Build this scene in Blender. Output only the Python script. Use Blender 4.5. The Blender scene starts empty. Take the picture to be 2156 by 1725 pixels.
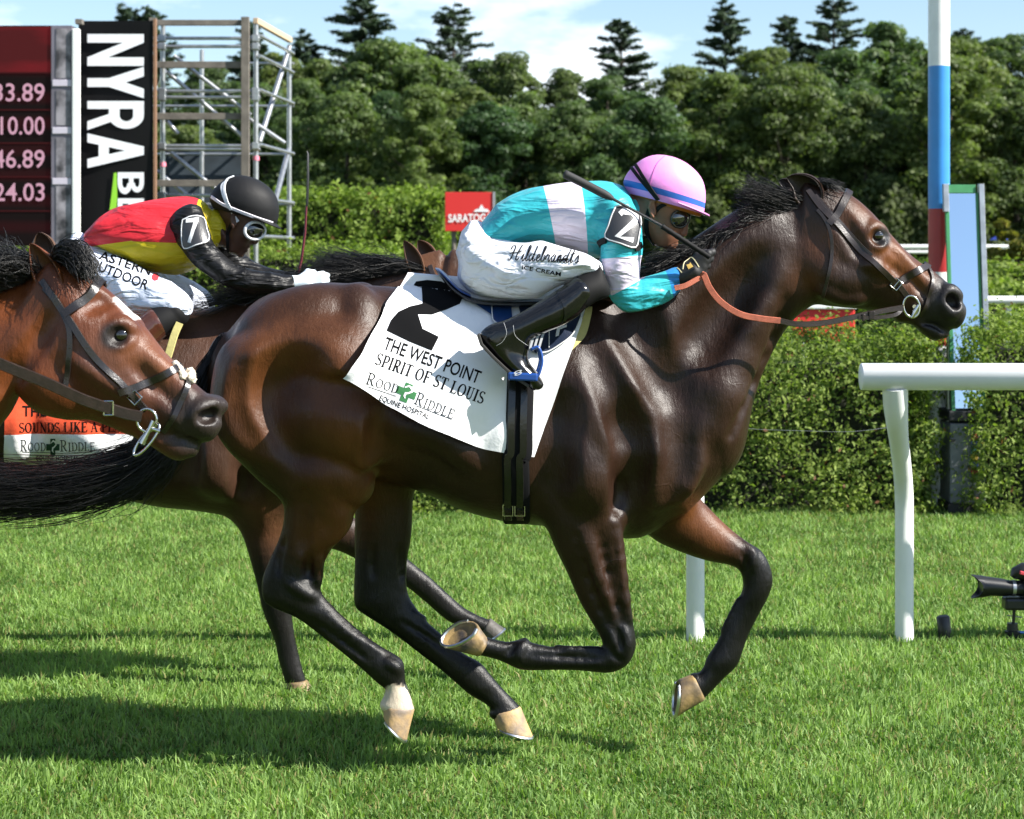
import bpy, bmesh, math, random
import numpy as np
from mathutils import Vector, Matrix
from mathutils.bvhtree import BVHTree

random.seed(7)
rng = np.random.default_rng(11)
SC = bpy.context.scene
COL = SC.collection

# ------------------------------------------------------------------ camera
CAM_H = 1.72            # metres above the turf
FOC, CX, HY = 4150.0, 1078.0, 540.0     # survey units: focal length, centre column, horizon row (2156 x 1725 measure)
cam = bpy.data.cameras.new("camera")
cam_o = bpy.data.objects.new("camera", cam)
COL.objects.link(cam_o)
cam_o.location = (0, 0, CAM_H)
cam_o.rotation_euler = (math.radians(90), 0, 0)
cam.sensor_fit = 'HORIZONTAL'
cam.sensor_width = 36.0
cam.lens = 36.0 * FOC / 2156.0
cam.shift_y = -(862.5 - HY) / 2156.0
cam.clip_start = 0.1
cam.clip_end = 3000.0
cam.dof.use_dof = True
cam.dof.focus_distance = 6.5
cam.dof.aperture_fstop = 6.3
SC.camera = cam_o

# ------------------------------------------------------------------ sky, sun, exposure
SUN_EL, SUN_AZ = math.radians(39.5), math.radians(-18.0)   # to the right, a little on the camera's side
w = bpy.data.worlds.new("World")
SC.world = w
w.use_nodes = True
nt = w.node_tree
nt.nodes.clear()
sky = nt.nodes.new('ShaderNodeTexSky')
sky.sky_type = 'NISHITA'
sky.sun_disc = False
sky.sun_elevation = SUN_EL
sky.sun_rotation = math.radians(90.0) - SUN_AZ     # measured clockwise from +Y
sky.air_density = 1.0
sky.dust_density = 0.3
sky.ozone_density = 2.5
geo = nt.nodes.new('ShaderNodeTexCoord')
mp = nt.nodes.new('ShaderNodeMapping')
mp.inputs['Scale'].default_value = (1.0, 1.0, 2.6)
mp.inputs['Location'].default_value = (6.14, 1.1, 0.5)
noi = nt.nodes.new('ShaderNodeTexNoise')
noi.inputs['Scale'].default_value = 6.5
noi.inputs['Detail'].default_value = 7.0
noi.inputs['Roughness'].default_value = 0.55
ramp = nt.nodes.new('ShaderNodeValToRGB')
ramp.color_ramp.elements[0].position = 0.53
ramp.color_ramp.elements[1].position = 0.72
ramp.color_ramp.elements[1].color = (0.9, 0.9, 0.9, 1)
mixs = nt.nodes.new('ShaderNodeMix')
mixs.data_type = 'RGBA'
mixs.inputs['B'].default_value = (9.6, 9.9, 10.2, 1)
bg = nt.nodes.new('ShaderNodeBackground')
bg.inputs['Strength'].default_value = 0.076
wo = nt.nodes.new('ShaderNodeOutputWorld')
L = nt.links.new
L(geo.outputs['Generated'], mp.inputs['Vector'])
L(mp.outputs['Vector'], noi.inputs['Vector'])
L(noi.outputs['Fac'], ramp.inputs['Fac'])
L(ramp.outputs['Color'], mixs.inputs['Factor'])
L(sky.outputs['Color'], mixs.inputs['A'])
L(mixs.outputs['Result'], bg.inputs['Color'])
L(bg.outputs['Background'], wo.inputs['Surface'])

sun = bpy.data.lights.new("sun", 'SUN')
sun.energy = 5.0
sun.angle = math.radians(0.53)
sun.color = (1.0, 0.955, 0.88)
sun_o = bpy.data.objects.new("sun", sun)
COL.objects.link(sun_o)
SUN_DIR = Vector((math.cos(SUN_EL) * math.cos(SUN_AZ), math.cos(SUN_EL) * math.sin(SUN_AZ), math.sin(SUN_EL)))
sun_o.rotation_euler = SUN_DIR.to_track_quat('Z', 'Y').to_euler()
sun_o.location = SUN_DIR * 50
SC.view_settings.view_transform = 'Standard'
SC.view_settings.look = 'None'
SC.view_settings.exposure = 1.26
SC.view_settings.gamma = 1.0
SC.view_settings.use_curve_mapping = False
SC.cycles.max_bounces = 6
SC.cycles.transparent_max_bounces = 8

# ------------------------------------------------------------------ survey: reading (column, row) at a known distance -> metres
def P(p, d):
    return Vector(((p[0] - CX) * d / FOC, d, CAM_H + (HY - p[1]) * d / FOC))
def zoomf(ox, oy):
    return lambda x, y: (ox * .84219 + x * .39058, oy * .84229 + y * .39058)
def Dm(x, y): return (x, y)
ZQ = zoomf(500, 1200); ZR = zoomf(1200, 1050); ZS = zoomf(500, 650); ZH = zoomf(1760, 400)
ZJ = zoomf(1000, 350); ZB = zoomf(0, 550); ZT = zoomf(0, 0); ZK = zoomf(1760, 1200)
ZC = lambda x, y: (1550 * .84219 + x * .14647, 380 * .84229 + y * .14647)     # helmet close-up

# ------------------------------------------------------------------ object helpers
def tag(o, label=None, cat=None, group=None, kind=None):
    if label: o['label'] = label
    if cat: o['category'] = cat
    if group: o['group'] = group
    if kind: o['kind'] = kind
    return o
def thing(name, label, cat, loc=(0, 0, 0), group=None):
    o = bpy.data.objects.new(name, None)
    COL.objects.link(o)
    o.location = loc
    o.empty_display_size = 0.1
    return tag(o, label, cat, group)
def mesh_from(name, V, F, smooth=True):
    me = bpy.data.meshes.new(name)
    V = np.asarray(V, dtype=np.float32).reshape(-1, 3)
    if isinstance(F, np.ndarray):
        n, k = F.shape
        me.vertices.add(len(V)); me.vertices.foreach_set('co', V.ravel())
        me.loops.add(n * k); me.loops.foreach_set('vertex_index', F.astype(np.int32).ravel())
        me.polygons.add(n)
        me.polygons.foreach_set('loop_start', np.arange(0, n * k, k, dtype=np.int32))
        me.update(calc_edges=True)
    else:
        me.from_pydata([tuple(map(float, v)) for v in V], [], [tuple(f) for f in F])
        me.update()
    if smooth:
        lt = np.empty(len(me.polygons), np.int32); me.polygons.foreach_get('loop_total', lt)
        me.polygons.foreach_set('use_smooth', lt <= 4)      # end caps stay flat with a crisp edge
    return me
def obj(name, me, mat=None, parent=None, loc=None):
    """link one mesh object; me is in world space unless loc is given; a parented part keeps its world place"""
    o = bpy.data.objects.new(name, me)
    COL.objects.link(o)
    if mat is not None and not me.materials: me.materials.append(mat)
    if parent is not None:
        o.parent = parent
        if loc is None:
            pl = Vector(parent.location)
            if parent.parent: pl = pl + Vector(parent.parent.location)
            o.location = -pl
        else: o.location = loc
    elif loc is not None: o.location = loc
    return o
class MB:
    """collects simple solids; build() links them as one mesh object"""
    def __init__(self): self.v = []; self.f = []
    def add(self, V, F):
        b = len(self.v); self.v += [tuple(map(float, p)) for p in V]; self.f += [tuple(i + b for i in q) for q in F]; return self
    def box(self, c, s, rot=None):
        c = Vector(c); V = []
        for dx in (-.5, .5):
            for dy in (-.5, .5):
                for dz in (-.5, .5):
                    q = Vector((dx * s[0], dy * s[1], dz * s[2]))
                    if rot is not None: q = rot @ q
                    V.append(c + q)
        return self.add(V, [(0, 1, 3, 2), (4, 6, 7, 5), (0, 4, 5, 1), (2, 3, 7, 6), (0, 2, 6, 4), (1, 5, 7, 3)])
    def tube(self, pts, r, n=8, caps=True, flat=None):
        pts = [Vector(p) for p in pts]; m = len(pts)
        rs = r if hasattr(r, '__len__') else [r] * m
        V = []; F = []; up = None
        for i, p in enumerate(pts):
            t = (pts[min(i + 1, m - 1)] - pts[max(i - 1, 0)])
            t = t.normalized() if t.length > 1e-9 else Vector((0, 0, 1))
            if up is None:
                up = Vector((0, 1, 0)) if abs(t.y) < .9 else Vector((1, 0, 0))
            a = (up - t * up.dot(t)); a = a.normalized() if a.length > 1e-6 else t.orthogonal().normalized()
            up = a; b = t.cross(a)
            for k in range(n):
                th = 2 * math.pi * k / n
                V.append(p + a * (math.cos(th) * rs[i]) + b * (math.sin(th) * rs[i] * (flat or 1)))
        for i in range(m - 1):
            for k in range(n):
                F.append((i * n + k, i * n + (k + 1) % n, (i + 1) * n + (k + 1) % n, (i + 1) * n + k))
        if caps:
            F.append(tuple(range(n - 1, -1, -1))); F.append(tuple((m - 1) * n + k for k in range(n)))
        return self.add(V, F)
    def pieces(self):
        par = list(range(len(self.v)))
        def fd(i):
            while par[i] != i: par[i] = par[par[i]]; i = par[i]
            return i
        for f_ in self.f:
            for q in f_[1:]: par[fd(q)] = fd(f_[0])
        g = {}
        for i in range(len(self.v)): g.setdefault(fd(i), []).append(i)
        out = []
        for ids in g.values():
            m = {j: i for i, j in enumerate(ids)}; b = MB(); b.v = [self.v[j] for j in ids]; b.f = [tuple(m[q] for q in f_) for f_ in self.f if f_[0] in m]; out.append(b)
        return out
    def each(self, name, mat, parent=None, **kw):
        """every separate piece becomes an object of its own"""
        return [b.build(name, mat, parent, **kw) for b in self.pieces()]
    def build(self, name, mat, parent=None, smooth=False, bevel=0, loc=None):
        me = mesh_from(name, self.v, self.f, smooth)
        if smooth: me.set_sharp_from_angle(angle=math.radians(52))
        if bevel:
            bm = bmesh.new(); bm.from_mesh(me)
            es = [e for e in bm.edges if len(e.link_faces) == 2 and e.calc_face_angle(0) > .6]
            bmesh.ops.bevel(bm, geom=es, offset=bevel, segments=2, affect='EDGES', profile=.5)
            bm.to_mesh(me); bm.free()
        return obj(name, me, mat, parent, loc)

# ------------------------------------------------------------------ materials
def mat(name, col, rough=.6, metal=0., spec=.5, noise=None, bump=None, sheen=0., coat=0., alpha=1., trans=0., coord='Object'):
    m = bpy.data.materials.new(name); m.use_nodes = True
    n = m.node_tree.nodes; l = m.node_tree.links.new
    p = n['Principled BSDF']
    p.inputs['Base Color'].default_value = (*col, 1)
    p.inputs['Roughness'].default_value = rough
    p.inputs['Metallic'].default_value = metal
    p.inputs['Specular IOR Level'].default_value = spec
    p.inputs['Sheen Weight'].default_value = sheen
    p.inputs['Coat Weight'].default_value = coat
    if noise or bump:
        tc = n.new('ShaderNodeTexCoord')
    if noise:      # (scale, amount, second colour or None)
        t = n.new('ShaderNodeTexNoise'); t.inputs['Scale'].default_value = noise[0]; t.inputs['Detail'].default_value = 6
        l(tc.outputs[coord], t.inputs['Vector'])
        r = n.new('ShaderNodeMapRange'); r.inputs['From Min'].default_value = .35; r.inputs['From Max'].default_value = .65
        l(t.outputs['Fac'], r.inputs['Value'])
        mx = n.new('ShaderNodeMix'); mx.data_type = 'RGBA'
        c2 = noise[2] if len(noise) > 2 and noise[2] else tuple(c * (1 - noise[1]) for c in col)
        mx.inputs['A'].default_value = (*col, 1); mx.inputs['B'].default_value = (*c2, 1)
        l(r.outputs['Result'], mx.inputs['Factor']); l(mx.outputs['Result'], p.inputs['Base Color'])
    if bump:       # list of (scale, strength, distance)
        prev = None
        for b in (bump if isinstance(bump, list) else [bump]):
            t = n.new('ShaderNodeTexNoise'); t.inputs['Scale'].default_value = b[0]; t.inputs['Detail'].default_value = 4
            l(tc.outputs[coord], t.inputs['Vector'])
            bn = n.new('ShaderNodeBump'); bn.inputs['Strength'].default_value = b[1]; bn.inputs['Distance'].default_value = b[2]
            l(t.outputs['Fac'], bn.inputs['Height'])
            if prev: l(prev.outputs['Normal'], bn.inputs['Normal'])
            prev = bn
        l(prev.outputs['Normal'], p.inputs['Normal'])
    return m

# ------------------------------------------------------------------ organic bodies: a distance field of lofted limbs, then surface nets
def catmull(A, sub):
    A = np.asarray(A, float); n = len(A)
    if n < 3: 
        return np.array([A[0] + (A[-1] - A[0]) * t for t in np.linspace(0, 1, sub + 1)])
    E = np.vstack([2 * A[0] - A[1], A, 2 * A[-1] - A[-2]]); out = []
    for i in range(n - 1):
        p0, p1, p2, p3 = E[i:i + 4]
        for s in range(sub):
            t = s / sub
            out.append(.5 * ((2 * p1) + (-p0 + p2) * t + (2 * p0 - 5 * p1 + 4 * p2 - p3) * t * t + (-p0 + 3 * p1 - 3 * p2 + p3) * t ** 3))
    out.append(A[-1]); return np.array(out)
class Field:
    def __init__(self, lo, hi, h):
        self.lo = np.array(lo, float); self.h = h
        self.n = np.ceil((np.array(hi) - self.lo) / h).astype(int) + 1
        self.ax = [self.lo[i] + np.arange(self.n[i]) * h for i in range(3)]
        self.F = np.full(self.n, .3, dtype=np.float32)
    def _sl(self, lo, hi):
        s = []
        for i in range(3):
            a = int(np.clip(math.floor((lo[i] - self.lo[i]) / self.h), 0, self.n[i])); b = int(np.clip(math.ceil((hi[i] - self.lo[i]) / self.h) + 1, 0, self.n[i]))
            s.append(slice(a, b))
        return tuple(s)
    def merge(self, sl, D, k, sub=False):
        A = self.F[sl]
        if sub:
            D = -D; h = np.clip(.5 - .5 * (D - A) / -k if False else .5 + .5 * (D - A) / k, 0, 1)
            self.F[sl] = A + (D - A) * h + k * h * (1 - h)
        else:
            h = np.clip(.5 + .5 * (A - D) / k, 0, 1)
            self.F[sl] = A + (D - A) * h - k * h * (1 - h)
    def chain(self, st, k=.03, sub=4, cap=.8, margin=.06, egg=0., sub_mode=False):
        """st: rows (Ax,Az,Bx,Bz,halfwidth,yc) in metres; sections lie in planes holding the A-B line and y"""
        margin = max(margin, 1.08 * k)
        S = catmull(st, sub); m = len(S)
        c = (S[:, 0:2] + S[:, 2:4]) / 2; uv = (S[:, 0:2] - S[:, 2:4]) / 2
        a = np.linalg.norm(uv, axis=1); u = uv / a[:, None]; b = S[:, 4]; yc = S[:, 5]
        nn = np.stack([-u[:, 1], u[:, 0]], 1)
        for i in range(m):
            t = c[min(i + 1, m - 1)] - c[max(i - 1, 0)]
            if nn[i] @ t < 0: nn[i] *= -1
        R = np.maximum(a, b)
        lo = np.array([(c[:, 0] - R).min(), (yc - b).min(), (c[:, 1] - R).min()]) - margin
        hi = np.array([(c[:, 0] + R).max(), (yc + b).max(), (c[:, 1] + R).max()]) + margin
        SL = self._sl(lo, hi); off = [s.start for s in SL]
        if min(s.stop - s.start for s in SL) <= 0: return
        D = np.full([s.stop - s.start for s in SL], .3, dtype=np.float32)
        for i in range(m - 1):
            r0 = max(R[i], R[i + 1])
            l = np.array([min(c[i, 0], c[i + 1, 0]) - r0, min(yc[i] - b[i], yc[i + 1] - b[i + 1]), min(c[i, 1], c[i + 1, 1]) - r0]) - margin
            g = np.array([max(c[i, 0], c[i + 1, 0]) + r0, max(yc[i] + b[i], yc[i + 1] + b[i + 1]), max(c[i, 1], c[i + 1, 1]) + r0]) + margin
            sl = tuple(slice(max(s.start, S_.start), min(s.stop, S_.stop)) for s, S_ in zip(self._sl(l, g), SL))
            if min(s.stop - s.start for s in sl) <= 0: continue
            X = self.ax[0][sl[0]][:, None]; Z = self.ax[2][sl[2]][None, :]; Y = self.ax[1][sl[1]]
            s0 = (X - c[i, 0]) * nn[i, 0] + (Z - c[i, 1]) * nn[i, 1]
            s1 = (X - c[i + 1, 0]) * nn[i + 1, 0] + (Z - c[i + 1, 1]) * nn[i + 1, 1]
            tol = 1e-4
            ok = (s0 >= -tol) & (s1 <= tol)
            w = np.zeros_like(s0)
            if i == 0: ok |= (s0 < 0) & (s1 <= 0); w = np.where(s0 < 0, -s0, w)
            if i == m - 2: ok |= (s1 > 0) & (s0 >= 0); w = np.where(s1 > 0, s1, w)
            if not ok.any(): continue
            t = np.clip(s0 / np.maximum(s0 - s1, 1e-9), 0, 1); t = np.where(s0 <= 0, 0, np.where(s1 >= 0, 1, t))
            ct = [c[i, j] + (c[i + 1, j] - c[i, j]) * t for j in (0, 1)]
            ut = [u[i, j] + (u[i + 1, j] - u[i, j]) * t for j in (0, 1)]
            nl = np.sqrt(ut[0] ** 2 + ut[1] ** 2) + 1e-9
            at = a[i] + (a[i + 1] - a[i]) * t; bt = b[i] + (b[i + 1] - b[i]) * t; yt = yc[i] + (yc[i + 1] - yc[i]) * t
            U = ((X - ct[0]) * ut[0] + (Z - ct[1]) * ut[1]) / nl
            cc = np.minimum(at, bt) * cap
            q2 = (U / at) ** 2 + (w / cc) ** 2; r2 = U ** 2 + w ** 2
            V = Y[None, :, None] - yt[:, None, :]
            be = bt * (1 - egg * np.clip(U / at, -1, 1)) if egg else bt
            q = np.sqrt(q2[:, None, :] + (V / be[:, None, :]) ** 2); r = np.sqrt(r2[:, None, :] + V ** 2)
            d = (r * (1 - 1 / np.maximum(q, 1e-4)))
            d = np.where(q < 1e-3, -np.minimum(at, bt)[:, None, :], d)
            d = np.where(ok[:, None, :], d, .3).astype(np.float32)
            ls = tuple(slice(s.start - o, s.stop - o) for s, o in zip(sl, off))
            D[ls] = np.minimum(D[ls], d)
        self.merge(SL, D, k, sub_mode)
    def cap3(self, p, q, r0, r1, k=.02, sub=False, sy=1.):
        """rounded cone between world points p and q; sy flattens it across y"""
        p = np.array(p, float); q = np.array(q, float); R = max(r0, r1); Ry = R * sy; mg = max(.03, 1.08 * k)
        sl = self._sl(np.minimum(p, q) - R - mg, np.maximum(p, q) + R + mg)
        if min(s.stop - s.start for s in sl) <= 0: return
        X = self.ax[0][sl[0]][:, None, None]; Y = self.ax[1][sl[1]][None, :, None]; Z = self.ax[2][sl[2]][None, None, :]
        e = q - p; L2 = max(e @ e, 1e-9)
        t = np.clip(((X - p[0]) * e[0] + (Y - p[1]) * e[1] + (Z - p[2]) * e[2]) / L2, 0, 1)
        d = np.sqrt((X - p[0] - t * e[0]) ** 2 + ((Y - p[1] - t * e[1]) / sy) ** 2 + (Z - p[2] - t * e[2]) ** 2) - (r0 + (r1 - r0) * t)
        self.merge(sl, (d * min(1, sy)).astype(np.float32), k, sub)
    def surf_y(self, x, z, dc, side):
        i = int(np.clip(round((x - self.lo[0]) / self.h), 0, self.n[0] - 1)); k = int(np.clip(round((z - self.lo[2]) / self.h), 0, self.n[2] - 1))
        col = self.F[i, :, k]; J = np.where(col < 0)[0]
        if len(J) == 0: return None
        if side < 0:
            j = J[0]
            if j == 0: return self.ax[1][0]
            a, b = col[j - 1], col[j]; return self.ax[1][j - 1] + self.h * a / (a - b)
        j = J[-1]
        if j == self.n[1] - 1: return self.ax[1][-1]
        a, b = col[j], col[j + 1]; return self.ax[1][j] + self.h * a / (a - b)
    def relief(self, pts, r0, r1, prot, k=.03, side=-1, dc=0.):
        """a muscle (prot > 0) or groove (prot < 0) that follows the present surface along a path of (x, z)"""
        n = 7; pp = [np.array(pts[0]) + (np.array(pts[-1]) - np.array(pts[0])) * t for t in np.linspace(0, 1, n)] if len(pts) == 2 else catmull(pts, 3)
        rr = np.linspace(r0, r1, len(pp)); Y = [self.surf_y(p[0], p[1], dc, side) for p in pp]; C = []
        fade = np.sin(np.linspace(.06, .94, len(pp)) * math.pi) ** .75
        for p, r, y, fd in zip(pp, rr, Y, fade):
            if y is None: C.append(None); continue
            off = (prot * fd - r) if prot > 0 else (r + prot * fd)
            C.append((p[0], y + side * off, p[1]))
        for i in range(len(pp) - 1):
            if C[i] is None or C[i + 1] is None: continue
            self.cap3(C[i], C[i + 1], rr[i], rr[i + 1], k, prot < 0)
    def nets(self, name, smooth=0):
        F = self.F; h = self.h; n = self.n
        ins = F < 0
        c = np.zeros((n[0] - 1, n[1] - 1, n[2] - 1), np.uint8)
        for dx in (0, 1):
            for dy in (0, 1):
                for dz in (0, 1):
                    c += ins[dx:n[0] - 1 + dx, dy:n[1] - 1 + dy, dz:n[2] - 1 + dz]
        act = (c > 0) & (c < 8)
        I = np.argwhere(act); idx = -np.ones(act.shape, np.int32); idx[act] = np.arange(len(I))
        acc = np.zeros((len(I), 3)); cnt = np.zeros(len(I))
        cor = [(x, y, z) for x in (0, 1) for y in (0, 1) for z in (0, 1)]
        val = {q: F[I[:, 0] + q[0], I[:, 1] + q[1], I[:, 2] + q[2]].astype(float) for q in cor}
        for q in cor:
            for ax in range(3):
                if q[ax] == 0:
                    q2 = list(q); q2[ax] = 1; q2 = tuple(q2)
                    a, b = val[q], val[q2]; cr = (a < 0) != (b < 0)
                    t = np.where(cr, a / np.where(cr, a - b, 1), 0)
                    pt = np.array(q, float)[None, :].repeat(len(I), 0); pt[:, ax] = t
                    acc[cr] += pt[cr]; cnt[cr] += 1
        V = self.lo + (I + acc / cnt[:, None]) * h
        Q = []
        for ax in range(3):
            o = [0, 1, 2]; o.remove(ax); a1, a2 = o
            s0 = [slice(None)] * 3; s1 = [slice(None)] * 3; s0[ax] = slice(0, -1); s1[ax] = slice(1, None)
            A, B = ins[tuple(s0)], ins[tuple(s1)]
            E = np.argwhere(A != B)
            E = E[(E[:, a1] > 0) & (E[:, a2] > 0) & (E[:, a1] < n[a1] - 1) & (E[:, a2] < n[a2] - 1)]
            def g(d1, d2):
                T = E.copy(); T[:, a1] -= d1; T[:, a2] -= d2
                return idx[T[:, 0], T[:, 1], T[:, 2]]
            q = np.stack([g(1, 1), g(0, 1), g(0, 0), g(1, 0)], 1)
            fl = A[E[:, 0], E[:, 1], E[:, 2]]
            if ax == 1: fl = ~fl
            q[~fl] = q[~fl][:, ::-1]
            Q.append(q)
        Q = np.vstack(Q); Q = Q[(Q >= 0).all(1)]
        for _ in range(smooth):
            e = np.vstack([Q[:, [0, 1]], Q[:, [1, 2]], Q[:, [2, 3]], Q[:, [3, 0]]])
            s = np.zeros_like(V); k = np.zeros(len(V))
            for j in range(3):
                s[:, j] = np.bincount(e[:, 0], V[e[:, 1], j], len(V)) + np.bincount(e[:, 1], V[e[:, 0], j], len(V))
            k = np.bincount(e[:, 0], minlength=len(V)) + np.bincount(e[:, 1], minlength=len(V))
            V = V + .5 * (s / np.maximum(k, 1)[:, None] - V)
        return V, Q
def set_col(me, name, C):
    a = me.attributes.new(name, 'FLOAT_COLOR', 'POINT')
    C = np.hstack([C, np.ones((len(C), 1))]) if C.shape[1] == 3 else C
    a.data.foreach_set('color', C.astype(np.float32).ravel())
def set_float(me, name, C):
    a = me.attributes.new(name, 'FLOAT', 'POINT'); a.data.foreach_set('value', np.asarray(C, np.float32).ravel())
def sst(a, b, x):
    t = np.clip((x - a) / (b - a), 0, 1); return t * t * (3 - 2 * t)
def rows(lst, dc):
    """(A, B, halfwidth, yoff) readings -> metres rows at depth dc+yoff"""
    out = []
    for A, B, w_, y in lst:
        a = P(A, dc + y); b = P(B, dc + y); out.append((a.x, a.z, b.x, b.z, w_, dc + y))
    return out
# ------------------------------------------------------------------ ground, grass
def ground_mat():
    m = bpy.data.materials.new('turf soil and thatch'); m.use_nodes = True; n = m.node_tree.nodes; l = m.node_tree.links.new; p = n['Principled BSDF']
    tc = n.new('ShaderNodeTexCoord'); a = n.new('ShaderNodeTexNoise'); a.inputs['Scale'].default_value = 1.1; a.inputs['Detail'].default_value = 8; a.inputs['Roughness'].default_value = .65
    b = n.new('ShaderNodeTexNoise'); b.inputs['Scale'].default_value = 45; b.inputs['Detail'].default_value = 6
    l(tc.outputs['Object'], a.inputs['Vector']); l(tc.outputs['Object'], b.inputs['Vector'])
    r = n.new('ShaderNodeValToRGB'); e = r.color_ramp.elements; e[0].position = .32; e[0].color = (.045, .080, .014, 1); e[1].position = .70; e[1].color = (.13, .165, .045, 1)
    l(a.outputs['Fac'], r.inputs['Fac'])
    r2 = n.new('ShaderNodeValToRGB'); e = r2.color_ramp.elements; e[0].position = .35; e[0].color = (.45, .5, .4, 1); e[1].position = .65; e[1].color = (1.2, 1.15, 1.0, 1)
    l(b.outputs['Fac'], r2.inputs['Fac'])
    mx = n.new('ShaderNodeMix'); mx.data_type = 'RGBA'; mx.blend_type = 'MULTIPLY'; mx.inputs['Factor'].default_value = 1
    l(r.outputs['Color'], mx.inputs['A']); l(r2.outputs['Color'], mx.inputs['B']); l(mx.outputs['Result'], p.inputs['Base Color'])
    bm_ = n.new('ShaderNodeBump'); bm_.inputs['Strength'].default_value = .8; bm_.inputs['Distance'].default_value = .03; l(b.outputs['Fac'], bm_.inputs['Height']); l(bm_.outputs['Normal'], p.inputs['Normal'])
    p.inputs['Roughness'].default_value = .95; p.inputs['Specular IOR Level'].default_value = .1; return m
me = mesh_from('turf', [(-1500, -60, 0), (1500, -60, 0), (1500, 2200, 0), (-1500, 2200, 0)], [(0, 1, 2, 3)], False)
tag(obj('turf', me, ground_mat()), 'mown green turf of the race course', kind='structure')

def leaf_mat(name, attr=None, base=(.06, .10, .02), trans=.35, rnd=None, rough=.5, spec=.3):
    """leaf: colour from an attribute or a base colour varied per object, some light passes through"""
    m = bpy.data.materials.new(name); m.use_nodes = True; n = m.node_tree.nodes; l = m.node_tree.links.new; p = n['Principled BSDF']; out = n['Material Output']
    p.inputs['Roughness'].default_value = rough; p.inputs['Specular IOR Level'].default_value = spec
    at = n.new('ShaderNodeAttribute'); at.attribute_name = attr or 'tint'
    col = at.outputs['Color']
    if rnd:
        oi = n.new('ShaderNodeObjectInfo'); rp = n.new('ShaderNodeValToRGB'); es = rp.color_ramp.elements
        es[0].color = (*rnd[0], 1); es[1].color = (*rnd[-1], 1)
        for i, c in enumerate(rnd[1:-1]): e = es.new((i + 1) / (len(rnd) - 1)); e.color = (*c, 1)
        l(oi.outputs['Random'], rp.inputs['Fac']); mx = n.new('ShaderNodeMix'); mx.data_type = 'RGBA'; mx.blend_type = 'MULTIPLY'; mx.inputs['Factor'].default_value = 1
        l(rp.outputs['Color'], mx.inputs['A']); l(col, mx.inputs['B']); col = mx.outputs['Result']
    l(col, p.inputs['Base Color'])
    tr = n.new('ShaderNodeBsdfTranslucent'); hs = n.new('ShaderNodeMix'); hs.data_type = 'RGBA'; hs.blend_type = 'MULTIPLY'; hs.inputs['Factor'].default_value = 1; hs.inputs['B'].default_value = (1.15, 1.35, .55, 1)
    l(col, hs.inputs['A']); l(hs.outputs['Result'], tr.inputs['Color'])
    ms = n.new('ShaderNodeMixShader'); ms.inputs['Fac'].default_value = trans; l(p.outputs['BSDF'], ms.inputs[1]); l(tr.outputs['BSDF'], ms.inputs[2]); l(ms.outputs['Shader'], out.inputs['Surface']); return m
M_GRASS = leaf_mat('grass blade', trans=.40, rough=.55, spec=.25)
M_BARK = mat('bark', (.075, .058, .045), .9, noise=(6, .5), bump=(20, .6, .03))

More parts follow.
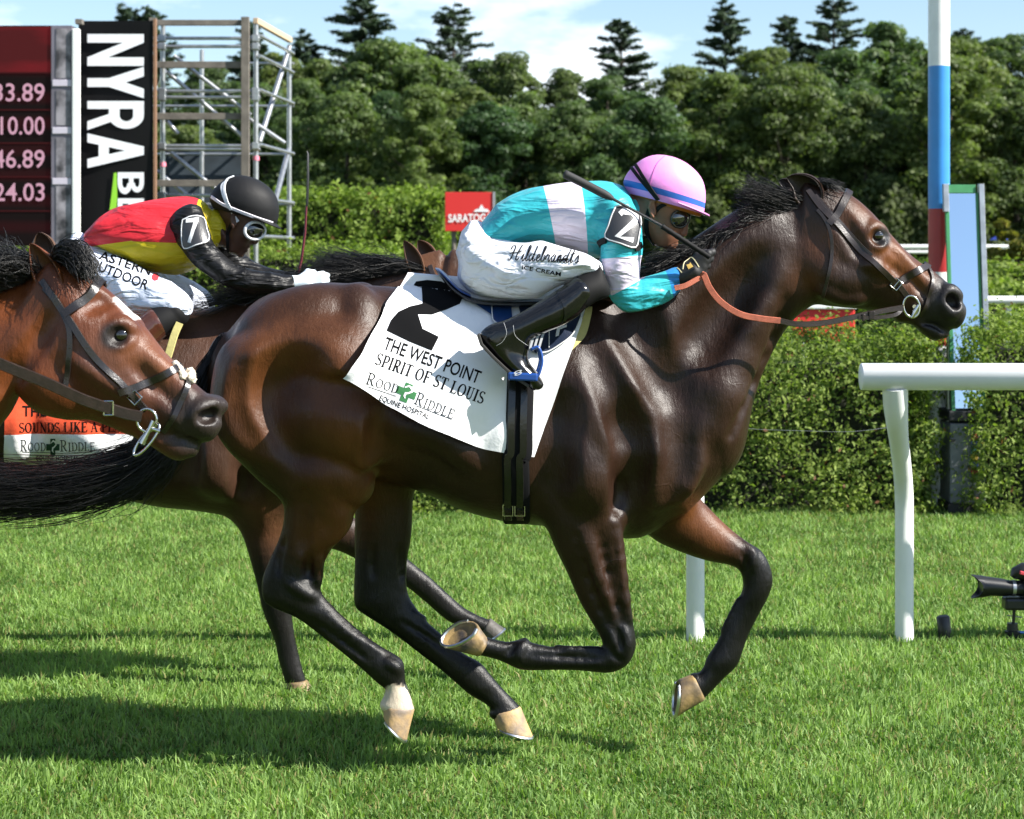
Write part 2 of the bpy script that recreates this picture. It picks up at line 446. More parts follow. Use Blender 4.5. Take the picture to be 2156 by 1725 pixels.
def grass(n_near, seed=3):
    g = np.random.default_rng(seed); xs = []; ys = []
    for d0, d1, dens in ((5.0, 6.6, 11000), (6.6, 8.4, 9000), (8.4, 10.5, 6500), (10.5, 13.6, 4500), (13.6, 17, 900)):
        wl = .27 * d1 + .35; k = int((d1 - d0) * 2 * wl * dens * n_near); y = g.uniform(d0, d1, k); x = g.uniform(-wl, wl, k); ok = np.abs(x) < .27 * y + .45; xs.append(x[ok]); ys.append(y[ok])
    X = np.concatenate(xs); Y = np.concatenate(ys); n = len(X)
    nz = lambda s, o: (np.sin(X * s * 1.3 + o + 1.7 * np.sin(Y * s * .9 + o)) * np.sin(Y * s * 1.1 + 2 * o + 1.5 * np.sin(X * s * .7)))
    tuft = .55 * nz(3.1, .4) + .5 * nz(9.3, 1.9) + .5 * nz(23., 4.)
    ln = np.clip(g.normal(.033, .012, n) * (1 + .45 * tuft), .012, .12); wd = g.uniform(.0018, .0046, n) * (1 + .0 * Y)
    az = g.uniform(0, 2 * np.pi, n); lean = np.clip(g.normal(.78, .38, n) + .2 * nz(5., 3.), .02, 1.35)
    dx, dy = np.cos(az), np.sin(az); dx = dx + .35 * nz(2.2, 2.); 
    faz = g.uniform(0, np.pi, n); wx, wy = np.cos(faz) * wd, np.sin(faz) * wd * .6
    m1 = .5 * ln; h1 = m1 * np.cos(lean * .5); o1 = m1 * np.sin(lean * .5); h2 = h1 + .5 * ln * np.cos(lean * 1.35); o2 = o1 + .5 * ln * np.sin(lean * 1.35)
    V = np.empty((n, 5, 3), np.float32)
    V[:, 0] = np.stack([X - wx, Y - wy, np.full(n, -.004)], 1); V[:, 1] = np.stack([X + wx, Y + wy, np.full(n, -.004)], 1)
    V[:, 2] = np.stack([X + dx * o1 + wx * .8, Y + dy * o1 + wy * .8, h1], 1); V[:, 3] = np.stack([X + dx * o1 - wx * .8, Y + dy * o1 - wy * .8, h1], 1)
    V[:, 4] = np.stack([X + dx * o2, Y + dy * o2, np.maximum(h2, .004)], 1)
    b = np.arange(n, dtype=np.int32)[:, None] * 5
    T = np.concatenate([b + np.array([[0, 1, 2]]), b + np.array([[0, 2, 3]]), b + np.array([[3, 2, 4]])], 0)
    c = np.empty((n, 3)); mixv = np.clip(.48 + .42 * tuft + g.normal(0, .24, n), 0, 1)[:, None]
    c[:] = np.array([.066, .150, .024]) * (1 - mixv) + np.array([.285, .420, .115]) * mixv
    dry = g.uniform(0, 1, n) < (.07 + .06 * np.clip(nz(1.3, 5.), 0, 1)); c[dry] = np.array([.30, .28, .11]) * g.uniform(.7, 1.2, dry.sum())[:, None]
    pale = g.uniform(0, 1, n) < .08; c[pale] = np.array([.22, .34, .12])
    me = mesh_from('grass', V.reshape(-1, 3), T, True); set_col(me, 'tint', np.repeat(c, 5, 0))
    return tag(obj('grass', me, M_GRASS), 'short green turf grass blades under the horses', 'grass', kind='stuff')
grass(1.0)

# ------------------------------------------------------------------ leaves
def leaves(C, N, size, g, asp=.48, curl=.25):
    """one folded leaf per centre C facing roughly N"""
    n = len(C); N = N + g.normal(0, .55, (n, 3)); N /= np.linalg.norm(N, axis=1)[:, None]
    A = np.cross(N, g.normal(0, 1, (n, 3))); A /= np.linalg.norm(A, axis=1)[:, None]; B = np.cross(N, A)
    s = (size * g.uniform(.6, 1.35, n))[:, None]
    V = np.empty((n, 4, 3), np.float32); V[:, 0] = C - A * s; V[:, 1] = C - B * s * asp + N * s * curl * .5; V[:, 2] = C + A * s - N * s * curl; V[:, 3] = C + B * s * asp + N * s * curl * .5
    F = np.arange(n * 4, dtype=np.int32).reshape(n, 4); return V.reshape(-1, 3), F
M_HEDGE = leaf_mat('hedge leaf', trans=.40, rough=.6, spec=.2)
M_CORE = mat('hedge branches', (.018, .020, .010), .95, bump=(18, 1., .05))
def hedge(label, x0, x1, y0, y1, z1, n, size, seed, light=(.25, .32, .065), dark=(.075, .13, .025), group='clipped hedges', wob=.05, zb=.0, ends=.3):
    g = np.random.default_rng(seed); t = thing('hedge', label, 'hedge', ((x0 + x1) / 2, (y0 + y1) / 2, 0), group)
    L_ = x1 - x0; W = y1 - y0; H = z1 - zb
    ar = np.array([L_ * H, L_ * W, W * H, W * H, L_ * H * .35]); pk = g.choice(5, n, p=ar / ar.sum()); u = g.uniform(0, 1, n); v = g.uniform(0, 1, n); C = np.zeros((n, 3)); N = np.zeros((n, 3))
    for k, (cx, nn) in enumerate((((u, 0 * u, v), (0, -1, .25)), ((u, v, 1 + 0 * u), (0, -.15, 1)), ((0 * u, u, v), (-1, 0, .2)), ((1 + 0 * u, u, v), (1, 0, .2)), ((u, 1 + 0 * u, v), (0, 1, .2)))):
        q = pk == k; C[q] = np.stack([x0 + cx[0][q] * L_, y0 + cx[1][q] * W, zb + cx[2][q] * H], 1); N[q] = nn
    b = lambda s, o: np.sin(C[:, 0] * s + o + 1.3 * np.sin(C[:, 2] * s * .8 + o)) * np.sin(C[:, 2] * s * 1.2 + o * 2 + C[:, 1] * s * .9)
    bump = .5 * b(4., 1. + seed) + .35 * b(11., 2. + seed) + .3 * b(23., 3.)
    keep = (bump + g.normal(0, .35, n)) > -.28
    N_ = N / np.linalg.norm(N, axis=1)[:, None]
    # round the top corner and let the face bulge
    edge = np.clip((C[:, 2] - (zb + H - .22)) / .22, 0, 1); fr = (pk == 0); C[fr, 1] += edge[fr] ** 2 * .14; C[pk == 1, 2] -= np.clip(1 - (C[pk == 1, 1] - y0) / .3, 0, 1) ** 2 * .08
    C += N_ * (bump * wob * 1.4 + g.normal(0, wob * .7, n) - wob * .6)[:, None]; C = C[keep]; N = N[keep]; bump = bump[keep]
    V, F = leaves(C, N, size, g); me = mesh_from('foliage', V, F)
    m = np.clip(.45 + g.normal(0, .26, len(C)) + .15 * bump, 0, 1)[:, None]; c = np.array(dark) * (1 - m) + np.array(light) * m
    br = g.uniform(0, 1, len(C)) < .012; c[br] = (.16, .075, .035)
    set_col(me, 'tint', np.repeat(c, 4, 0)); tag(obj('foliage', me, M_HEDGE, t), kind='stuff')
    mb = MB(); mb.box(((x0 + x1) / 2, (y0 + y1) / 2 + wob, zb + H / 2 - wob), (L_ - wob * 3, W - wob * 3, H - wob * 1.5)); mb.build('inner_shade', M_CORE, t)  # dark box stands in for the shade behind the leaves
    return t
GX = lambda px, d: (px - CX) * d / FOC
GZ = lambda py, d: CAM_H + (HY - py) * d / FOC
hedge('long clipped hedge behind the leading horse, left of the striped pole', -1.4, GX(1968, 13.2), 13.15, 14.3, 1.165, 100000, .0175, 31, wob=.10)
hedge('clipped hedge at the right edge, right of the mirror board', GX(2052, 13.1), 4.6, 13.05, 14.3, 1.25, 44000, .0180, 32, wob=.09)
hedge('tall hedge behind the jockey in black cap, beside the small red sign', GX(560, 26), GX(935, 26), 26, 27.6, GZ(408, 26), 42000, .036, 33, light=(.22, .30, .05), dark=(.09, .15, .026), wob=.10)
hedge('low hedge in front of the tall hedge at left, behind the whip', -9.6, GX(862, 20), 20, 21.2, GZ(522, 20), 40000, .028, 34, light=(.22, .30, .05), dark=(.09, .15, .026), wob=.07)
hedge('far low hedge at the right edge, behind the white rail', GX(2060, 19), GX(2300, 19), 19, 20, GZ(604, 19), 9000, .036, 35, wob=.06)
hedge('farthest hedge at the right edge, just under the yellowish shrub', GX(2040, 24), GX(2400, 24), 24, 25.2, GZ(557, 24), 9000, .042, 36, wob=.07)
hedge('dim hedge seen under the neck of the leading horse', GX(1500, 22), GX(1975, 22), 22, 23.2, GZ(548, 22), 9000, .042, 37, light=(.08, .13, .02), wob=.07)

# ------------------------------------------------------------------ trees
def blob_crown(g, n_leaf, R, H, z0, size, nb=120, gap=.25):
    """foliage clumps carried on limbs round a trunk: uneven outline, gaps between the clumps"""
    Cs = []; Ns = []; M = []
    for i in range(nb):
        t = g.uniform(0, 1) ** .8; zc = z0 + H * (.08 + .86 * t); rad = R * (1 - .25 * (1 - t)) * math.sqrt(max(.05, 1 - (2 * t - .85) ** 2 * .85)); a = g.uniform(0, 2 * math.pi); rr = rad * g.uniform(.2, .95)
        br = R * g.uniform(.12, .29) * (1.1 - .3 * t); k = int(n_leaf / nb)
        d = g.normal(0, 1, (k, 3)); d /= np.linalg.norm(d, axis=1)[:, None]; d[:, 2] = np.abs(d[:, 2]) * np.where(g.uniform(0, 1, k) < .72, 1, -1)
        rad_ = br * g.uniform(.62, 1.06, k) ** .6 * (1 + .18 * np.sin(d[:, 0] * 7 + i) * np.sin(d[:, 2] * 6))
        p = np.array([math.cos(a) * rr, math.sin(a) * rr, zc]) + d * rad_[:, None] * np.array([1.1, 1.1, .66]); Cs.append(p); Ns.append(d + np.array([0, 0, .35])); M.append(np.full(k, g.normal(0, .16)))
    C = np.vstack(Cs); return C, np.vstack(Ns), np.concatenate(M)
M_LEAF = leaf_mat('tree leaf', trans=.42, rnd=((.80, .90, .85), (1.15, 1.08, 1.0), (1.45, 1.25, .85), (.95, 1.05, 1.0), (1.5, 1.35, .95), (.70, .86, .86)), rough=.5)
M_NEEDLE = leaf_mat('pine needle', trans=.15, rnd=((.9, .95, 1.0), (1.1, 1.1, 1.05)), rough=.6)
def limb_mb(g, R, H, z0, tr, nl=9):
    mb = MB(); lean = g.normal(0, .25, 2); pts = [Vector((lean[0] * t * t, lean[1] * t * t, t * (z0 + H * .82))) for t in np.linspace(0, 1, 6)]; mb.tube(pts, [tr * (1 - .8 * t) for t in np.linspace(0, 1, 6)], 8)
    for i in range(nl):
        t = g.uniform(.28, .9); b = Vector((lean[0] * t * t, lean[1] * t * t, t * (z0 + H * .82))); a = g.uniform(0, 6.28); e = Vector((math.cos(a), math.sin(a), .7)) * R * g.uniform(.45, .8)
        mb.tube([b, b + e * .5 + Vector((0, 0, -.1 * R)), b + e], [tr * .42 * (1.1 - t), tr * .26 * (1.1 - t), .012], 6)
    return mb
def make_tree(seed, H, R, z0, n, size, label, dark=(.036, .066, .027), light=(.132, .186, .074)):
    g = np.random.default_rng(seed); t = thing('broadleaf_tree', label, 'tree', (0, 0, 0), 'trees of the wood behind the course')
    limb_mb(g, R, H, z0, .16 + .012 * H).build('trunk', M_BARK, t, True)
    C, N, M = blob_crown(g, n, R, H, z0, size); V, F = leaves(C, N, size, g, .6); me = mesh_from('crown', V, F)
    m = np.clip(.5 + M + g.normal(0, .2, len(C)), 0, 1)[:, None]; set_col(me, 'tint', np.repeat(np.array(dark) * (1 - m) + np.array(light) * m, 4, 0)); tag(obj('crown', me, M_LEAF, t), kind='stuff'); return t
def make_pine(seed, H, R, label):
    g = np.random.default_rng(seed); t = thing('pine_tree', label, 'pine tree', (0, 0, 0), 'pines standing above the wood')
    mb = MB(); mb.tube([(0, 0, 0), (.05, 0, H * .5), (0, 0, H)], [.28, .17, .02], 8); Cs = []; Ns = []
    z = H * .30
    while z < H - .2:
        u = (z - H * .30) / (H * .70); r = R * (1 - u) ** .52 * g.uniform(.75, 1.1) + .15; k = g.integers(5, 8); a0 = g.uniform(0, 6)
        for i in range(k):
            a = a0 + i * 6.28 / k + g.normal(0, .25); rr = r * g.uniform(.45, 1.15); e = np.array([math.cos(a), math.sin(a), g.normal(.10, .12)]); b = np.array([0, 0, z + g.normal(0, .15)]); tip = b + e * rr + np.array([0, 0, .12 * rr])
            mb.tube([b, b + (tip - b) * .5 - np.array([0, 0, .05 * rr]), tip], [.05 * (1 - u) + .012, .03, .008], 5)
            m = int(60 * rr / R * 3.2) + 22; s = g.uniform(.25, 1.03, m) ** .8; p = b + (tip - b) * s[:, None] + g.normal(0, 1, (m, 3)) * np.array([.20, .20, .085]) * (.5 + .55 * rr / R) * (1.15 - .55 * s)[:, None]
            Cs.append(p); Ns.append(np.tile(e * .4 + np.array([0, 0, .9]), (m, 1)))
        z += g.uniform(.30, .75) * (1.05 - .35 * u)
    mb.build('trunk', M_BARK, t, True); C = np.vstack(Cs); N = np.vstack(Ns); V, F = leaves(C, N, .17, g, .30); me = mesh_from('crown', V, F)
    m = np.clip(g.normal(.5, .25, len(C)), 0, 1)[:, None]; set_col(me, 'tint', np.repeat(np.array((.022, .042, .024)) * (1 - m) + np.array((.062, .098, .048)) * m, 4, 0)); tag(obj('crown', me, M_NEEDLE, t), kind='stuff'); return t
def copy_thing(o, loc, rz=0, sc=1., label=None, group=None):
    r = o.copy(); COL.objects.link(r); r.location = loc; r.rotation_euler = (0, 0, rz); r.scale = (sc, sc, sc) if not hasattr(sc, '__len__') else sc
    if label: r['label'] = label
    if group: r['group'] = group
    for c in o.children:
        d = c.copy(); COL.objects.link(d); d.parent = r
    return r
LB = 'broad green tree of the wood behind the course'
protos = [make_tree(100 + i, H, R, z0, 30000, s * .52, LB) for i, (H, R, z0, s) in enumerate(((11.5, 3.4, 1.2, .20), (12.5, 3.0, 1.6, .19), (10.5, 3.8, .8, .21), (13., 3.5, 1.5, .20), (9.5, 3.1, .4, .19), (12., 4.0, 1.0, .21)))]
FR = [(-60, 118), (20, 112), (90, 120), (170, 112), (245, 120), (330, 125), (400, 118), (480, 128), (560, 122), (640, 116), (720, 113), (800, 118), (880, 110), (950, 116), (1030, 112), (1110, 117), (1190, 113), (1270, 119), (1350, 112), (1430, 118), (1510, 113), (1590, 117), (1670, 112), (1750, 120), (1830, 113), (1910, 116), (1990, 111), (2060, 118), (2140, 112), (2220, 118), (2300, 113), (-140, 115)]
# crown tops of the front row and of the row behind, read along the sky line: (column, row)
TOPF = np.array([(-200, 240), (100, 230), (330, 225), (420, 190), (520, 200), (600, 150), (700, 150), (860, 175), (1000, 165), (1130, 180), (1250, 190), (1350, 215), (1450, 190), (1560, 150), (1650, 160), (1760, 150), (1880, 120), (1960, 130), (2060, 110), (2150, 150), (2350, 150)], float)
g = np.random.default_rng(77); used = [False] * len(protos)
def plant(px, d, top, i, label=None):
    H0 = max(v.co.z for c in protos[i].children if c.name.startswith('crown') for v in c.data.vertices) if i not in HC else HC[i]; HC[i] = H0
    h = GZ(top, d); sc = h / H0; wx = sc * g.uniform(.92, 1.12); loc = (GX(px, d), d, 0)
    if not used[i]: used[i] = True; o = protos[i]; o.location = loc; o.scale = (wx, wx, sc); o.rotation_euler.z = g.uniform(0, 6)
    else: o = copy_thing(protos[i], loc, g.uniform(0, 6), (wx, wx, sc))
    if label: o['label'] = label
HC = {}
ORD = ['first', 'second', 'third', 'fourth', 'fifth', 'sixth', 'seventh', 'eighth', 'ninth', 'tenth', 'eleventh', 'twelfth', 'thirteenth', 'fourteenth', 'fifteenth', 'sixteenth']
def order_label(k, n, row):
    return '%s tree from the %s edge in the %s row of the wood' % (ORD[k] if k < 16 else ORD[n - 1 - k], 'left' if k < 16 else 'right', row)
for k, (px, d) in enumerate(sorted(FR)): plant(px + g.normal(0, 8), d, np.interp(px, TOPF[:, 0], TOPF[:, 1]) + g.normal(28, 38), int(g.integers(0, 6)), order_label(k, len(FR), 'front'))
for k, px in enumerate(range(-160, 2340, 84)): plant(px + g.normal(0, 12), 128 + g.uniform(0, 6), np.interp(px, TOPF[:, 0], TOPF[:, 1]) + g.normal(-48, 16), int(g.integers(0, 6)), order_label(k, 30, 'back'))
# undergrowth along the foot of the wood reads as one mass
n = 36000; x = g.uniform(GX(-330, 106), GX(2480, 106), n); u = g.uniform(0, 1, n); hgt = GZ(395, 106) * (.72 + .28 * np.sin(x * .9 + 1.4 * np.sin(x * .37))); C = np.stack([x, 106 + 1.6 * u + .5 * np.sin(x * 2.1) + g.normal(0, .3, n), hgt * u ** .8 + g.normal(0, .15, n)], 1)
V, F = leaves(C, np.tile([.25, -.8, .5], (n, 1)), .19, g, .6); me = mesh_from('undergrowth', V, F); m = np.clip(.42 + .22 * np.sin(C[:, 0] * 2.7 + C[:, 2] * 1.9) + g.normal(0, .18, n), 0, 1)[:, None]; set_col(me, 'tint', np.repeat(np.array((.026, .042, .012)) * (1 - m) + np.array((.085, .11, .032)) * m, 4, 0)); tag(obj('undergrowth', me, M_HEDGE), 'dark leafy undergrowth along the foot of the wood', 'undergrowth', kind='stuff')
pp = [make_pine(200 + i, H, R, 'dark pine rising above the wood behind the course') for i, (H, R) in enumerate(((17., 3.9), (17.5, 4.3), (16., 3.6)))]
PN = [(762, -8, 0, 1.25, 'tall dark pine left of centre, cut by the top edge of the picture'), (955, 5, 1, 1.0, 'lone pine against the sky above the jockey in turquoise'), (1308, 40, 2, 1.1, 'bushy pine right of the white cloud, above the pink cap'), (1527, 8, 0, .95, 'slim pine above the mane of the leading horse'), (1655, 30, 2, .9, 'small pine left of the layered pine at upper right'), (1755, -12, 1, 1.0, 'layered pine near the striped pole, touching the top edge'),
      (265, 5, 1, .9, 'pine above the black banner'), (318, 12, 2, .9, 'pine between the banner and the scaffold'), (528, 42, 2, .9, 'pine showing above the scaffold top'), (640, 70, 0, .9, 'dark pine right of the scaffold'), (2030, 60, 2, 1.0, 'pine right of the striped pole'), (2185, 80, 1, 1., 'pine at the right edge of the picture')]
usedp = [False] * 3
for px, top, i, ws, lb in PN:
    d = 136.; h = GZ(top, d); H0 = (17., 17.5, 16.)[i] + .1; sc = h / H0; loc = (GX(px, d), d, 0)
    if not usedp[i]: usedp[i] = True; o = pp[i]; o.location = loc; o.scale = (sc * ws, sc * ws, sc); o['label'] = lb; o.rotation_euler.z = px
    else: copy_thing(pp[i], loc, px * 1.7, (sc * ws, sc * ws, sc), lb)
# bare grey limbs of a dying tree among the green ones
t = thing('bare_tree', 'pale bare-limbed tree among the green trees left of the striped pole', 'tree', (GX(1640, 113), 113, 0)); gb = np.random.default_rng(5); mb = MB(); b0 = Vector((GX(1640, 113), 113, 0))
mb.tube([b0, b0 + Vector((.1, 0, 6)), b0 + Vector((-.2, 0, GZ(235, 109)))], [.2, .14, .03], 7)
for i in range(24):
    z = gb.uniform(5.5, 9.6); s = gb.choice([-1, 1]); e = Vector((s * gb.uniform(.5, 1.9), gb.uniform(-.6, .6), gb.uniform(.2, 1.6))); p0 = b0 + Vector((0, 0, z)); q = p0 + e * .55 + Vector((0, 0, .12)); mb.tube([p0, q, p0 + e], [.045, .028, .008], 5)
    for k in range(4): w_ = q + (p0 + e - q) * gb.uniform(.1, .9); mb.tube([w_, w_ + Vector((s * gb.uniform(.1, .5), gb.uniform(-.3, .3), gb.uniform(-.2, .6)))], [.014, .005], 4)
mb.build('trunk', mat('grey dead wood', (.10, .09, .07), .9), t, True)
# ------------------------------------------------------------------ rails and posts
M_WHITE = mat('white plastic', (.80, .81, .80), .38, spec=.5, noise=(5, .06))
M_GREYMETAL = mat('galvanised tube', (.50, .51, .52), .38, .85, noise=(14, .25))
M_WOOD = mat('weathered timber', (.17, .15, .128), .85, noise=(9, .35), bump=(40, .4, .004))
def rail(label, x0, x1, posts, d_r, d_p, zc, r):
    t = thing('running_rail', label, 'rail', ((x0 + x1) / 2, d_p, 0), 'white running rail sections')
    mb = MB(); n = 20; V = []; F = []
    mb.tube([(x0 - .0, d_r, zc), (x0 + .004, d_r, zc), (x1 - .004, d_r, zc), (x1, d_r, zc)], [r * .94, r, r, r * .94], 28); mb.build('top_rail', M_WHITE, t, True)
    for px in posts:
        pts = []; rs = []
        for s in np.linspace(0, 1, 15):
            z = s * (zc - r * .8); b = sst(.52, 1., s); pts.append((px - .115 * b, d_p + (d_r - d_p) * b, z)); rs.append(.036 + .012 * sst(.75, 1, s))
        mb = MB(); mb.tube([(px, d_p, -.05)] + pts[1:], rs, 14, flat=1.15); mb.build('post', M_WHITE, t, True)
    return t
DR, DP = 8.44, 8.82; ZR_ = GZ(793.5, DR)
rail('white running rail section starting at right beside the finish pole', GX(1812, DR), 9.5, [GX(1904, DP), GX(1904, DP) + 3.4, GX(1904, DP) + 6.8], DR, DP, ZR_, 28.5 * DR / FOC)
rail('white running rail section behind the horses, one post under the chest', -9.0, GX(1530, DR), [GX(1464, DP), GX(1464, DP) - 3.5, GX(1464, DP) - 7.], DR, DP, ZR_, 28.5 * DR / FOC)
def plain_rail(label, x0, x1, d, z, r, sp, z2=None):
    t = thing('boundary_rail', label, 'rail', ((x0 + x1) / 2, d, 0)); mb = MB(); mb.tube([(x0, d, z), (x1, d, z)], r, 12); mb.build('top_rail', M_WHITE, t, True)
    if z2: mb = MB(); mb.tube([(x0, d, z2), (x1, d, z2)], r * .8, 10); mb.build('lower_rail', M_WHITE, t, True)
    x = x0 + .2
    while x < x1: mb = MB(); mb.tube([(x, d + r * 1.6, -.03), (x, d + r * 1.6, z)], r * .7, 8); mb.build('post', M_WHITE, t, True); x += sp
plain_rail('thin white rail at right edge in front of the far hedges', GX(2074, 15.6), GX(2330, 15.6), 15.6, GZ(632, 15.6), 8.5 * 15.6 / FOC, 3.)
plain_rail('far white double rail seen between the horse head and the pole', GX(1700, 52), GX(2150, 52), 52, GZ(520, 52), 4.5 * 52 / FOC, 4., GZ(531, 52))
# ------------------------------------------------------------------ finish pole, mirror board and cabinet
pole = thing('finish_pole', 'tall round pole painted in white, blue and red bands', 'pole', (GX(1977, 13.6), 13.6, 0))
def paint(name, c): return mat(name, c, .35, spec=.5, noise=(7, .10), bump=(6, .15, .003))
PW, PBL, PRD = paint('white paint', (.78, .79, .79)), paint('blue paint', (.035, .24, .62)), paint('red paint', (.36, .025, .028))
rp = 22.5 * 13.6 / FOC; bands = [(-40, None, PW), (140, None, PBL), (440, None, PRD), (573, None, PW), (655, None, PRD), (727, None, PW)]
zs = [7.5] + [GZ(b[0], 13.6) for b in bands[1:]] + [-.05]
for i, b in enumerate(bands): mb = MB(); mb.tube([(GX(1977, 13.6), 13.6, zs[i + 1]), (GX(1977, 13.6), 13.6, zs[i])], rp, 28, caps=False); mb.build('painted_band', b[2], pole, True)
dm_ = 13.25; mir = thing('mirror_board', 'upright mirror board in green frame reflecting blue sky beside the striped pole', 'mirror', (GX(2040, dm_), dm_, 0))
M_GREENP = mat('green paint', (.045, .24, .09), .5, noise=(9, .2)); M_MIRROR = mat('mirror glass', (.86, .90, .93), .03, 1.)
xl, xr = GX(2010, dm_), GX(2070, dm_); zt, zb_ = GZ(404, dm_), GZ(860, dm_); tl = math.radians(8); hh = zt - zb_
mb = MB(); mb.add([(xl, dm_, zb_), (xr, dm_, zb_), (xr, dm_ + hh * math.tan(tl), zt), (xl, dm_ + hh * math.tan(tl), zt)], [(0, 1, 2, 3)]); mb.add([(xl, dm_ + .012, zb_), (xr, dm_ + .012, zb_), (xr, dm_ + .012 + hh * math.tan(tl), zt), (xl, dm_ + .012 + hh * math.tan(tl), zt)], [(3, 2, 1, 0)]); mb.f = [mb.f[0], mb.f[1], (0, 4, 5, 1), (1, 5, 6, 2), (2, 6, 7, 3), (3, 7, 4, 0)]; mb.build('mirror_glass', M_MIRROR, mir)
def slanted(mb, xa, xb, za, zb2, th=.03, dd=-.012):
    ya = dm_ + (za - zb_) * math.tan(tl) + dd; yb = dm_ + (zb2 - zb_) * math.tan(tl) + dd
    mb.add([(xa, ya, za), (xb, ya, za), (xb, yb, zb2), (xa, yb, zb2), (xa, ya + th, za), (xb, ya + th, za), (xb, yb + th, zb2), (xa, yb + th, zb2)], [(0, 1, 2, 3), (7, 6, 5, 4), (0, 4, 5, 1), (1, 5, 6, 2), (2, 6, 7, 3), (3, 7, 4, 0)])
for xa, xb, za, zb2, mm, nm in ((GX(2003, dm_), GX(2011, dm_), zb_ - .03, GZ(445, dm_), M_GREENP, 'frame_side'), (GX(2069, dm_), GX(2074, dm_), zb_ - .03, zt + .0, M_GREENP, 'frame_side'), (GX(2011, dm_), GX(2069, dm_), zt - .002, zt + .055, M_GREENP, 'frame_top'), (GX(2003, dm_), GX(2074, dm_), zb_ - .075, zb_ - .032, M_GREENP, 'frame_bottom')):
    mb = MB(); slanted(mb, xa, xb, za, zb2); mb.build(nm, mm, mir, bevel=.002)
for xa, xb, z0_ in ((1999, 2010, 445), (2075, 2086, 700)): mb = MB(); slanted(mb, GX(xa, dm_), GX(xb, dm_), GZ(z0_, dm_), zt + .06, .05, -.03); mb.build('side_channel', M_GREYMETAL, mir, bevel=.002)
for x in (2006, 2081): mb = MB(); mb.tube([(GX(x, dm_), dm_ + .12, -.03), (GX(x, dm_), dm_ + .12, GZ(600, dm_))], .018, 8); mb.build('support', M_GREYMETAL, mir, True)
cab = thing('equipment_cabinet', 'dark grey metal cabinet with colour strip under the mirror board', 'cabinet', (GX(2041, 13.35), 13.35, 0))
mb = MB(); mb.box((GX(2040, 13.2), 13.42, (GZ(892, 13.2) + .06) / 2), (GX(2080, 13.2) - GX(2003, 13.2), .40, GZ(892, 13.2) - .06)); mb.build('body', mat('grey cabinet paint', (.16, .17, .19), .5, noise=(5, .2)), cab, bevel=.012)
mb = MB(); mb.box((GX(2040, 13.2), 13.42, .03), (GX(2086, 13.2) - GX(1999, 13.2), .44, .06)); mb.build('plinth', mat('black base', (.012, .012, .014), .7), cab)
mb = MB(); mb.box((GX(2040, 13.2), 13.42, GZ(886, 13.2) + .03), (GX(2084, 13.2) - GX(2000, 13.2), .44, .07)); mb.build('lid', mat('black lid', (.012, .012, .014), .6), cab, bevel=.008)
for i, c in enumerate(((.40, .03, .05), (.03, .06, .25), (.02, .12, .10), (.50, .36, .05), (.03, .08, .30), (.40, .03, .05))):
    mb = MB(); mb.box((GX(2053, 13.2), 13.217, GZ(921 + i * 14.6, 13.2)), (GX(2060, 13.2) - GX(2045, 13.2), .004, 13.8 * 13.2 / FOC)); mb.build('colour_patch', mat('colour patch', c, .6), cab)
for x in (2006, 2075): mb = MB(); mb.box((GX(x, 13.2), 13.214, GZ(928, 13.2)), (.035, .012, .016)); mb.build('latch', mat('black latch', (.01, .01, .01), .5), cab)
wire = MB(); S = catmull(np.array([(1540, 893), (1580, 903), (1680, 907), (1790, 909), (1880, 899), (1905, 897)], float), 5); wire.tube([P(p, 8.84) for p in S], .0009, 5)
tag(wire.build('wire', M_GREYMETAL, None, True), 'thin slack wire running to the rail post in front of the hedge', 'wire')
# ------------------------------------------------------------------ remote camera and a black canister in the grass
dc_ = 8.9; cm = thing('remote_camera', 'black remote camera with lens hood on a short stand at the right edge', 'camera', (GX(2132, dc_), dc_, 0))
KZ = lambda x, y: (2360 * .84219 + x * .12696, 1380 * .84229 + y * .12696)
MBK = mat('black camera plastic', (.010, .010, .011), .38, spec=.5, bump=(300, .2, .001)); kp = lambda x, y, o=0.: P(KZ(x, y), dc_ + o)
mb = MB(); mb.tube([kp(620, 575), kp(760, 572), kp(960, 590), kp(1060, 598), kp(1180, 600), kp(1290, 605)], [.050, .043, .040, .036, .034, .036], 24); mb.build('lens', MBK, cm, True)
mb = MB()     # petal hood
for i in range(24):
    a = 2 * math.pi * i / 24; b = 2 * math.pi * (i + 1) / 24; L0 = lambda q: .030 + .022 * math.cos(2 * q); o0 = kp(640, 572)
    v = [o0 + Vector((0, math.sin(a) * .049, math.cos(a) * .049)), o0 + Vector((0, math.sin(b) * .049, math.cos(b) * .049)), o0 + Vector((-L0(b), math.sin(b) * .054, math.cos(b) * .054)), o0 + Vector((-L0(a), math.sin(a) * .054, math.cos(a) * .054))]
    w_ = [q * 1 for q in v]; w_ = [Vector((q.x, o0.y + (q.y - o0.y) * .94, o0.z + (q.z - o0.z) * .94)) for q in v]; mb.add(v + w_, [(0, 1, 2, 3), (7, 6, 5, 4), (2, 6, 7, 3)])
mb.build('lens_hood', MBK, cm)
mb = MB(); mb.tube([kp(1120, 598), kp(1175, 600)], .0365, 24); mb.build('lens_ring', M_STEEL if 'M_STEEL' in globals() else M_GREYMETAL, cm, True)
mb = MB(); mb.box(kp(1500, 660), (.085 * 1.3, .13, .115)); mb.build('body', MBK, cm, bevel=.014)
mb = MB(); mb.tube([kp(1130, 420), kp(1180, 360), kp(1300, 330), kp(1480, 340)], [.012, .030, .042, .042], 12); mb.build('prism_housing', MBK, cm, True)
mb = MB(); mb.box(kp(1330, 350, -.02), (.05, .05, .016), Matrix.Rotation(.2, 3, 'Y')); mb.build('red_tape', mat('red tape', (.55, .05, .07), .5), cm, bevel=.003)
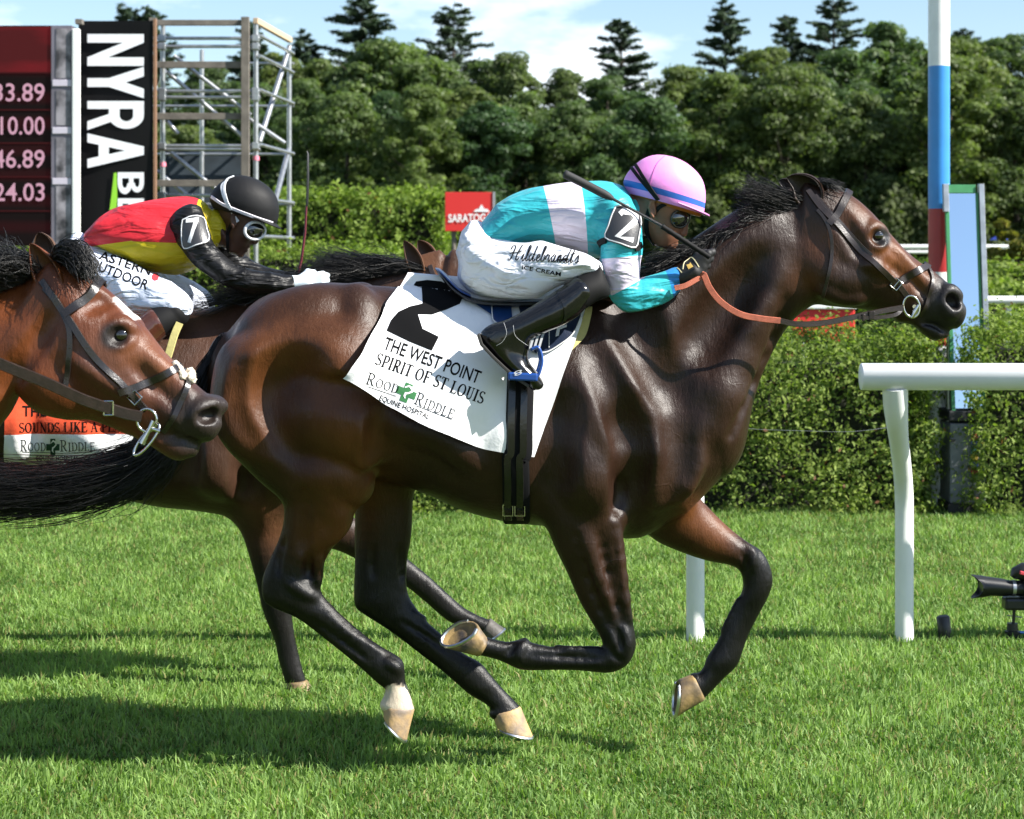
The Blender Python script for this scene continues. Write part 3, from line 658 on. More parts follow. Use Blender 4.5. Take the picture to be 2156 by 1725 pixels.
mb = MB(); mb.box(kp(1230, 850), (.135, .085, .055)); mb.build('bracket', MBK, cm, bevel=.012)
mb = MB(); mb.tube([kp(1165, 940), kp(1150, 1190)], .0075, 10); mb.build('stem', MBK, cm, True)
mb = MB(); mb.tube([kp(1040, 1050), kp(1290, 1085)], .0028, 6); mb.build('screw', M_GREYMETAL, cm, True)
mb = MB(); mb.tube([kp(1135, 1180), kp(1135, 1300), kp(1135, 1310), kp(1135, 1500)], [.024, .026, .034, .034], 16); mb.build('clamp', MBK, cm, True)
mb = MB(); mb.tube([kp(1240, 1335), kp(1420, 1350)], .0075, 8); mb.build('bar', mat('blue anodised bar', (.10, .25, .60), .3, .8), cm, True)
can = thing('canister', 'small black canister with pale foot standing in the grass right of the post', 'canister', (GX(1988, 8.86), 8.86, 0))
p0_, p1_ = P((1991, 1350), 8.86), P((1985, 1297), 8.86); e = (p1_ - p0_); mb = MB(); mb.tube([p0_, p0_ + e * .04, p0_ + e * .3, p0_ + e * .95, p1_], [.029, .030, .030, .030, .024], 18); mb.build('shell', MBK, can, True)
mb = MB(); mb.tube([p0_ - e * .06, p0_], [.024, .026], 16); mb.build('foot', M_WHITE, can, True)
# ------------------------------------------------------------------ small red sign, red barrier, blue parasol
sg = thing('sign', 'small red sign with white lettering and a roof emblem above the hedge', 'sign', (GX(990, 25), 25, 0)); ds = 25.
M_REDSIGN = mat('red sign face', (.62, .025, .022), .5); mb = MB(); mb.box((GX(989.5, ds), ds + .03, GZ(446, ds)), (105 * ds / FOC, .05, 82 * ds / FOC)); mb.build('panel', M_REDSIGN, sg, bevel=.004)
sign_at = lambda p: P(p, ds - .004)
mb = MB(); mb.box((GX(1040, ds), ds + .03, GZ(446, ds)), (.03, .07, 84 * ds / FOC)); mb.build('edge_trim', mat('grey trim', (.3, .3, .32), .5), sg)
for x in (955, 1025): mb = MB(); mb.tube([(GX(x, ds), ds + .09, -.03), (GX(x, ds), ds + .09, GZ(440, ds))], .03, 8); mb.build('support', M_WOOD, sg, True)
# ------------------------------------------------------------------ horses
D2 = 6.65    # distance of the leading horse
def coat_mat(name, rough=.36):
    m = bpy.data.materials.new(name); m.use_nodes = True
    n = m.node_tree.nodes; l = m.node_tree.links.new; p = n['Principled BSDF']
    at = n.new('ShaderNodeAttribute'); at.attribute_name = 'coat'
    tc = n.new('ShaderNodeTexCoord')
    t1 = n.new('ShaderNodeTexNoise'); t1.inputs['Scale'].default_value = 9; t1.inputs['Detail'].default_value = 5
    l(tc.outputs['Object'], t1.inputs['Vector'])
    mr = n.new('ShaderNodeMapRange'); mr.inputs['From Min'].default_value = .3; mr.inputs['From Max'].default_value = .7
    mr.inputs['To Min'].default_value = .72; mr.inputs['To Max'].default_value = 1.25
    l(t1.outputs['Fac'], mr.inputs['Value'])
    mx = n.new('ShaderNodeVectorMath'); mx.operation = 'SCALE'
    l(at.outputs['Color'], mx.inputs[0]); l(mr.outputs['Result'], mx.inputs['Scale'])
    l(mx.outputs['Vector'], p.inputs['Base Color'])
    # short hair lying along the body, plus skin folds and veins
    mpn = n.new('ShaderNodeMapping'); mpn.inputs['Scale'].default_value = (1, 1, .25); mpn.inputs['Rotation'].default_value = (0, .6, 0)
    l(tc.outputs['Object'], mpn.inputs['Vector'])
    t2 = n.new('ShaderNodeTexNoise'); t2.inputs['Scale'].default_value = 150; t2.inputs['Detail'].default_value = 6; t2.inputs['Roughness'].default_value = .7
    l(mpn.outputs['Vector'], t2.inputs['Vector'])
    b1 = n.new('ShaderNodeBump'); b1.inputs['Strength'].default_value = .7; b1.inputs['Distance'].default_value = .0028
    l(t2.outputs['Fac'], b1.inputs['Height'])
    t3 = n.new('ShaderNodeTexNoise'); t3.inputs['Scale'].default_value = 17; t3.inputs['Detail'].default_value = 4; t3.inputs['Distortion'].default_value = .6
    l(tc.outputs['Object'], t3.inputs['Vector'])
    b2 = n.new('ShaderNodeBump'); b2.inputs['Strength'].default_value = .22; b2.inputs['Distance'].default_value = .010
    l(t3.outputs['Fac'], b2.inputs['Height']); l(b1.outputs['Normal'], b2.inputs['Normal'])
    fm = n.new('ShaderNodeMapping'); fm.inputs['Scale'].default_value = (1, 1, .22); fm.inputs['Rotation'].default_value = (0, -.45, 0); l(tc.outputs['Object'], fm.inputs['Vector'])
    ft = n.new('ShaderNodeTexNoise'); ft.inputs['Scale'].default_value = 46; ft.inputs['Detail'].default_value = 3; ft.inputs['Distortion'].default_value = .5; l(fm.outputs['Vector'], ft.inputs['Vector'])
    b4 = n.new('ShaderNodeBump'); b4.inputs['Strength'].default_value = .35; b4.inputs['Distance'].default_value = .006; l(ft.outputs['Fac'], b4.inputs['Height']); l(b2.outputs['Normal'], b4.inputs['Normal'])
    vo = n.new('ShaderNodeTexVoronoi'); vo.feature = 'DISTANCE_TO_EDGE'; vo.inputs['Scale'].default_value = 6.5
    dw = n.new('ShaderNodeTexNoise'); dw.inputs['Scale'].default_value = 7; dw.inputs['Detail'].default_value = 3; l(tc.outputs['Object'], dw.inputs['Vector'])
    av = n.new('ShaderNodeVectorMath'); av.operation = 'MULTIPLY_ADD'; av.inputs[1].default_value = (.16, .16, .16); l(dw.outputs['Color'], av.inputs[0]); l(tc.outputs['Object'], av.inputs[2]); l(av.outputs['Vector'], vo.inputs['Vector'])
    vr = n.new('ShaderNodeMapRange'); vr.interpolation_type = 'SMOOTHSTEP'; vr.inputs['From Max'].default_value = .035; vr.inputs['To Min'].default_value = 1; vr.inputs['To Max'].default_value = 0; l(vo.outputs['Distance'], vr.inputs['Value'])
    mk = n.new('ShaderNodeMapRange'); mk.inputs['From Min'].default_value = .54; mk.inputs['From Max'].default_value = .68; l(t1.outputs['Fac'], mk.inputs['Value'])
    mm = n.new('ShaderNodeMath'); mm.operation = 'MULTIPLY'; l(vr.outputs['Result'], mm.inputs[0]); l(mk.outputs['Result'], mm.inputs[1])
    b3 = n.new('ShaderNodeBump'); b3.inputs['Strength'].default_value = .35; b3.inputs['Distance'].default_value = .0016; l(mm.outputs[0], b3.inputs['Height']); l(b4.outputs['Normal'], b3.inputs['Normal'])
    l(b3.outputs['Normal'], p.inputs['Normal'])
    rr = n.new('ShaderNodeMapRange'); rr.inputs['To Min'].default_value = rough - .08; rr.inputs['To Max'].default_value = rough + .12
    l(t1.outputs['Fac'], rr.inputs['Value']); l(rr.outputs['Result'], p.inputs['Roughness'])
    p.inputs['Specular IOR Level'].default_value = .32
    p.inputs['Sheen Weight'].default_value = .0
    p.inputs['Sheen Roughness'].default_value = .4
    return m

# readings of the leading horse: (front/top edge, back/bottom edge, half width, side offset)
H_TRUNK = [
    (Dm(478, 700), Dm(452, 850), .07, 0), (Dm(545, 630), Dm(565, 985), .20, 0), (Dm(640, 603), Dm(660, 1005), .265, 0),
    (Dm(750, 600), Dm(790, 1005), .285, 0), (Dm(850, 606), Dm(880, 1032), .295, 0), (Dm(960, 614), Dm(980, 1075), .30, 0),
    (Dm(1060, 620), Dm(1070, 1098), .295, 0), (Dm(1160, 612), Dm(1160, 1108), .275, 0), (Dm(1250, 596), Dm(1250, 1122), .235, 0),
    (Dm(1320, 592), Dm(1345, 1132), .21, 0), (Dm(1400, 600), Dm(1430, 1080), .19, 0), (Dm(1470, 690), Dm(1515, 1000), .15, 0)]
H_NECK = [
    (Dm(1270, 592), Dm(1440, 1060), .15, 0), (Dm(1370, 562), Dm(1538, 945), .125, 0), (Dm(1440, 522), Dm(1572, 855), .11, 0),
    (Dm(1500, 487), Dm(1608, 780), .098, 0), (Dm(1555, 455), Dm(1642, 712), .09, 0), (Dm(1610, 425), Dm(1676, 668), .085, 0), (Dm(1662, 396), Dm(1715, 640), .078, 0)]
H_HEAD = [
    (ZH(545, 95), ZH(520, 640), .075, 0), (ZH(690, 140), ZH(600, 765), .098, 0), (ZH(800, 195), ZH(720, 792), .106, 0), (ZH(905, 285), ZH(830, 802), .104, 0),
    (ZH(1000, 395), ZH(915, 815), .088, 0), (ZH(1090, 490), ZH(1000, 838), .070, 0), (ZH(1170, 556), ZH(1075, 868), .060, 0), (ZH(1245, 605), ZH(1150, 880), .056, 0),
    (ZH(1315, 665), ZH(1222, 892), .060, 0), (ZH(1370, 715), ZH(1292, 918), .058, 0), (ZH(1396, 775), ZH(1350, 910), .046, 0)]
H_CHIN = [(ZH(1060, 800), ZH(1045, 875), .04, 0), (ZH(1150, 840), ZH(1120, 890), .036, 0), (ZH(1220, 865), ZH(1185, 945), .036, 0), (ZH(1280, 890), ZH(1240, 975), .034, 0), (ZH(1308, 910), ZH(1290, 962), .025, 0)]
H_NEARHIND = [
    (ZS(90, 560), ZS(820, 640), .13, -.13), (ZS(50, 790), ZS(930, 800), .145, -.15), (ZS(110, 950), ZS(968, 900), .14, -.155), (ZS(210, 1080), ZS(945, 1020), .125, -.155), (ZS(330, 1200), ZS(902, 1140), .108, -.15),
    (ZS(440, 1300), ZS(880, 1262), .09, -.145), (ZS(452, 1400), ZS(805, 1420), .075, -.14), (ZQ(425, 320), ZQ(752, 300), .062, -.135), (ZQ(375, 430), ZQ(680, 425), .052, -.13),
    (ZQ(335, 540), ZQ(650, 535), .046, -.13), (ZQ(342, 645), ZQ(655, 605), .045, -.13), (ZQ(405, 692), ZQ(690, 655), .040, -.13), (ZQ(520, 742), ZQ(730, 692), .036, -.13),
    (ZQ(640, 830), ZQ(745, 712), .031, -.13), (ZQ(800, 958), ZQ(890, 838), .030, -.13), (ZQ(885, 1030), ZQ(985, 903), .032, -.13), (ZQ(945, 1085), ZQ(1085, 965), .037, -.13),
    (ZQ(975, 1108), ZQ(1103, 1025), .034, -.13), (ZQ(998, 1130), ZQ(1108, 1085), .030, -.13), (ZQ(990, 1165), ZQ(1132, 1150), .034, -.13), (ZQ(968, 1205), ZQ(1155, 1232), .042, -.13)]
H_FARHIND = [
    (ZS(330, 650), ZS(880, 800), .12, .12), (ZS(560, 900), ZS(1060, 960), .12, .13), (ZS(740, 1080), ZS(1150, 1130), .10, .13), (ZS(815, 1230), ZS(1155, 1230), .085, .12), (ZQ(834, 150), ZQ(1147, 130), .07, .12),
    (ZQ(834, 300), ZQ(1140, 290), .058, .12), (ZQ(834, 450), ZQ(1116, 440), .050, .12), (ZQ(830, 570), ZQ(1113, 560), .046, .12), (ZQ(834, 675), ZQ(1128, 630), .045, .12),
    (ZQ(875, 718), ZQ(1155, 675), .04, .12), (ZQ(1000, 798), ZQ(1215, 755), .036, .12), (ZQ(1110, 878), ZQ(1290, 822), .032, .12), (ZQ(1215, 960), ZQ(1335, 862), .030, .12), (ZQ(1300, 1025), ZQ(1412, 930), .030, .12),
    (ZQ(1385, 1098), ZQ(1510, 985), .034, .12), (ZQ(1450, 1155), ZQ(1570, 1055), .036, .12), (ZQ(1520, 1195), ZQ(1625, 1118), .030, .12), (ZQ(1562, 1228), ZQ(1690, 1185), .034, .12), (ZQ(1556, 1262), ZQ(1728, 1226), .042, .12)]
H_NEARFORE = [
    (ZR(330, 300), ZR(800, 250), .10, -.13), (ZR(335, 480), ZR(795, 470), .098, -.15), (ZR(392, 660), ZR(765, 620), .085, -.15), (ZR(468, 820), ZR(780, 790), .068, -.15), (ZR(538, 980), ZR(802, 950), .054, -.15),
    (ZR(608, 1100), ZR(822, 1075), .044, -.15), (ZR(652, 1180), ZR(838, 1165), .043, -.15), (ZR(660, 1215), ZR(838, 1235), .043, -.15), (ZR(652, 1228), ZR(795, 1318), .042, -.15), (ZR(630, 1230), ZR(700, 1362), .036, -.15),
    (ZR(540, 1232), ZR(555, 1352), .030, -.15), (ZR(420, 1228), ZR(420, 1348), .029, -.15), (ZR(310, 1208), ZR(305, 1350), .032, -.15), (ZR(215, 1186), ZR(215, 1345), .037, -.15),
    (ZR(150, 1197), ZR(115, 1300), .030, -.155), (ZR(70, 1180), ZR(35, 1276), .029, -.16), (ZR(15, 1165), ZR(-25, 1265), .034, -.165)]
H_FARFORE = [
    (ZR(720, 420), ZR(1080, 250), .10, .11), (ZR(850, 560), ZR(1170, 400), .09, .13), (ZR(950, 652), ZR(1230, 470), .075, .14), (ZR(1100, 718), ZR(1330, 570), .062, .14), (ZR(1230, 760), ZR(1430, 650), .052, .14),
    (ZR(1345, 782), ZR(1515, 705), .045, .14), (ZR(1400, 815), ZR(1560, 780), .043, .14), (ZR(1418, 880), ZR(1578, 870), .043, .14), (ZR(1408, 935), ZR(1552, 955), .040, .14),
    (ZR(1372, 1010), ZR(1500, 1055), .031, .14), (ZR(1320, 1110), ZR(1447, 1160), .030, .14), (ZR(1268, 1212), ZR(1415, 1250), .033, .14), (ZR(1222, 1282), ZR(1388, 1320), .037, .14),
    (ZR(1205, 1330), ZR(1320, 1388), .031, .14), (ZR(1180, 1362), ZR(1252, 1458), .031, .14), (ZR(1148, 1362), ZR(1204, 1505), .036, .14)]

OFF = [0., 0.]      # metres by which another horse's trunk is shifted against the leading one
def relief(f, dc, pts, r0, r1, prot, k=.03, sides=(-1, 1), d0=None, near=.2):
    """readings of the near side; both sides of the animal get the form"""
    d0 = (d0 if d0 else D2) - near
    q = [(P(p, d0).x + OFF[0], P(p, d0).z + OFF[1]) for p in pts]
    for s in sides: f.relief(q, r0, r1, prot, k, s, dc)
def trunk_muscles(f, dc, s=lambda p: p):
    R = lambda *a, **w_: relief(f, dc, [s(p) for p in a[0]], *a[1:], **w_)
    # rump: gluteal mass, point of hip, thigh muscles and the grooves between them
    R([ZS(330, 440), ZS(520, 350), ZS(740, 320)], .095, .095, .014, k=.06)
    R([ZS(360, 640), ZS(480, 520), ZS(700, 500)], .09, .09, .012, k=.07)
    R([ZS(835, 210), ZS(865, 320), ZS(840, 450)], .045, .045, .010, k=.045)
    R([ZS(190, 520), ZS(180, 800), ZS(260, 980)], .05, .05, .008, k=.05, sides=(-1,))
    R([ZS(310, 560), ZS(300, 760), ZS(400, 960)], .075, .06, .010, k=.06, sides=(-1,))
    R([ZS(640, 560), ZS(790, 560), ZS(800, 720)], .09, .08, .008, k=.09)
    R([ZS(520, 580), ZS(450, 700), ZS(520, 900), ZS(640, 1010)], .07, .06, -.012, k=.10, sides=(-1,))
    R([ZS(215, 560), ZS(215, 800), ZS(330, 1020)], .04, .04, -.010, k=.04)
    R([ZS(640, 750), ZS(760, 740), ZS(900, 800)], .035, .035, -.007, k=.07)
    # stifle, flank fold, gaskin
    R([ZS(600, 840), ZS(780, 850), ZS(910, 910)], .09, .07, .005, k=.10)
    R([ZS(915, 850), ZS(930, 960), ZS(890, 1060)], .03, .03, .005, k=.04)
    R([ZS(640, 1150), ZS(780, 1170), ZS(845, 1240)], .045, .035, .006, k=.06)
    R([ZS(700, 1280), ZS(740, 1420), ZQ(640, 340)], .035, .03, .008, k=.03)
    R([ZS(560, 1260), ZS(560, 1450), ZQ(560, 380)], .022, .018, -.008, k=.025)
    R([ZQ(575, 450), ZQ(570, 540)], .015, .012, -.006, k=.015)
    R([ZQ(630, 420), ZQ(625, 570)], .012, .012, .004, k=.012)
    R([ZS(985, 830), ZS(1000, 960), ZS(960, 1080)], .03, .03, -.014, k=.05)
    # barrel: rib cage and belly line
    R([ZS(1080, 880), ZS(1300, 940), ZS(1480, 1080)], .035, .03, .007, k=.05)
    
    # shoulder: blade ridge, triceps, point of shoulder, pectorals
    R([ZR(700, -420), ZR(840, -150), ZR(900, 120)], .06, .07, .004, k=.08)
    R([ZR(560, -200), ZR(600, 50), ZR(640, 260)], .09, .10, .006, k=.09)
    R([ZR(420, 100), ZR(520, 250), ZR(620, 380)], .07, .06, .008, k=.07)
    R([ZR(900, 120), ZR(960, 250), ZR(960, 380)], .075, .06, .014, k=.06)
    R([ZR(1130, 130), ZR(1130, 260), ZR(1060, 400)], .05, .04, .014, k=.03)
    R([ZR(870, -60), ZR(840, 180), ZR(800, 450)], .035, .03, -.006, k=.08)
    R([ZR(1060, -20), ZR(1090, 180), ZR(1040, 430)], .03, .03, -.004, k=.07)
    R([ZR(760, 330), ZR(770, 400), ZR(740, 500)], .02, .02, -.008, k=.02)
    R([ZR(430, -100), ZR(390, 120), ZR(380, 330)], .04, .04, -.007, k=.08)
    R([ZR(640, -350), ZR(740, -100), ZR(790, 100)], .03, .03, -.004, k=.06)
def foreleg_relief(f, dc):
    R = lambda *a, **w_: relief(f, dc, a[0], *a[1:], **dict(dict(sides=(-1,)), **w_))
    R([ZR(560, 600), ZR(600, 760), ZR(720, 1020)], .04, .025, .009, k=.02)
    R([ZR(700, 560), ZR(740, 760), ZR(790, 1080)], .035, .02, .009, k=.015)
    R([ZR(650, 620), ZR(690, 820), ZR(770, 1100)], .014, .010, -.012, k=.014)
    R([ZR(510, 620), ZR(580, 850), ZR(690, 1120)], .014, .010, -.009, k=.014)
    R([ZR(745, 640), ZR(760, 820), ZR(805, 1080)], .008, .008, .004, k=.008)
    # knee bones and the hollows round them
    R([ZR(690, 1110), ZR(715, 1180), ZR(735, 1235)], .011, .011, .006, k=.008)
    R([ZR(775, 1130), ZR(795, 1200), ZR(785, 1265)], .015, .015, .007, k=.010)
    R([ZR(740, 1120), ZR(755, 1190), ZR(765, 1240)], .007, .007, -.006, k=.008)
    R([ZR(700, 1255), ZR(740, 1290), ZR(770, 1310)], .008, .008, -.005, k=.008)
    # cannon bone against flexor tendons
    R([ZR(660, 1290), ZR(500, 1288), ZR(290, 1272)], .009, .009, -.009, k=.008)
    R([ZR(640, 1252), ZR(480, 1252), ZR(300, 1232)], .012, .012, .005, k=.008)
    R([ZR(240, 1215), ZR(215, 1260), ZR(225, 1310)], .016, .014, .006, k=.010)
    R([ZR(180, 1225), ZR(160, 1250), ZR(140, 1275)], .009, .009, -.005, k=.008)
    R([ZQ(600, 770), ZQ(760, 885), ZQ(920, 1000)], .009, .009, -.009, k=.008)
    R([ZQ(680, 745), ZQ(800, 845), ZQ(960, 950)], .012, .012, .005, k=.008)
    R([ZQ(1000, 1000), ZQ(1040, 1020), ZQ(1060, 1050)], .018, .014, .006, k=.010)
    R([ZQ(1060, 850), ZQ(1200, 935), ZQ(1340, 1035)], .009, .009, -.009, k=.008)
    R([ZQ(1130, 815), ZQ(1280, 905), ZQ(1420, 990)], .012, .012, .005, k=.008)
    R([ZQ(1480, 1060), ZQ(1510, 1085), ZQ(1530, 1110)], .018, .014, .006, k=.010)
    R([ZR(1470, 960), ZR(1400, 1080), ZR(1335, 1220)], .009, .009, -.009, k=.008)
    R([ZR(1500, 985), ZR(1440, 1110), ZR(1375, 1240)], .012, .012, .005, k=.008)
    R([ZR(1330, 1270), ZR(1310, 1310), ZR(1300, 1340)], .018, .014, .006, k=.010)
    R([ZR(1490, 755), ZR(1530, 800), ZR(1535, 880)], .014, .014, .006, k=.010)
    R([ZR(1465, 790), ZR(1490, 840), ZR(1480, 900)], .009, .009, -.007, k=.008)
    # hocks: point, bone and the hollow before the hamstring tendon
    R([ZQ(440, 330), ZQ(420, 430), ZQ(415, 520)], .012, .012, -.009, k=.010)
    R([ZQ(590, 400), ZQ(580, 480), ZQ(585, 560)], .012, .010, -.009, k=.010)
    R([ZQ(640, 400), ZQ(632, 500), ZQ(625, 580)], .010, .010, .005, k=.008)
    R([ZQ(470, 560), ZQ(540, 610), ZQ(600, 650)], .020, .016, .008, k=.012)
    R([ZQ(900, 430), ZQ(895, 530), ZQ(900, 600)], .012, .012, -.008, k=.010)
    R([ZQ(1060, 430), ZQ(1060, 540), ZQ(1070, 620)], .010, .010, -.008, k=.010)
def neck_muscles(f, dc):
    R = lambda *a, **w_: relief(f, dc, *a, **w_)
    R([Dm(1650, 520), Dm(1580, 700), Dm(1500, 900)], .06, .07, .014, k=.05)
    R([Dm(1630, 470), Dm(1520, 560), Dm(1390, 670)], .05, .08, .007, k=.08)
    R([Dm(1668, 640), Dm(1628, 760), Dm(1550, 920)], .018, .018, -.010, k=.025)
    R([Dm(1600, 560), Dm(1510, 680), Dm(1420, 800)], .035, .04, -.004, k=.08)
    R([Dm(1320, 640), Dm(1370, 740), Dm(1440, 850)], .04, .04, -.006, k=.09)
def head_details(f, dc, Z=ZH, d0=None):
    R = lambda *a, **w_: relief(f, dc, *a, **dict(w_, d0=d0, near=.08))
    R([Z(600, 520), Z(700, 640), Z(820, 650)], .08, .06, .012, k=.03)              # cheek
    R([Z(840, 545), Z(950, 590), Z(1060, 640)], .016, .012, .008, k=.02)           # facial crest
    R([Z(885, 395), Z(925, 358), Z(980, 390)], .020, .016, .004, k=.016)           # brow
    R([Z(900, 455), Z(935, 475), Z(975, 450)], .014, .012, .006, k=.01)            # lower lid
    R([Z(1030, 480), Z(1130, 590), Z(1230, 690)], .018, .016, .006, k=.02)
    R([Z(1000, 560), Z(1100, 650), Z(1180, 740)], .015, .012, -.006, k=.02)
    R([Z(1090, 660), Z(1150, 740), Z(1200, 800)], .016, .012, .005, k=.015)
    R([Z(1300, 770), Z(1335, 705), Z(1388, 735)], .022, .020, .014, k=.012)        # nostril rim
    R([Z(1300, 770), Z(1340, 830), Z(1385, 800)], .020, .016, .010, k=.012)
    R([Z(1335, 745), Z(1350, 770), Z(1365, 780)], .018, .016, -.030, k=.008)       # nostril
    R([Z(1150, 880), Z(1250, 892), Z(1318, 935)], .005, .005, -.007, k=.008)       # mouth
    R([Z(936, 412), Z(940, 416)], .024, .024, -.010, k=.008)                       # eye socket
    R([Z(740, 300), Z(800, 420), Z(840, 520)], .02, .02, -.006, k=.03)
    R([Z(640, 700), Z(760, 745), Z(860, 740)], .02, .02, .004, k=.02)

def hoof(parent, cor, sole, dc, y, wc, ws, m_hoof, m_shoe, tilt=0.):
    """wall from the coronet line (A,B) to the sole line (A,B); tilt turns the sole to the viewer"""
    a0, b0 = P(cor[0], dc + y), P(cor[1], dc + y); a1, b1 = P(sole[0], dc + y), P(sole[1], dc + y)
    n = 20; V = []; F = []
    ax = (((a1 + b1) - (a0 + b0)) / 2)
    def ring(a, b, hw, g=1., sh=0.):
        c = (a + b) / 2; u = (b - a) / 2
        yv = (Vector((0, 1, 0)) * math.cos(tilt) + ax.normalized() * math.sin(tilt)) * hw
        yy = Vector((0, 1, 0)) if sh == 0 else yv.normalized()
        R = []
        for k in range(n):
            th = 2 * math.pi * k / n; cu = math.cos(th)
            back = .78 if cu < -.55 else 1.   # flatter at the heels
            R.append(c + u * (cu * g * back) + (yv if sh else Vector((0, hw, 0))) * math.sin(th) * g)
        return R
    lv = []
    for t, g, sh in ((-.08, .9, 0), (.0, 1.0, 0), (.12, 1.0, 0), (.5, 1.0, .5), (.9, 1.02, 1), (1., 1., 1)):
        lv.append(ring(a0.lerp(a1, t), b0.lerp(b1, t), wc + (ws - wc) * max(t, 0), g, sh))
    S = ring(a1, b1, ws, .86, 1); S2 = [p - ax.normalized() * .012 for p in ring(a1, b1, ws, .8, 1)]
    lv += [S, S2]
    for r_ in lv: V += r_
    m_ = len(lv)
    for i in range(m_ - 1):
        for k in range(n): F.append((i * n + k, i * n + (k + 1) % n, (i + 1) * n + (k + 1) % n, (i + 1) * n + k))
    F.append(tuple((m_ - 1) * n + k for k in range(n))); F.append(tuple(range(n))[::-1])
    o = obj('hoof', mesh_from('hoof', V, F), m_hoof, parent)
    # racing plate: a thin aluminium rim open at the heel
    mb = MB(); R = ring(a1, b1, ws, .95, 1); pts = [R[k % n] + ax.normalized() * .003 for k in range(-8, 9)]
    mb.tube(pts, .006, 6)
    mb.build('horseshoe', m_shoe, o, True)
    return o
M_COAT_DARK = coat_mat('coat dark bay')
M_HOOF = mat('hoof horn', (.33, .22, .085), .6, noise=(14, .5, (.055, .045, .04)), bump=[(60, .5, .004), (14, .4, .008)])
M_HOOF_GREY = mat('grey hoof horn', (.10, .09, .08), .6, noise=(20, .5), bump=(60, .5, .004))
M_HOOF_PALE = mat('hoof pale', (.50, .32, .13), .6, noise=(16, .5, (.20, .155, .12)), bump=[(60, .5, .004), (14, .4, .008)])
M_SHOE = mat('racing plate', (.62, .63, .66), .3, 1.)
M_EYE = mat('eye', (.006, .004, .003), .03, spec=.8, coat=1.)
M_HAIR = mat('black horse hair', (.006, .0055, .0055), .42, spec=.45)

def build_horse(f, dc):
    f.chain(rows(H_TRUNK, dc), k=.03, sub=4, egg=.12, margin=.10)
    f.chain(rows(H_NECK, dc), k=.10, sub=4, egg=.28, margin=.09)
    f.chain(rows(H_NEARHIND, dc), k=.07, sub=4); f.chain(rows(H_FARHIND, dc), k=.07, sub=4)
    f.chain(rows(H_NEARFORE, dc), k=.06, sub=4); f.chain(rows(H_FARFORE, dc), k=.06, sub=4)
    trunk_muscles(f, dc); foreleg_relief(f, dc); neck_muscles(f, dc)
    f.chain(rows(H_HEAD, dc), k=.025, sub=4, egg=-.05, cap=.45); f.chain(rows(H_CHIN, dc), k=.012, sub=4)
    head_details(f, dc)

def seg_dist(X, Z, pts):
    d = np.full(X.shape, 9.)
    for (x0, z0), (x1, z1) in zip(pts[:-1], pts[1:]):
        ex, ez = x1 - x0, z1 - z0; t = np.clip(((X - x0) * ex + (Z - z0) * ez) / (ex * ex + ez * ez + 1e-9), 0, 1)
        d = np.minimum(d, np.hypot(X - x0 - t * ex, Z - z0 - t * ez))
    return d
def leg_param(V, st):
    """nearest station index along a limb (fraction 0..1) and distance for every vertex"""
    S = catmull(st, 3); c = (S[:, 0:2] + S[:, 2:4]) / 2
    d2 = ((V[:, 0:1] - c[None, :, 0]) ** 2 + (V[:, 2:3] - c[None, :, 1]) ** 2 + 1.0 * (V[:, 1:2] - S[None, :, 5]) ** 2) - (S[None, :, 4] * 0.5) ** 2
    i = d2.argmin(1); return i / (len(S) - 1) * (len(st) - 1), d2.min(1)
def part_surface(V, Q, name): return mesh_from(name, V, Q)

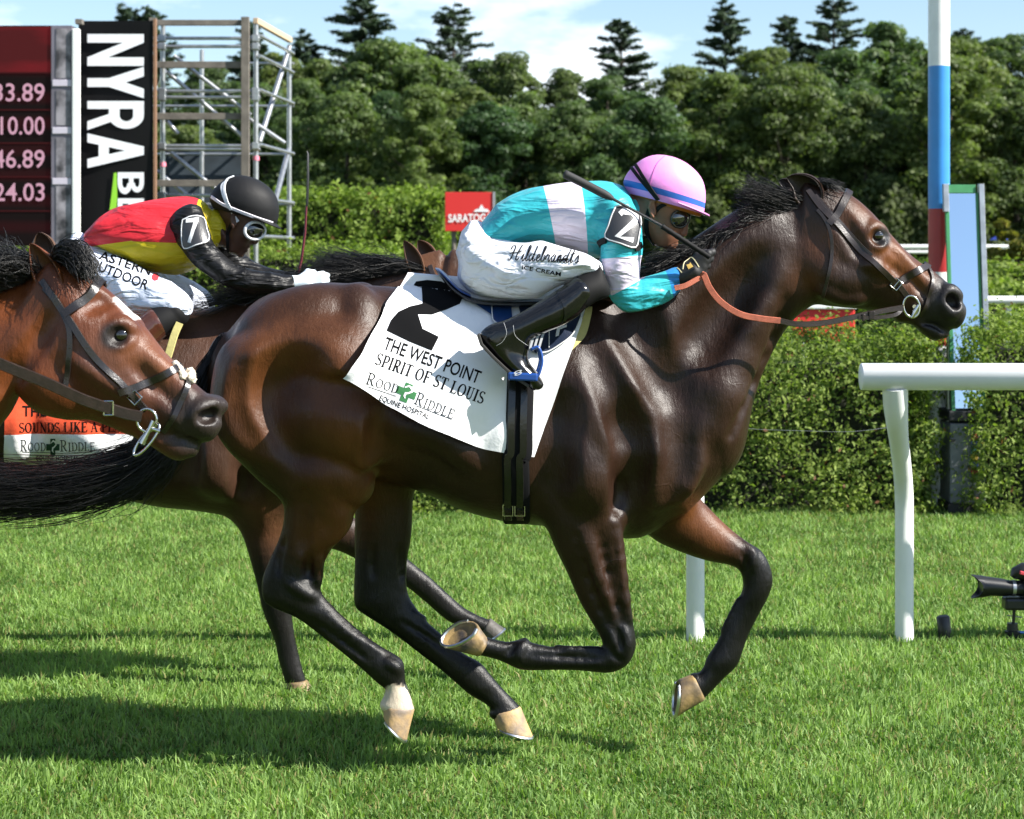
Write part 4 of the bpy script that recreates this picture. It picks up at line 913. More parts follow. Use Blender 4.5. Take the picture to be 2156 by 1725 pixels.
horse2 = thing('race_horse', 'dark bay racehorse at full gallop wearing white saddle cloth number 2', 'horse', P((1000, 1590), D2))
f = Field((-1.12, D2 - .40, -.02), (1.58, D2 + .40, 2.02), .0068)
build_horse(f, D2)
V2, Q2 = f.nets('body', 1)
def paint_dark(V):
    X, Y, Z = V[:, 0], V[:, 1], V[:, 2]
    base = np.array([.0215, .0094, .0050]); tan = np.array([.125, .042, .0115]); blk = np.array([.0040, .0036, .0034])
    C = np.repeat(base[None], len(V), 0)
    def pxy(p, d=D2): q = P(p, d); return (q.x, q.z)
    def mixc(C, col, m): return C * (1 - m[:, None]) + np.array(col)[None] * m[:, None]
    # tan flank, stifle, thigh front, muzzle tan and cheeks
    d = seg_dist(X, Z, [pxy(ZS(880, 900)), pxy(ZS(830, 1200)), pxy(ZS(760, 1450))]); C = mixc(C, tan, .8 * np.exp(-(d / .13) ** 2))
    d = seg_dist(X, Z, [pxy(ZS(380, 480)), pxy(ZS(740, 520)), pxy(ZS(760, 640))]); C = mixc(C, tan, .70 * np.exp(-(d / .15) ** 2))
    d = seg_dist(X, Z, [pxy(ZS(300, 700)), pxy(ZS(420, 900))]); C = mixc(C, tan, .5 * np.exp(-(d / .10) ** 2))
    d = seg_dist(X, Z, [pxy(ZR(1150, 530)), pxy(ZR(1300, 640))]); C = mixc(C, tan * 1.0, .8 * np.exp(-(d / .08) ** 2))
    d = seg_dist(X, Z, [pxy(ZH(1000, 520)), pxy(ZH(1160, 660))]); C = mixc(C, tan * 1.1, .85 * np.exp(-(d / .06) ** 2))
    d = seg_dist(X, Z, [pxy(ZH(830, 300)), pxy(ZH(1000, 460))]); C = mixc(C, tan * .9, .6 * np.exp(-(d / .07) ** 2))
    d = seg_dist(X, Z, [pxy(ZH(590, 420)), pxy(ZH(540, 640))]); C = mixc(C, tan * .8, .5 * np.exp(-(d / .05) ** 2))
    # black points
    for st, a, b in ((H_NEARHIND, 7.2, 8.8), (H_FARHIND, 3.5, 6.5), (H_NEARFORE, 3.6, 5.4), (H_FARFORE, 3.6, 5.6)):
        t, dd = leg_param(V, rows(st, D2)); C = mixc(C, blk, sst(a, b, t) * (dd < .02))
    t, dd = leg_param(V, rows(H_NEARHIND, D2)); nzz = .25 * np.sin(Y * 160) + .2 * np.sin(X * 90)
    C = mixc(C, (.56, .47, .36), sst(17.75, 18.2, t + nzz) * (dd < .02))
    q = P(ZQ(1068, 1213), D2); C = mixc(C, blk, 1 - sst(.006, .012, np.hypot(X - q.x, Z - q.z)))
    # muzzle
    q = P(ZH(1330, 800), D2); C = mixc(C, (.014, .012, .012), 1 - sst(.085, .16, np.hypot(X - q.x, Z - q.z)))
    q = P(ZH(1340, 770), D2); C = mixc(C, (.03, .010, .009), 1 - sst(.012, .02, np.sqrt((X - q.x) ** 2 + (Z - q.z) ** 2)) * 1.0) if False else C
    q = P(ZH(938, 420), D2); C = mixc(C, (.010, .009, .009), 1 - sst(.022, .045, np.hypot(X - q.x, Z - q.z)))
    return C
me = mesh_from('body', V2, Q2); set_col(me, 'coat', paint_dark(V2))
body2 = obj('body', me, M_COAT_DARK, horse2)
BVH2 = BVHTree.FromPolygons([tuple(v) for v in V2], [tuple(q) for q in Q2])
CAMP = Vector((0, 0, CAM_H))
def hit(bvh, p, off=.0, far=20):
    """sight line from the camera through reading p on to a body; off lifts the point off the surface"""
    d = (P(p, 10) - CAMP).normalized()
    loc, nor, i, dist = bvh.ray_cast(CAMP, d, far)
    if loc is None: return None, None
    if nor.dot(d) > 0: nor = -nor
    return loc + nor * off, nor
for cor, sole, y, wc, ws, m_, tl in (
    ((ZQ(965, 1212), ZQ(1156, 1238)), (ZQ(975, 1262), ZQ(1112, 1407)), -.13, .044, .055, M_HOOF_PALE, 0),
    ((ZQ(1553, 1265), ZQ(1730, 1226)), (ZQ(1574, 1322), ZQ(1795, 1386)), .12, .044, .058, M_HOOF_PALE, 0),
    ((ZQ(1560, 846), ZQ(1490, 948)), (ZQ(1512, 757), ZQ(1306, 895)), -.165, .042, .05, M_HOOF, .65),
    ((ZR(1136, 1352), ZR(1204, 1515)), (ZR(1072, 1378), ZR(1052, 1602)), .14, .044, .056, M_HOOF, .1)):
    hoof(horse2, cor, sole, D2, y, wc, ws, m_, M_SHOE, tl)
# ------------------------------------------------------------------ hair, ears, straps, cloth
def strands(name, guides, n, mat_, parent, r=.0016, jit=.02, yj=.05, wav=.012, seg=7, dc=None, clump=.5):
    """guides: list of 3-D paths (root .. tip); strands run between neighbouring guides"""
    G = [catmull(np.array([tuple(p) for p in g]), 4) for g in guides]
    m = min(len(g) for g in G); G = np.array([g[np.linspace(0, len(g) - 1, m).astype(int)] for g in G])
    V = []; F = []
    for _ in range(n):
        a = rng.uniform(0, len(G) - 1); 
        if rng.uniform() < clump: a = np.clip(round(a * 5) / 5 + rng.normal(0, .03), 0, len(G) - 1)
        i = min(int(a), len(G) - 2); t = a - i
        path = G[i] * (1 - t) + G[i + 1] * t
        L_ = rng.uniform(.55, 1.08); k = np.linspace(0, min(L_, 1), seg)
        pts = np.stack([np.interp(k, np.linspace(0, 1, m), path[:, j]) for j in range(3)], 1)
        if L_ > 1: pts[-1] += (pts[-1] - pts[-2]) * (L_ - 1) * 4
        s = np.linspace(0, 1, seg)[:, None]
        off = rng.normal(0, 1, 3) * np.array([jit, yj, jit])
        pts = pts + off * (.25 + .9 * s) + np.sin(s * rng.uniform(3, 8) + rng.uniform(0, 6)) * rng.normal(0, wav, 3) * s
        rr = r * rng.uniform(.7, 1.5) * np.sin(np.linspace(.5, 2.95, seg)) ** .6
        b = len(V)
        tg = np.gradient(pts, axis=0); tg /= np.linalg.norm(tg, axis=1)[:, None] + 1e-9
        n1 = np.cross(tg, np.array([.2, 1, .1])); n1 /= np.linalg.norm(n1, axis=1)[:, None] + 1e-9; n2 = np.cross(tg, n1)
        for q in range(seg):
            for th in (0, 2.094, 4.189): V.append(pts[q] + (n1[q] * math.cos(th) + n2[q] * math.sin(th)) * rr[q])
        for q in range(seg - 1):
            for c in range(3): F.append((b + q * 3 + c, b + q * 3 + (c + 1) % 3, b + q * 3 + 3 + (c + 1) % 3, b + q * 3 + 3 + c))
    return tag(obj(name, mesh_from(name, np.array(V), np.array(F)), mat_, parent), kind='stuff')
def ear(parent, A, B, tip, d, mat_, col, name='ear', mid=None, open_y=-1, bulge=.5):
    a, b, t = P(A, d), P(B, d), P(tip, d); c0 = (a + b) / 2; hw0 = (a - b).length / 2
    md = P(mid, d) if mid else (c0 + t) / 2
    n = 12; k = 15; V = []; F = []
    for s in range(n):
        q = s / (n - 1); c = c0 * (1 - q) ** 2 + md * 2 * q * (1 - q) + t * q * q
        tg = ((md - c0) * (1 - q) + (t - md) * q).normalized()
        side = tg.cross(Vector((0, 1, 0))).normalized()
        hw = hw0 * (1 - q) ** .55 * (1 + .55 * math.sin(q * math.pi) ** 1.0) + .0015
        for lay in (1., .86):
            for j in range(k):
                th = math.radians(-118 + 236 * j / (k - 1))
                V.append(c + side * (math.sin(th) * hw * lay) + Vector((0, -open_y, 0)) * (math.cos(th) * hw * bulge * lay + (0 if lay == 1 else 0)))
    def I(s, lay, j): return (s * 2 + lay) * k + j
    for s in range(n - 1):
        for j in range(k - 1):
            F.append((I(s, 0, j), I(s, 0, j + 1), I(s + 1, 0, j + 1), I(s + 1, 0, j))); F.append((I(s, 1, j + 1), I(s, 1, j), I(s + 1, 1, j), I(s + 1, 1, j + 1)))
        for j in (0, k - 1): F.append((I(s, 0, j), I(s, 1, j), I(s + 1, 1, j), I(s + 1, 0, j)))
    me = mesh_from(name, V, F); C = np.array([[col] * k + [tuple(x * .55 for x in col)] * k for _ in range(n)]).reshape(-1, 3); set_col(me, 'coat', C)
    return obj(name, me, mat_, parent)
def eyeball(parent, bvh, p, r=.019, sink=.012):
    loc, nor = hit(bvh, p)
    out = []
    bm = bmesh.new(); bmesh.ops.create_uvsphere(bm, u_segments=16, v_segments=10, radius=r)
    me = bpy.data.meshes.new('eye'); bm.to_mesh(me); bm.free(); me.polygons.foreach_set('use_smooth', [True] * len(me.polygons))
    c = loc - nor * sink
    bm = bmesh.new(); bm.from_mesh(me); bmesh.ops.translate(bm, vec=c, verts=bm.verts); bm.to_mesh(me); bm.free()
    return obj('eye', me, M_EYE, parent)
def ribbon(mb, pts, nors, width, thick=.004):
    """a strap of rectangular section through 3-D points with surface normals"""
    m = len(pts); V = []; F = []
    wd = width if hasattr(width, '__len__') else [width] * m
    for i in range(m):
        t = pts[min(i + 1, m - 1)] - pts[max(i - 1, 0)]; t = t.normalized() if t.length > 1e-9 else Vector((1, 0, 0))
        n = nors[i] - t * nors[i].dot(t); n = n.normalized() if n.length > 1e-6 else Vector((0, -1, 0))
        s = t.cross(n)
        for a, b in ((-.5, 0), (-.42, 1), (.42, 1), (.5, 0)): V.append(pts[i] + s * (a * wd[i]) + n * (b * thick))
    for i in range(m - 1):
        for k in range(4): F.append((i * 4 + k, i * 4 + (k + 1) % 4, i * 4 + 4 + (k + 1) % 4, i * 4 + 4 + k))
    F.append((3, 2, 1, 0)); F.append(tuple((m - 1) * 4 + k for k in range(4)))
    mb.add(V, F)
def on_body(bvh, path, off=.004, sub=6, flat=0.):
    S = catmull(np.array(path, float), sub); pts = []; nors = []
    for p in S:
        l, n = hit(bvh, p, off)
        if l is None: continue
        pts.append(l); nors.append(n)
    # smooth the normals
    for _ in range(3): nors = [(nors[max(i - 1, 0)] + nors[i] + nors[min(i + 1, len(nors) - 1)]).normalized() for i in range(len(nors))]
    return pts, nors
def strap(mb, bvh, path, width, dc, thick=.004, off=.003, mirror=True, close=False, sub=6):
    pts, nors = on_body(bvh, path, off, sub)
    if close:
        l, p2 = pts[-1], pts[-2]; q = Vector((l.x, dc, l.z)) + Vector((nors[-1].x, 0, nors[-1].z)).normalized() * .006
        pts.append(l.lerp(q, .5) + Vector((nors[-1].x, 0, nors[-1].z)) * .004); nors.append(nors[-1]); pts.append(q); nors.append(Vector((nors[-2].x, 0, nors[-2].z)).normalized())
    ribbon(mb, pts, nors, width, thick)
    if mirror:
        mp_ = [Vector((p.x, 2 * dc - p.y, p.z)) for p in pts]; mn = [Vector((n.x, -n.y, n.z)) for n in nors]
        ribbon(mb, mp_[::-1], mn[::-1], width, thick)
    return pts, nors
M_LEATHER = mat('dark brown leather', (.022, .013, .010), .36, spec=.6, bump=(180, .3, .002), noise=(60, .4))
M_LEATHER_BLACK = mat('black leather', (.008, .0075, .0075), .22, spec=.6, bump=(40, .25, .004))
M_STEEL = mat('polished steel', (.66, .65, .60), .16, 1.)
M_ORANGE = mat('orange rubber grip', (.46, .125, .07), .8, bump=(700, .8, .002), noise=(40, .3))
M_CLOTH = mat('white cotton cloth', (.80, .80, .81), .85, bump=[(14, .35, .02), (420, .25, .001)], sheen=.15)
M_PRINT = mat('black print', (.006, .006, .0065), .9, spec=.08)
M_GREENPRINT = mat('green print', (.03, .16, .05), .8)
M_CHAMOIS = mat('yellow chamois', (.50, .44, .17), .9, bump=(120, .4, .003))
M_NAVY = mat('navy saddle leather', (.008, .016, .040), .4, spec=.5, bump=(200, .2, .002))
M_BLUE = mat('blue enamel', (.012, .06, .26), .28, coat=.4)
M_WEB = mat('black webbing', (.006, .006, .007), .85, spec=.15, bump=(500, .5, .002))
M_THREAD = mat('white thread', (.6, .6, .6), .8)

# ears, eye, mane and tail of the leading horse
DK = (.028, .014, .009)
ear(horse2, ZH(500, 215), ZH(645, 235), ZH(446, 95), D2 - .055, M_COAT_DARK, DK, mid=ZH(560, 125), bulge=.55)
ear(horse2, ZH(480, 205), ZH(560, 190), ZH(404, 113), D2 + .06, M_COAT_DARK, (.05, .035, .03), mid=ZH(455, 125), bulge=.5)
eyeball(horse2, BVH2, ZH(938, 410), .021, .010)
def G(d, *px): return [P(p, d) for p in px]
dm = D2 - .03
strands('mane', [
    G(dm, ZH(600, 215), ZH(500, 190), ZH(380, 150), ZH(235, 95)), G(dm, ZH(560, 250), ZH(430, 235), ZH(300, 180), ZH(190, 150)), G(dm, ZH(490, 280), ZH(380, 270), ZH(270, 240), ZH(175, 220)),
    G(dm, ZH(420, 310), ZH(310, 310), ZH(230, 300), ZH(180, 320)), G(dm, ZH(330, 330), ZH(240, 340), ZH(160, 360), ZH(100, 420)), G(dm, ZH(250, 360), ZH(160, 380), ZH(90, 420), ZH(30, 500)),
    G(dm, ZH(160, 385), ZH(80, 395), ZH(30, 450), ZH(10, 540)), G(dm, ZH(70, 420), ZH(10, 440), ZH(-40, 500), ZH(-60, 590)), G(dm, ZJ(1700, 560), ZJ(1600, 560), ZJ(1480, 600), ZJ(1330, 640)),
    G(dm, ZJ(1640, 620), ZJ(1540, 610), ZJ(1420, 640), ZJ(1290, 690)), G(dm, ZJ(1600, 690), ZJ(1480, 680), ZJ(1380, 700), ZJ(1280, 740))], 3000, M_HAIR, horse2, r=.0009, jit=.008, yj=.03, wav=.016, seg=9)
strands('forelock', [G(D2 - .05, ZH(600, 130), ZH(680, 125), ZH(760, 170)), G(D2 - .03, ZH(560, 110), ZH(640, 118), ZH(730, 150)), G(D2 + .0, ZH(540, 100), ZH(650, 125), ZH(745, 165))], 140, M_HAIR, horse2, r=.0013, jit=.006, yj=.02, wav=.008)
strands('tail', [
    G(D2, (470, 705), (420, 800), (330, 945), (120, 1000), (-160, 995)), G(D2, (462, 715), (410, 830), (320, 960), (110, 1020), (-160, 1025)), G(D2, (458, 725), (405, 860), (320, 980), (130, 1040), (-120, 1055)),
    G(D2, (455, 735), (400, 890), (310, 1010), (160, 1060), (-40, 1085))], 2600, M_HAIR, horse2, r=.0014, jit=.016, yj=.06, wav=.036, seg=12)

# bridle
bridle = thing('bridle', 'dark brown leather bridle with steel bit on the leading dark horse', 'bridle', P(ZH(900, 500), D2))
mb = MB(); strap(mb, BVH2, [ZH(560, 165), ZH(620, 245), ZH(700, 330), ZH(780, 425), ZH(870, 515), ZH(960, 595), ZH(1040, 670), ZH(1095, 735)], .021, D2, .005)
strap(mb, BVH2, [ZH(600, 190), ZH(665, 265), ZH(745, 350), ZH(820, 430), ZH(905, 515)], .010, D2, .004)
mb.each('cheek_strap', M_LEATHER, bridle, smooth=True)
mb = MB(); strap(mb, BVH2, [ZH(672, 345), ZH(715, 295), ZH(745, 245), ZH(765, 205), ZH(778, 182)], .027, D2, .006, close=True); mb.each('browband', M_LEATHER, bridle, smooth=True)
mb = MB(); strap(mb, BVH2, [ZH(610, 270), ZH(650, 320), ZH(680, 390), ZH(690, 480), ZH(675, 600), ZH(655, 690), ZH(640, 745)], .013, D2, .005); mb.each('throat_latch', M_LEATHER, bridle, smooth=True)
mb = MB(); strap(mb, BVH2, [ZH(1005, 690), ZH(1060, 650), ZH(1110, 620), ZH(1160, 595), ZH(1200, 578)], .026, D2, .006, close=True); mb.each('noseband', M_LEATHER, bridle, smooth=True)
mb = MB(); strap(mb, BVH2, [ZH(1212, 590), ZH(1228, 640), ZH(1218, 710), ZH(1195, 780), ZH(1165, 840)], .013, D2, .005); mb.each('flash_strap', M_LEATHER, bridle, smooth=True)
def ring3(mb, c, nx, nz, rx, rz, r, n=22, a0=0, a1=2 * math.pi):
    pts = [c + nx * (math.cos(a0 + (a1 - a0) * i / n) * rx) + nz * (math.sin(a0 + (a1 - a0) * i / n) * rz) for i in range(n + 1)]
    mb.tube(pts, r, 7)
bl, bn = hit(BVH2, ZH(1115, 780), .018)
mb = MB(); ring3(mb, bl, Vector((1, 0, .1)), Vector((-.15, 0, 1)), .027, .036, .0042)
q1, _ = hit(BVH2, ZH(1135, 800), .022); mb.tube([q1 + Vector((.012, 0, .022)), q1, q1 + Vector((-.010, 0, -.022))], [.006, .010, .006], 8)
mb.tube([bl + Vector((.01, 0, 0)), bl + Vector((.01, .08, 0))], .007, 8)
mb.build('bit', M_STEEL, bridle, True)
mb = MB(); q2, n2 = hit(BVH2, ZH(1030, 665), .009)
tx = Vector((.77, 0, -.64)); tz = Vector((.64, 0, .77))
mb.tube([q2 + tx * .014 + tz * .016, q2 + tx * .014 - tz * .016, q2 - tx * .014 - tz * .016, q2 - tx * .014 + tz * .016, q2 + tx * .014 + tz * .016], .0022, 6)
mb.tube([q2 + tx * .0 + tz * .016, q2 + tx * .0 - tz * .016], .002, 6)
mb.build('buckle', M_STEEL, bridle, True)

# reins: leather to the bit, orange rubber grips to the hands
reins = thing('reins', 'reins with orange rubber grip from the black glove to the bit', 'reins', P(ZH(300, 800), D2))
def free_strap(mb, px, ys, width, thick=.004, d=D2, tilt=0.):
    S = catmull(np.array([(a[0], a[1], y) for a, y in zip(px, ys)]), 7); pts = [P((s[0], s[1]), d + s[2]) for s in S]
    ribbon(mb, pts, [Vector((0, -1, tilt))] * len(pts), width, thick); return pts
mb = MB(); free_strap(mb, [ZH(410, 868), ZH(500, 885), ZH(620, 882), ZH(740, 862), ZH(850, 838), ZH(960, 815), ZH(1075, 795)], [-.20, -.19, -.17, -.155, -.14, -.125, -.11], .019)
free_strap(mb, [ZH(410, 868), ZH(500, 885), ZH(620, 882), ZH(740, 862), ZH(850, 838), ZH(960, 815), ZH(1075, 795)], [.20, .19, .17, .155, .14, .125, .11], .019)
free_strap(mb, [ZH(830, 850), ZH(930, 850), ZH(1030, 835), ZH(1070, 800)], [-.145, -.135, -.12, -.105], .014)
mb.each('leather_rein', M_LEATHER, reins, smooth=True)
mb = MB(); free_strap(mb, [ZJ(1632, 735), ZH(0, 622), ZH(30, 690), ZH(90, 765), ZH(190, 830), ZH(300, 855), ZH(412, 868)], [-.21, -.215, -.215, -.21, -.205, -.20, -.20], .021, .005)
free_strap(mb, [ZJ(1632, 735), ZH(0, 622), ZH(30, 690), ZH(90, 765), ZH(190, 830), ZH(300, 855), ZH(412, 868)], [.15, .17, .18, .19, .205, .20, .20], .021, .005)
free_strap(mb, [ZJ(1480, 800), ZJ(1540, 785), ZJ(1620, 740)], [-.23, -.225, -.21], .018, .005)
mb.each('rubber_grip', M_ORANGE, reins, smooth=True)
mb = MB(); q = P(ZH(905, 838), D2 - .142); mb.box(q, (.020, .006, .028)); q = P(ZH(860, 850), D2 - .147); mb.box(q, (.010, .006, .024)); mb.each('keeper', M_LEATHER, reins, bevel=.002)

# ---- cloth sheets that lie on a body: left and right border given top to bottom
def drape(name, bvh, Lf, Rt, nu, nv, off, mat_, parent, dc, wave=None, thick=.004, both=True, topz=None, sag=0.):
    Lp = catmull(np.array(Lf, float), 8); Rp = catmull(np.array(Rt, float), 8)
    def at(C, t):
        x = t * (len(C) - 1); i = min(int(x), len(C) - 2); return C[i] + (C[i + 1] - C[i]) * (x - i)
    Gd = []; last = None
    for j in range(nv + 1):
        t = j / nv; row = []
        a, b = at(Lp, t), at(Rp, t)
        for i in range(nu + 1):
            s = i / nu; p = a + (b - a) * s + np.array([0, sag * math.sin(math.pi * s) * t * t])
            l, n = hit(bvh, p, off)
            if l is None:
                y = row[-1].y if row else (Gd[-1][i].y if Gd else dc - .2); l = P(p, y); n = Vector((0, -1, 0))
            l = l + Vector((0, -1, .25)) * (wave(s, t) if wave else 0)
            row.append(l)
        Gd.append(row)
    # rows that stand above the outline meet on the ridge of the back
    for i in range(nu + 1):
        ok = [j for j in range(nv + 1) if hit(bvh, at(Lp, j / nv) + (at(Rp, j / nv) - at(Lp, j / nv)) * (i / nu))[0] is not None]
        j0 = ok[0] if ok else 0
        for j in range(j0): Gd[j][i] = P(at(Lp, j / nv) + (at(Rp, j / nv) - at(Lp, j / nv)) * (i / nu), dc - .03 + (Gd[j0][i].y - dc + .03) * (j / max(j0, 1)) ** 2)
    # even out the hang
    A = np.array([[tuple(v) for v in r] for r in Gd]); Y = A[:, :, 1]
    for _ in range(4):
        Yp = np.pad(Y, 1, mode='edge'); Ys = (Yp[:-2, 1:-1] + Yp[2:, 1:-1] + Yp[1:-1, :-2] + Yp[1:-1, 2:]) / 4; Y = np.minimum(Y, .5 * Y + .5 * Ys + 0.0)
    d = A[:, :, 1]; k = Y / d
    A[:, :, 0] *= k; A[:, :, 2] = CAM_H + (A[:, :, 2] - CAM_H) * k; A[:, :, 1] = Y
    F = []; V = A.reshape(-1, 3).tolist(); W = nu + 1
    def quads(b, flip=False):
        for j in range(nv):
            for i in range(nu):
                q = (b + j * W + i, b + (j + 1) * W + i, b + (j + 1) * W + i + 1, b + j * W + i + 1); F.append(q[::-1] if flip else q)
    quads(0)
    if both:
        M = A.copy(); M[:, :, 1] = 2 * dc - M[:, :, 1]; b = len(V); V += M.reshape(-1, 3).tolist(); quads(b, True)
        # over the back
        s0 = len(V); top = A[0]
        for i in range(W): V.append((top[i, 0], dc, top[i, 2] + (topz or .004)))
        for i in range(nu): F.append((s0 + i, i, i + 1, s0 + i + 1)); F.append((s0 + i + 1, b + i + 1, b + i, s0 + i))
    me = mesh_from(name, V, F)
    o = obj(name, me, mat_, parent)
    bv = BVHTree.FromPolygons(A.reshape(-1, 3).tolist(), [(j * W + i, (j + 1) * W + i, (j + 1) * W + i + 1, j * W + i + 1) for j in range(nv) for i in range(nu)])
    return o, bv
# ---- lettering: outlines laid on a surface, each word its own flat print
def text_geo(s, bold=0., font=None):
    cu = bpy.data.curves.new('lettering', 'FONT'); cu.body = s; cu.size = 1.; cu.offset = bold; cu.resolution_u = 3; cu.fill_mode = 'FRONT'
    o = bpy.data.objects.new('lettering', cu); COL.objects.link(o)
    dg = bpy.context.evaluated_depsgraph_get(); me = bpy.data.meshes.new_from_object(o.evaluated_get(dg))
    bpy.data.objects.remove(o)
    V = np.array([v.co[:2] for v in me.vertices]); F = [tuple(p.vertices) for p in me.polygons]; bpy.data.meshes.remove(me); bpy.data.curves.remove(cu)
    return V, F
def refine(V, F, step):
    bm = bmesh.new(); vs = [bm.verts.new((a, b, 0)) for a, b in V]
    for f_ in F:
        try: bm.faces.new([vs[i] for i in f_])
        except ValueError: pass
    bmesh.ops.triangulate(bm, faces=bm.faces)
    for _ in range(6):
        es = [e for e in bm.edges if e.calc_length() > step]
        if not es: break
        bmesh.ops.subdivide_edges(bm, edges=es, cuts=1); bmesh.ops.triangulate(bm, faces=bm.faces)
    bm.verts.index_update()
    V = np.array([v.co[:2] for v in bm.verts]); F = [tuple(v.index for v in f_.verts) for f_ in bm.faces]; bm.free(); return V, F
def lay(name, V, F, fn, mat_, parent, step=None):
    """fn maps flat (x, y) to a 3-D point"""
    if step: V, F = refine(V, F, step)
    W = []; 
    for a, b in V:
        q = fn(a, b); W.append(q if q is not None else (W[-1] if W else Vector((0, 0, -5))))
    par = list(range(len(V)))
    def fd(i):
        while par[i] != i: par[i] = par[par[i]]; i = par[i]
        return i
    for f_ in F:
        for q in f_[1:]: par[fd(q)] = fd(f_[0])
    ids = {}
    for i in range(len(V)): W[i] = W[i] + Vector((0, -.00012 * (ids.setdefault(fd(i), len(ids)) % 6), 0))
    bad = set(i for i, q in enumerate(W) if q.z < -4); F = [f_ for f_ in F if not bad & set(f_)]
    return obj(name, mesh_from(name, W, F, False), mat_, parent)
def word(name, s, p0, p1, cap, surf, mat_, parent, bold=0., geo=None, up=None, squeeze=True):
    """one line of print: baseline from reading p0 to p1, capital height cap (same measure), on surf(p) -> point"""
    V, F = geo if geo else text_geo(s, bold)
    V = np.array(V, float); x0, x1 = V[:, 0].min(), V[:, 0].max(); hgt = .73 if geo is None else 1.
    p0 = np.array(p0, float); p1 = np.array(p1, float); dv = p1 - p0; L_ = np.linalg.norm(dv); dv /= L_; pv = np.array(up, float) / np.linalg.norm(up) if up else np.array([dv[1], -dv[0]])
    fn = lambda a, b: surf(p0 + dv * ((a - x0) / (x1 - x0) * L_) + pv * (b / hgt * cap))
    return lay(name, V, F, fn, mat_, parent, .07)
# a roman face drawn with strokes: (points, width) on a 1-high letter
def stroke_poly(pts, wd):
    pts = [np.array(p, float) for p in pts]; m = len(pts); wd = wd if hasattr(wd, '__len__') else [wd] * m; Lf = []; Rt = []
    for i in range(m):
        t = pts[min(i + 1, m - 1)] - pts[max(i - 1, 0)]; t /= np.linalg.norm(t) + 1e-9; n = np.array([-t[1], t[0]])
        Lf.append(pts[i] + n * wd[i] / 2); Rt.append(pts[i] - n * wd[i] / 2)
    V = Lf + Rt; F = [(i, i + 1, m + i + 1, m + i) for i in range(m - 1)]
    return V, F
def arc(cx, cy, rx, ry, a0, a1, n=14): return [(cx + rx * math.cos(math.radians(a0 + (a1 - a0) * i / n)), cy + ry * math.sin(math.radians(a0 + (a1 - a0) * i / n))) for i in range(n + 1)]
def arcw(n, thick, thin, a0, a1):     # stress of a round: thick at the sides
    return [thin + (thick - thin) * abs(math.cos(math.radians(a0 + (a1 - a0) * i / n))) ** 1.3 for i in range(n + 1)]
def roman(ch, K=.15, k=.05):
    st = lambda x, y0=0, y1=1: ([(x, y0), (x, y1)], K)
    sf = lambda x, y, w_=.30: ([(x - w_ / 2, y), (x + w_ / 2, y)], k)
    rd = lambda cx, cy, rx, ry, a0, a1, n=14: (arc(cx, cy, rx, ry, a0, a1, n), arcw(n, K, k, a0, a1))
    e = k / 2; D = {
     'I': ([st(.18), sf(.18, e), sf(.18, 1 - e)], .36), 'L': ([st(.18), sf(.18, 1 - e), ([(.05, e), (.58, e)], k), ([(.57, 0), (.60, .25)], k)], .62),
     'T': ([st(.32), sf(.32, e), ([(.02, 1 - e), (.62, 1 - e)], k), ([(.04, 1), (.03, .78)], k), ([(.60, 1), (.61, .78)], k)], .64),
     'O': ([rd(.38, .5, .30, .47, 0, 360, 24)], .76), 'D': ([st(.18), ([(.04, e), (.36, e)], k), ([(.04, 1 - e), (.36, 1 - e)], k), rd(.34, .5, .33, .475, -90, 90)], .72),
     'P': ([st(.18), sf(.18, e), ([(.04, 1 - e), (.36, 1 - e)], k), ([(.18, .46), (.36, .46)], k), rd(.34, .72, .22, .26, -90, 90)], .62),
     'R': ([st(.18), sf(.18, e), ([(.04, 1 - e), (.36, 1 - e)], k), ([(.18, .48), (.36, .48)], k), rd(.34, .73, .20, .25, -90, 90), ([(.34, .48), (.56, .06), (.72, .02)], [K, K, k])], .72),
     'S': ([(arc(.30, .74, .20, .23, 30, 270, 12), arcw(12, K * .8, k, 30, 270)), (arc(.30, .26, .22, .23, 90, -150, 12), arcw(12, K * .8, k, 90, -150)), ([(.22, .56), (.40, .44)], K * .9), ([(.475, .82), (.49, .98)], k), ([(.10, .18), (.09, .02)], k)], .58),
     'F': ([st(.18), sf(.18, e), ([(.04, 1 - e), (.58, 1 - e)], k), ([(.57, 1), (.59, .76)], k), ([(.18, .52), (.44, .52)], k), ([(.44, .42), (.44, .62)], k)], .60),
     'E': ([st(.18), ([(.04, 1 - e), (.58, 1 - e)], k), ([(.57, 1), (.58, .78)], k), ([(.18, .52), (.44, .52)], k), ([(.44, .42), (.44, .62)], k), ([(.04, e), (.60, e)], k), ([(.59, 0), (.62, .24)], k)], .64),
     'U': ([st(.18, .28, 1), sf(.18, 1 - e), (arc(.37, .30, .19, .28, 180, 360, 12), k * 1.3), ([(.56, .28), (.56, 1)], k), sf(.56, 1 - e, .24)], .72),
     'N': ([([(.16, 0), (.16, 1)], k), ([(.14, .96), (.60, .02)], K), ([(.60, 0), (.60, 1)], k), sf(.16, e, .24), sf(.60, 1 - e, .24), ([(.02, 1 - e), (.16, 1 - e)], k)], .74),
     'A': ([([(.08, 0), (.34, 1)], k), ([(.33, .98), (.60, 0)], K), ([(.18, .34), (.47, .34)], k), sf(.08, e, .22), sf(.60, e, .26)], .70),
     'K': ([st(.18), sf(.18, e), sf(.18, 1 - e), ([(.20, .42), (.56, .98)], k), ([(.30, .58), (.62, .02)], K), sf(.58, 1 - e, .22), sf(.62, e, .22)], .72),
     'Q': ([rd(.38, .5, .30, .47, 0, 360, 24), ([(.40, .2), (.70, -.1)], k)], .76)}
    return D[ch]
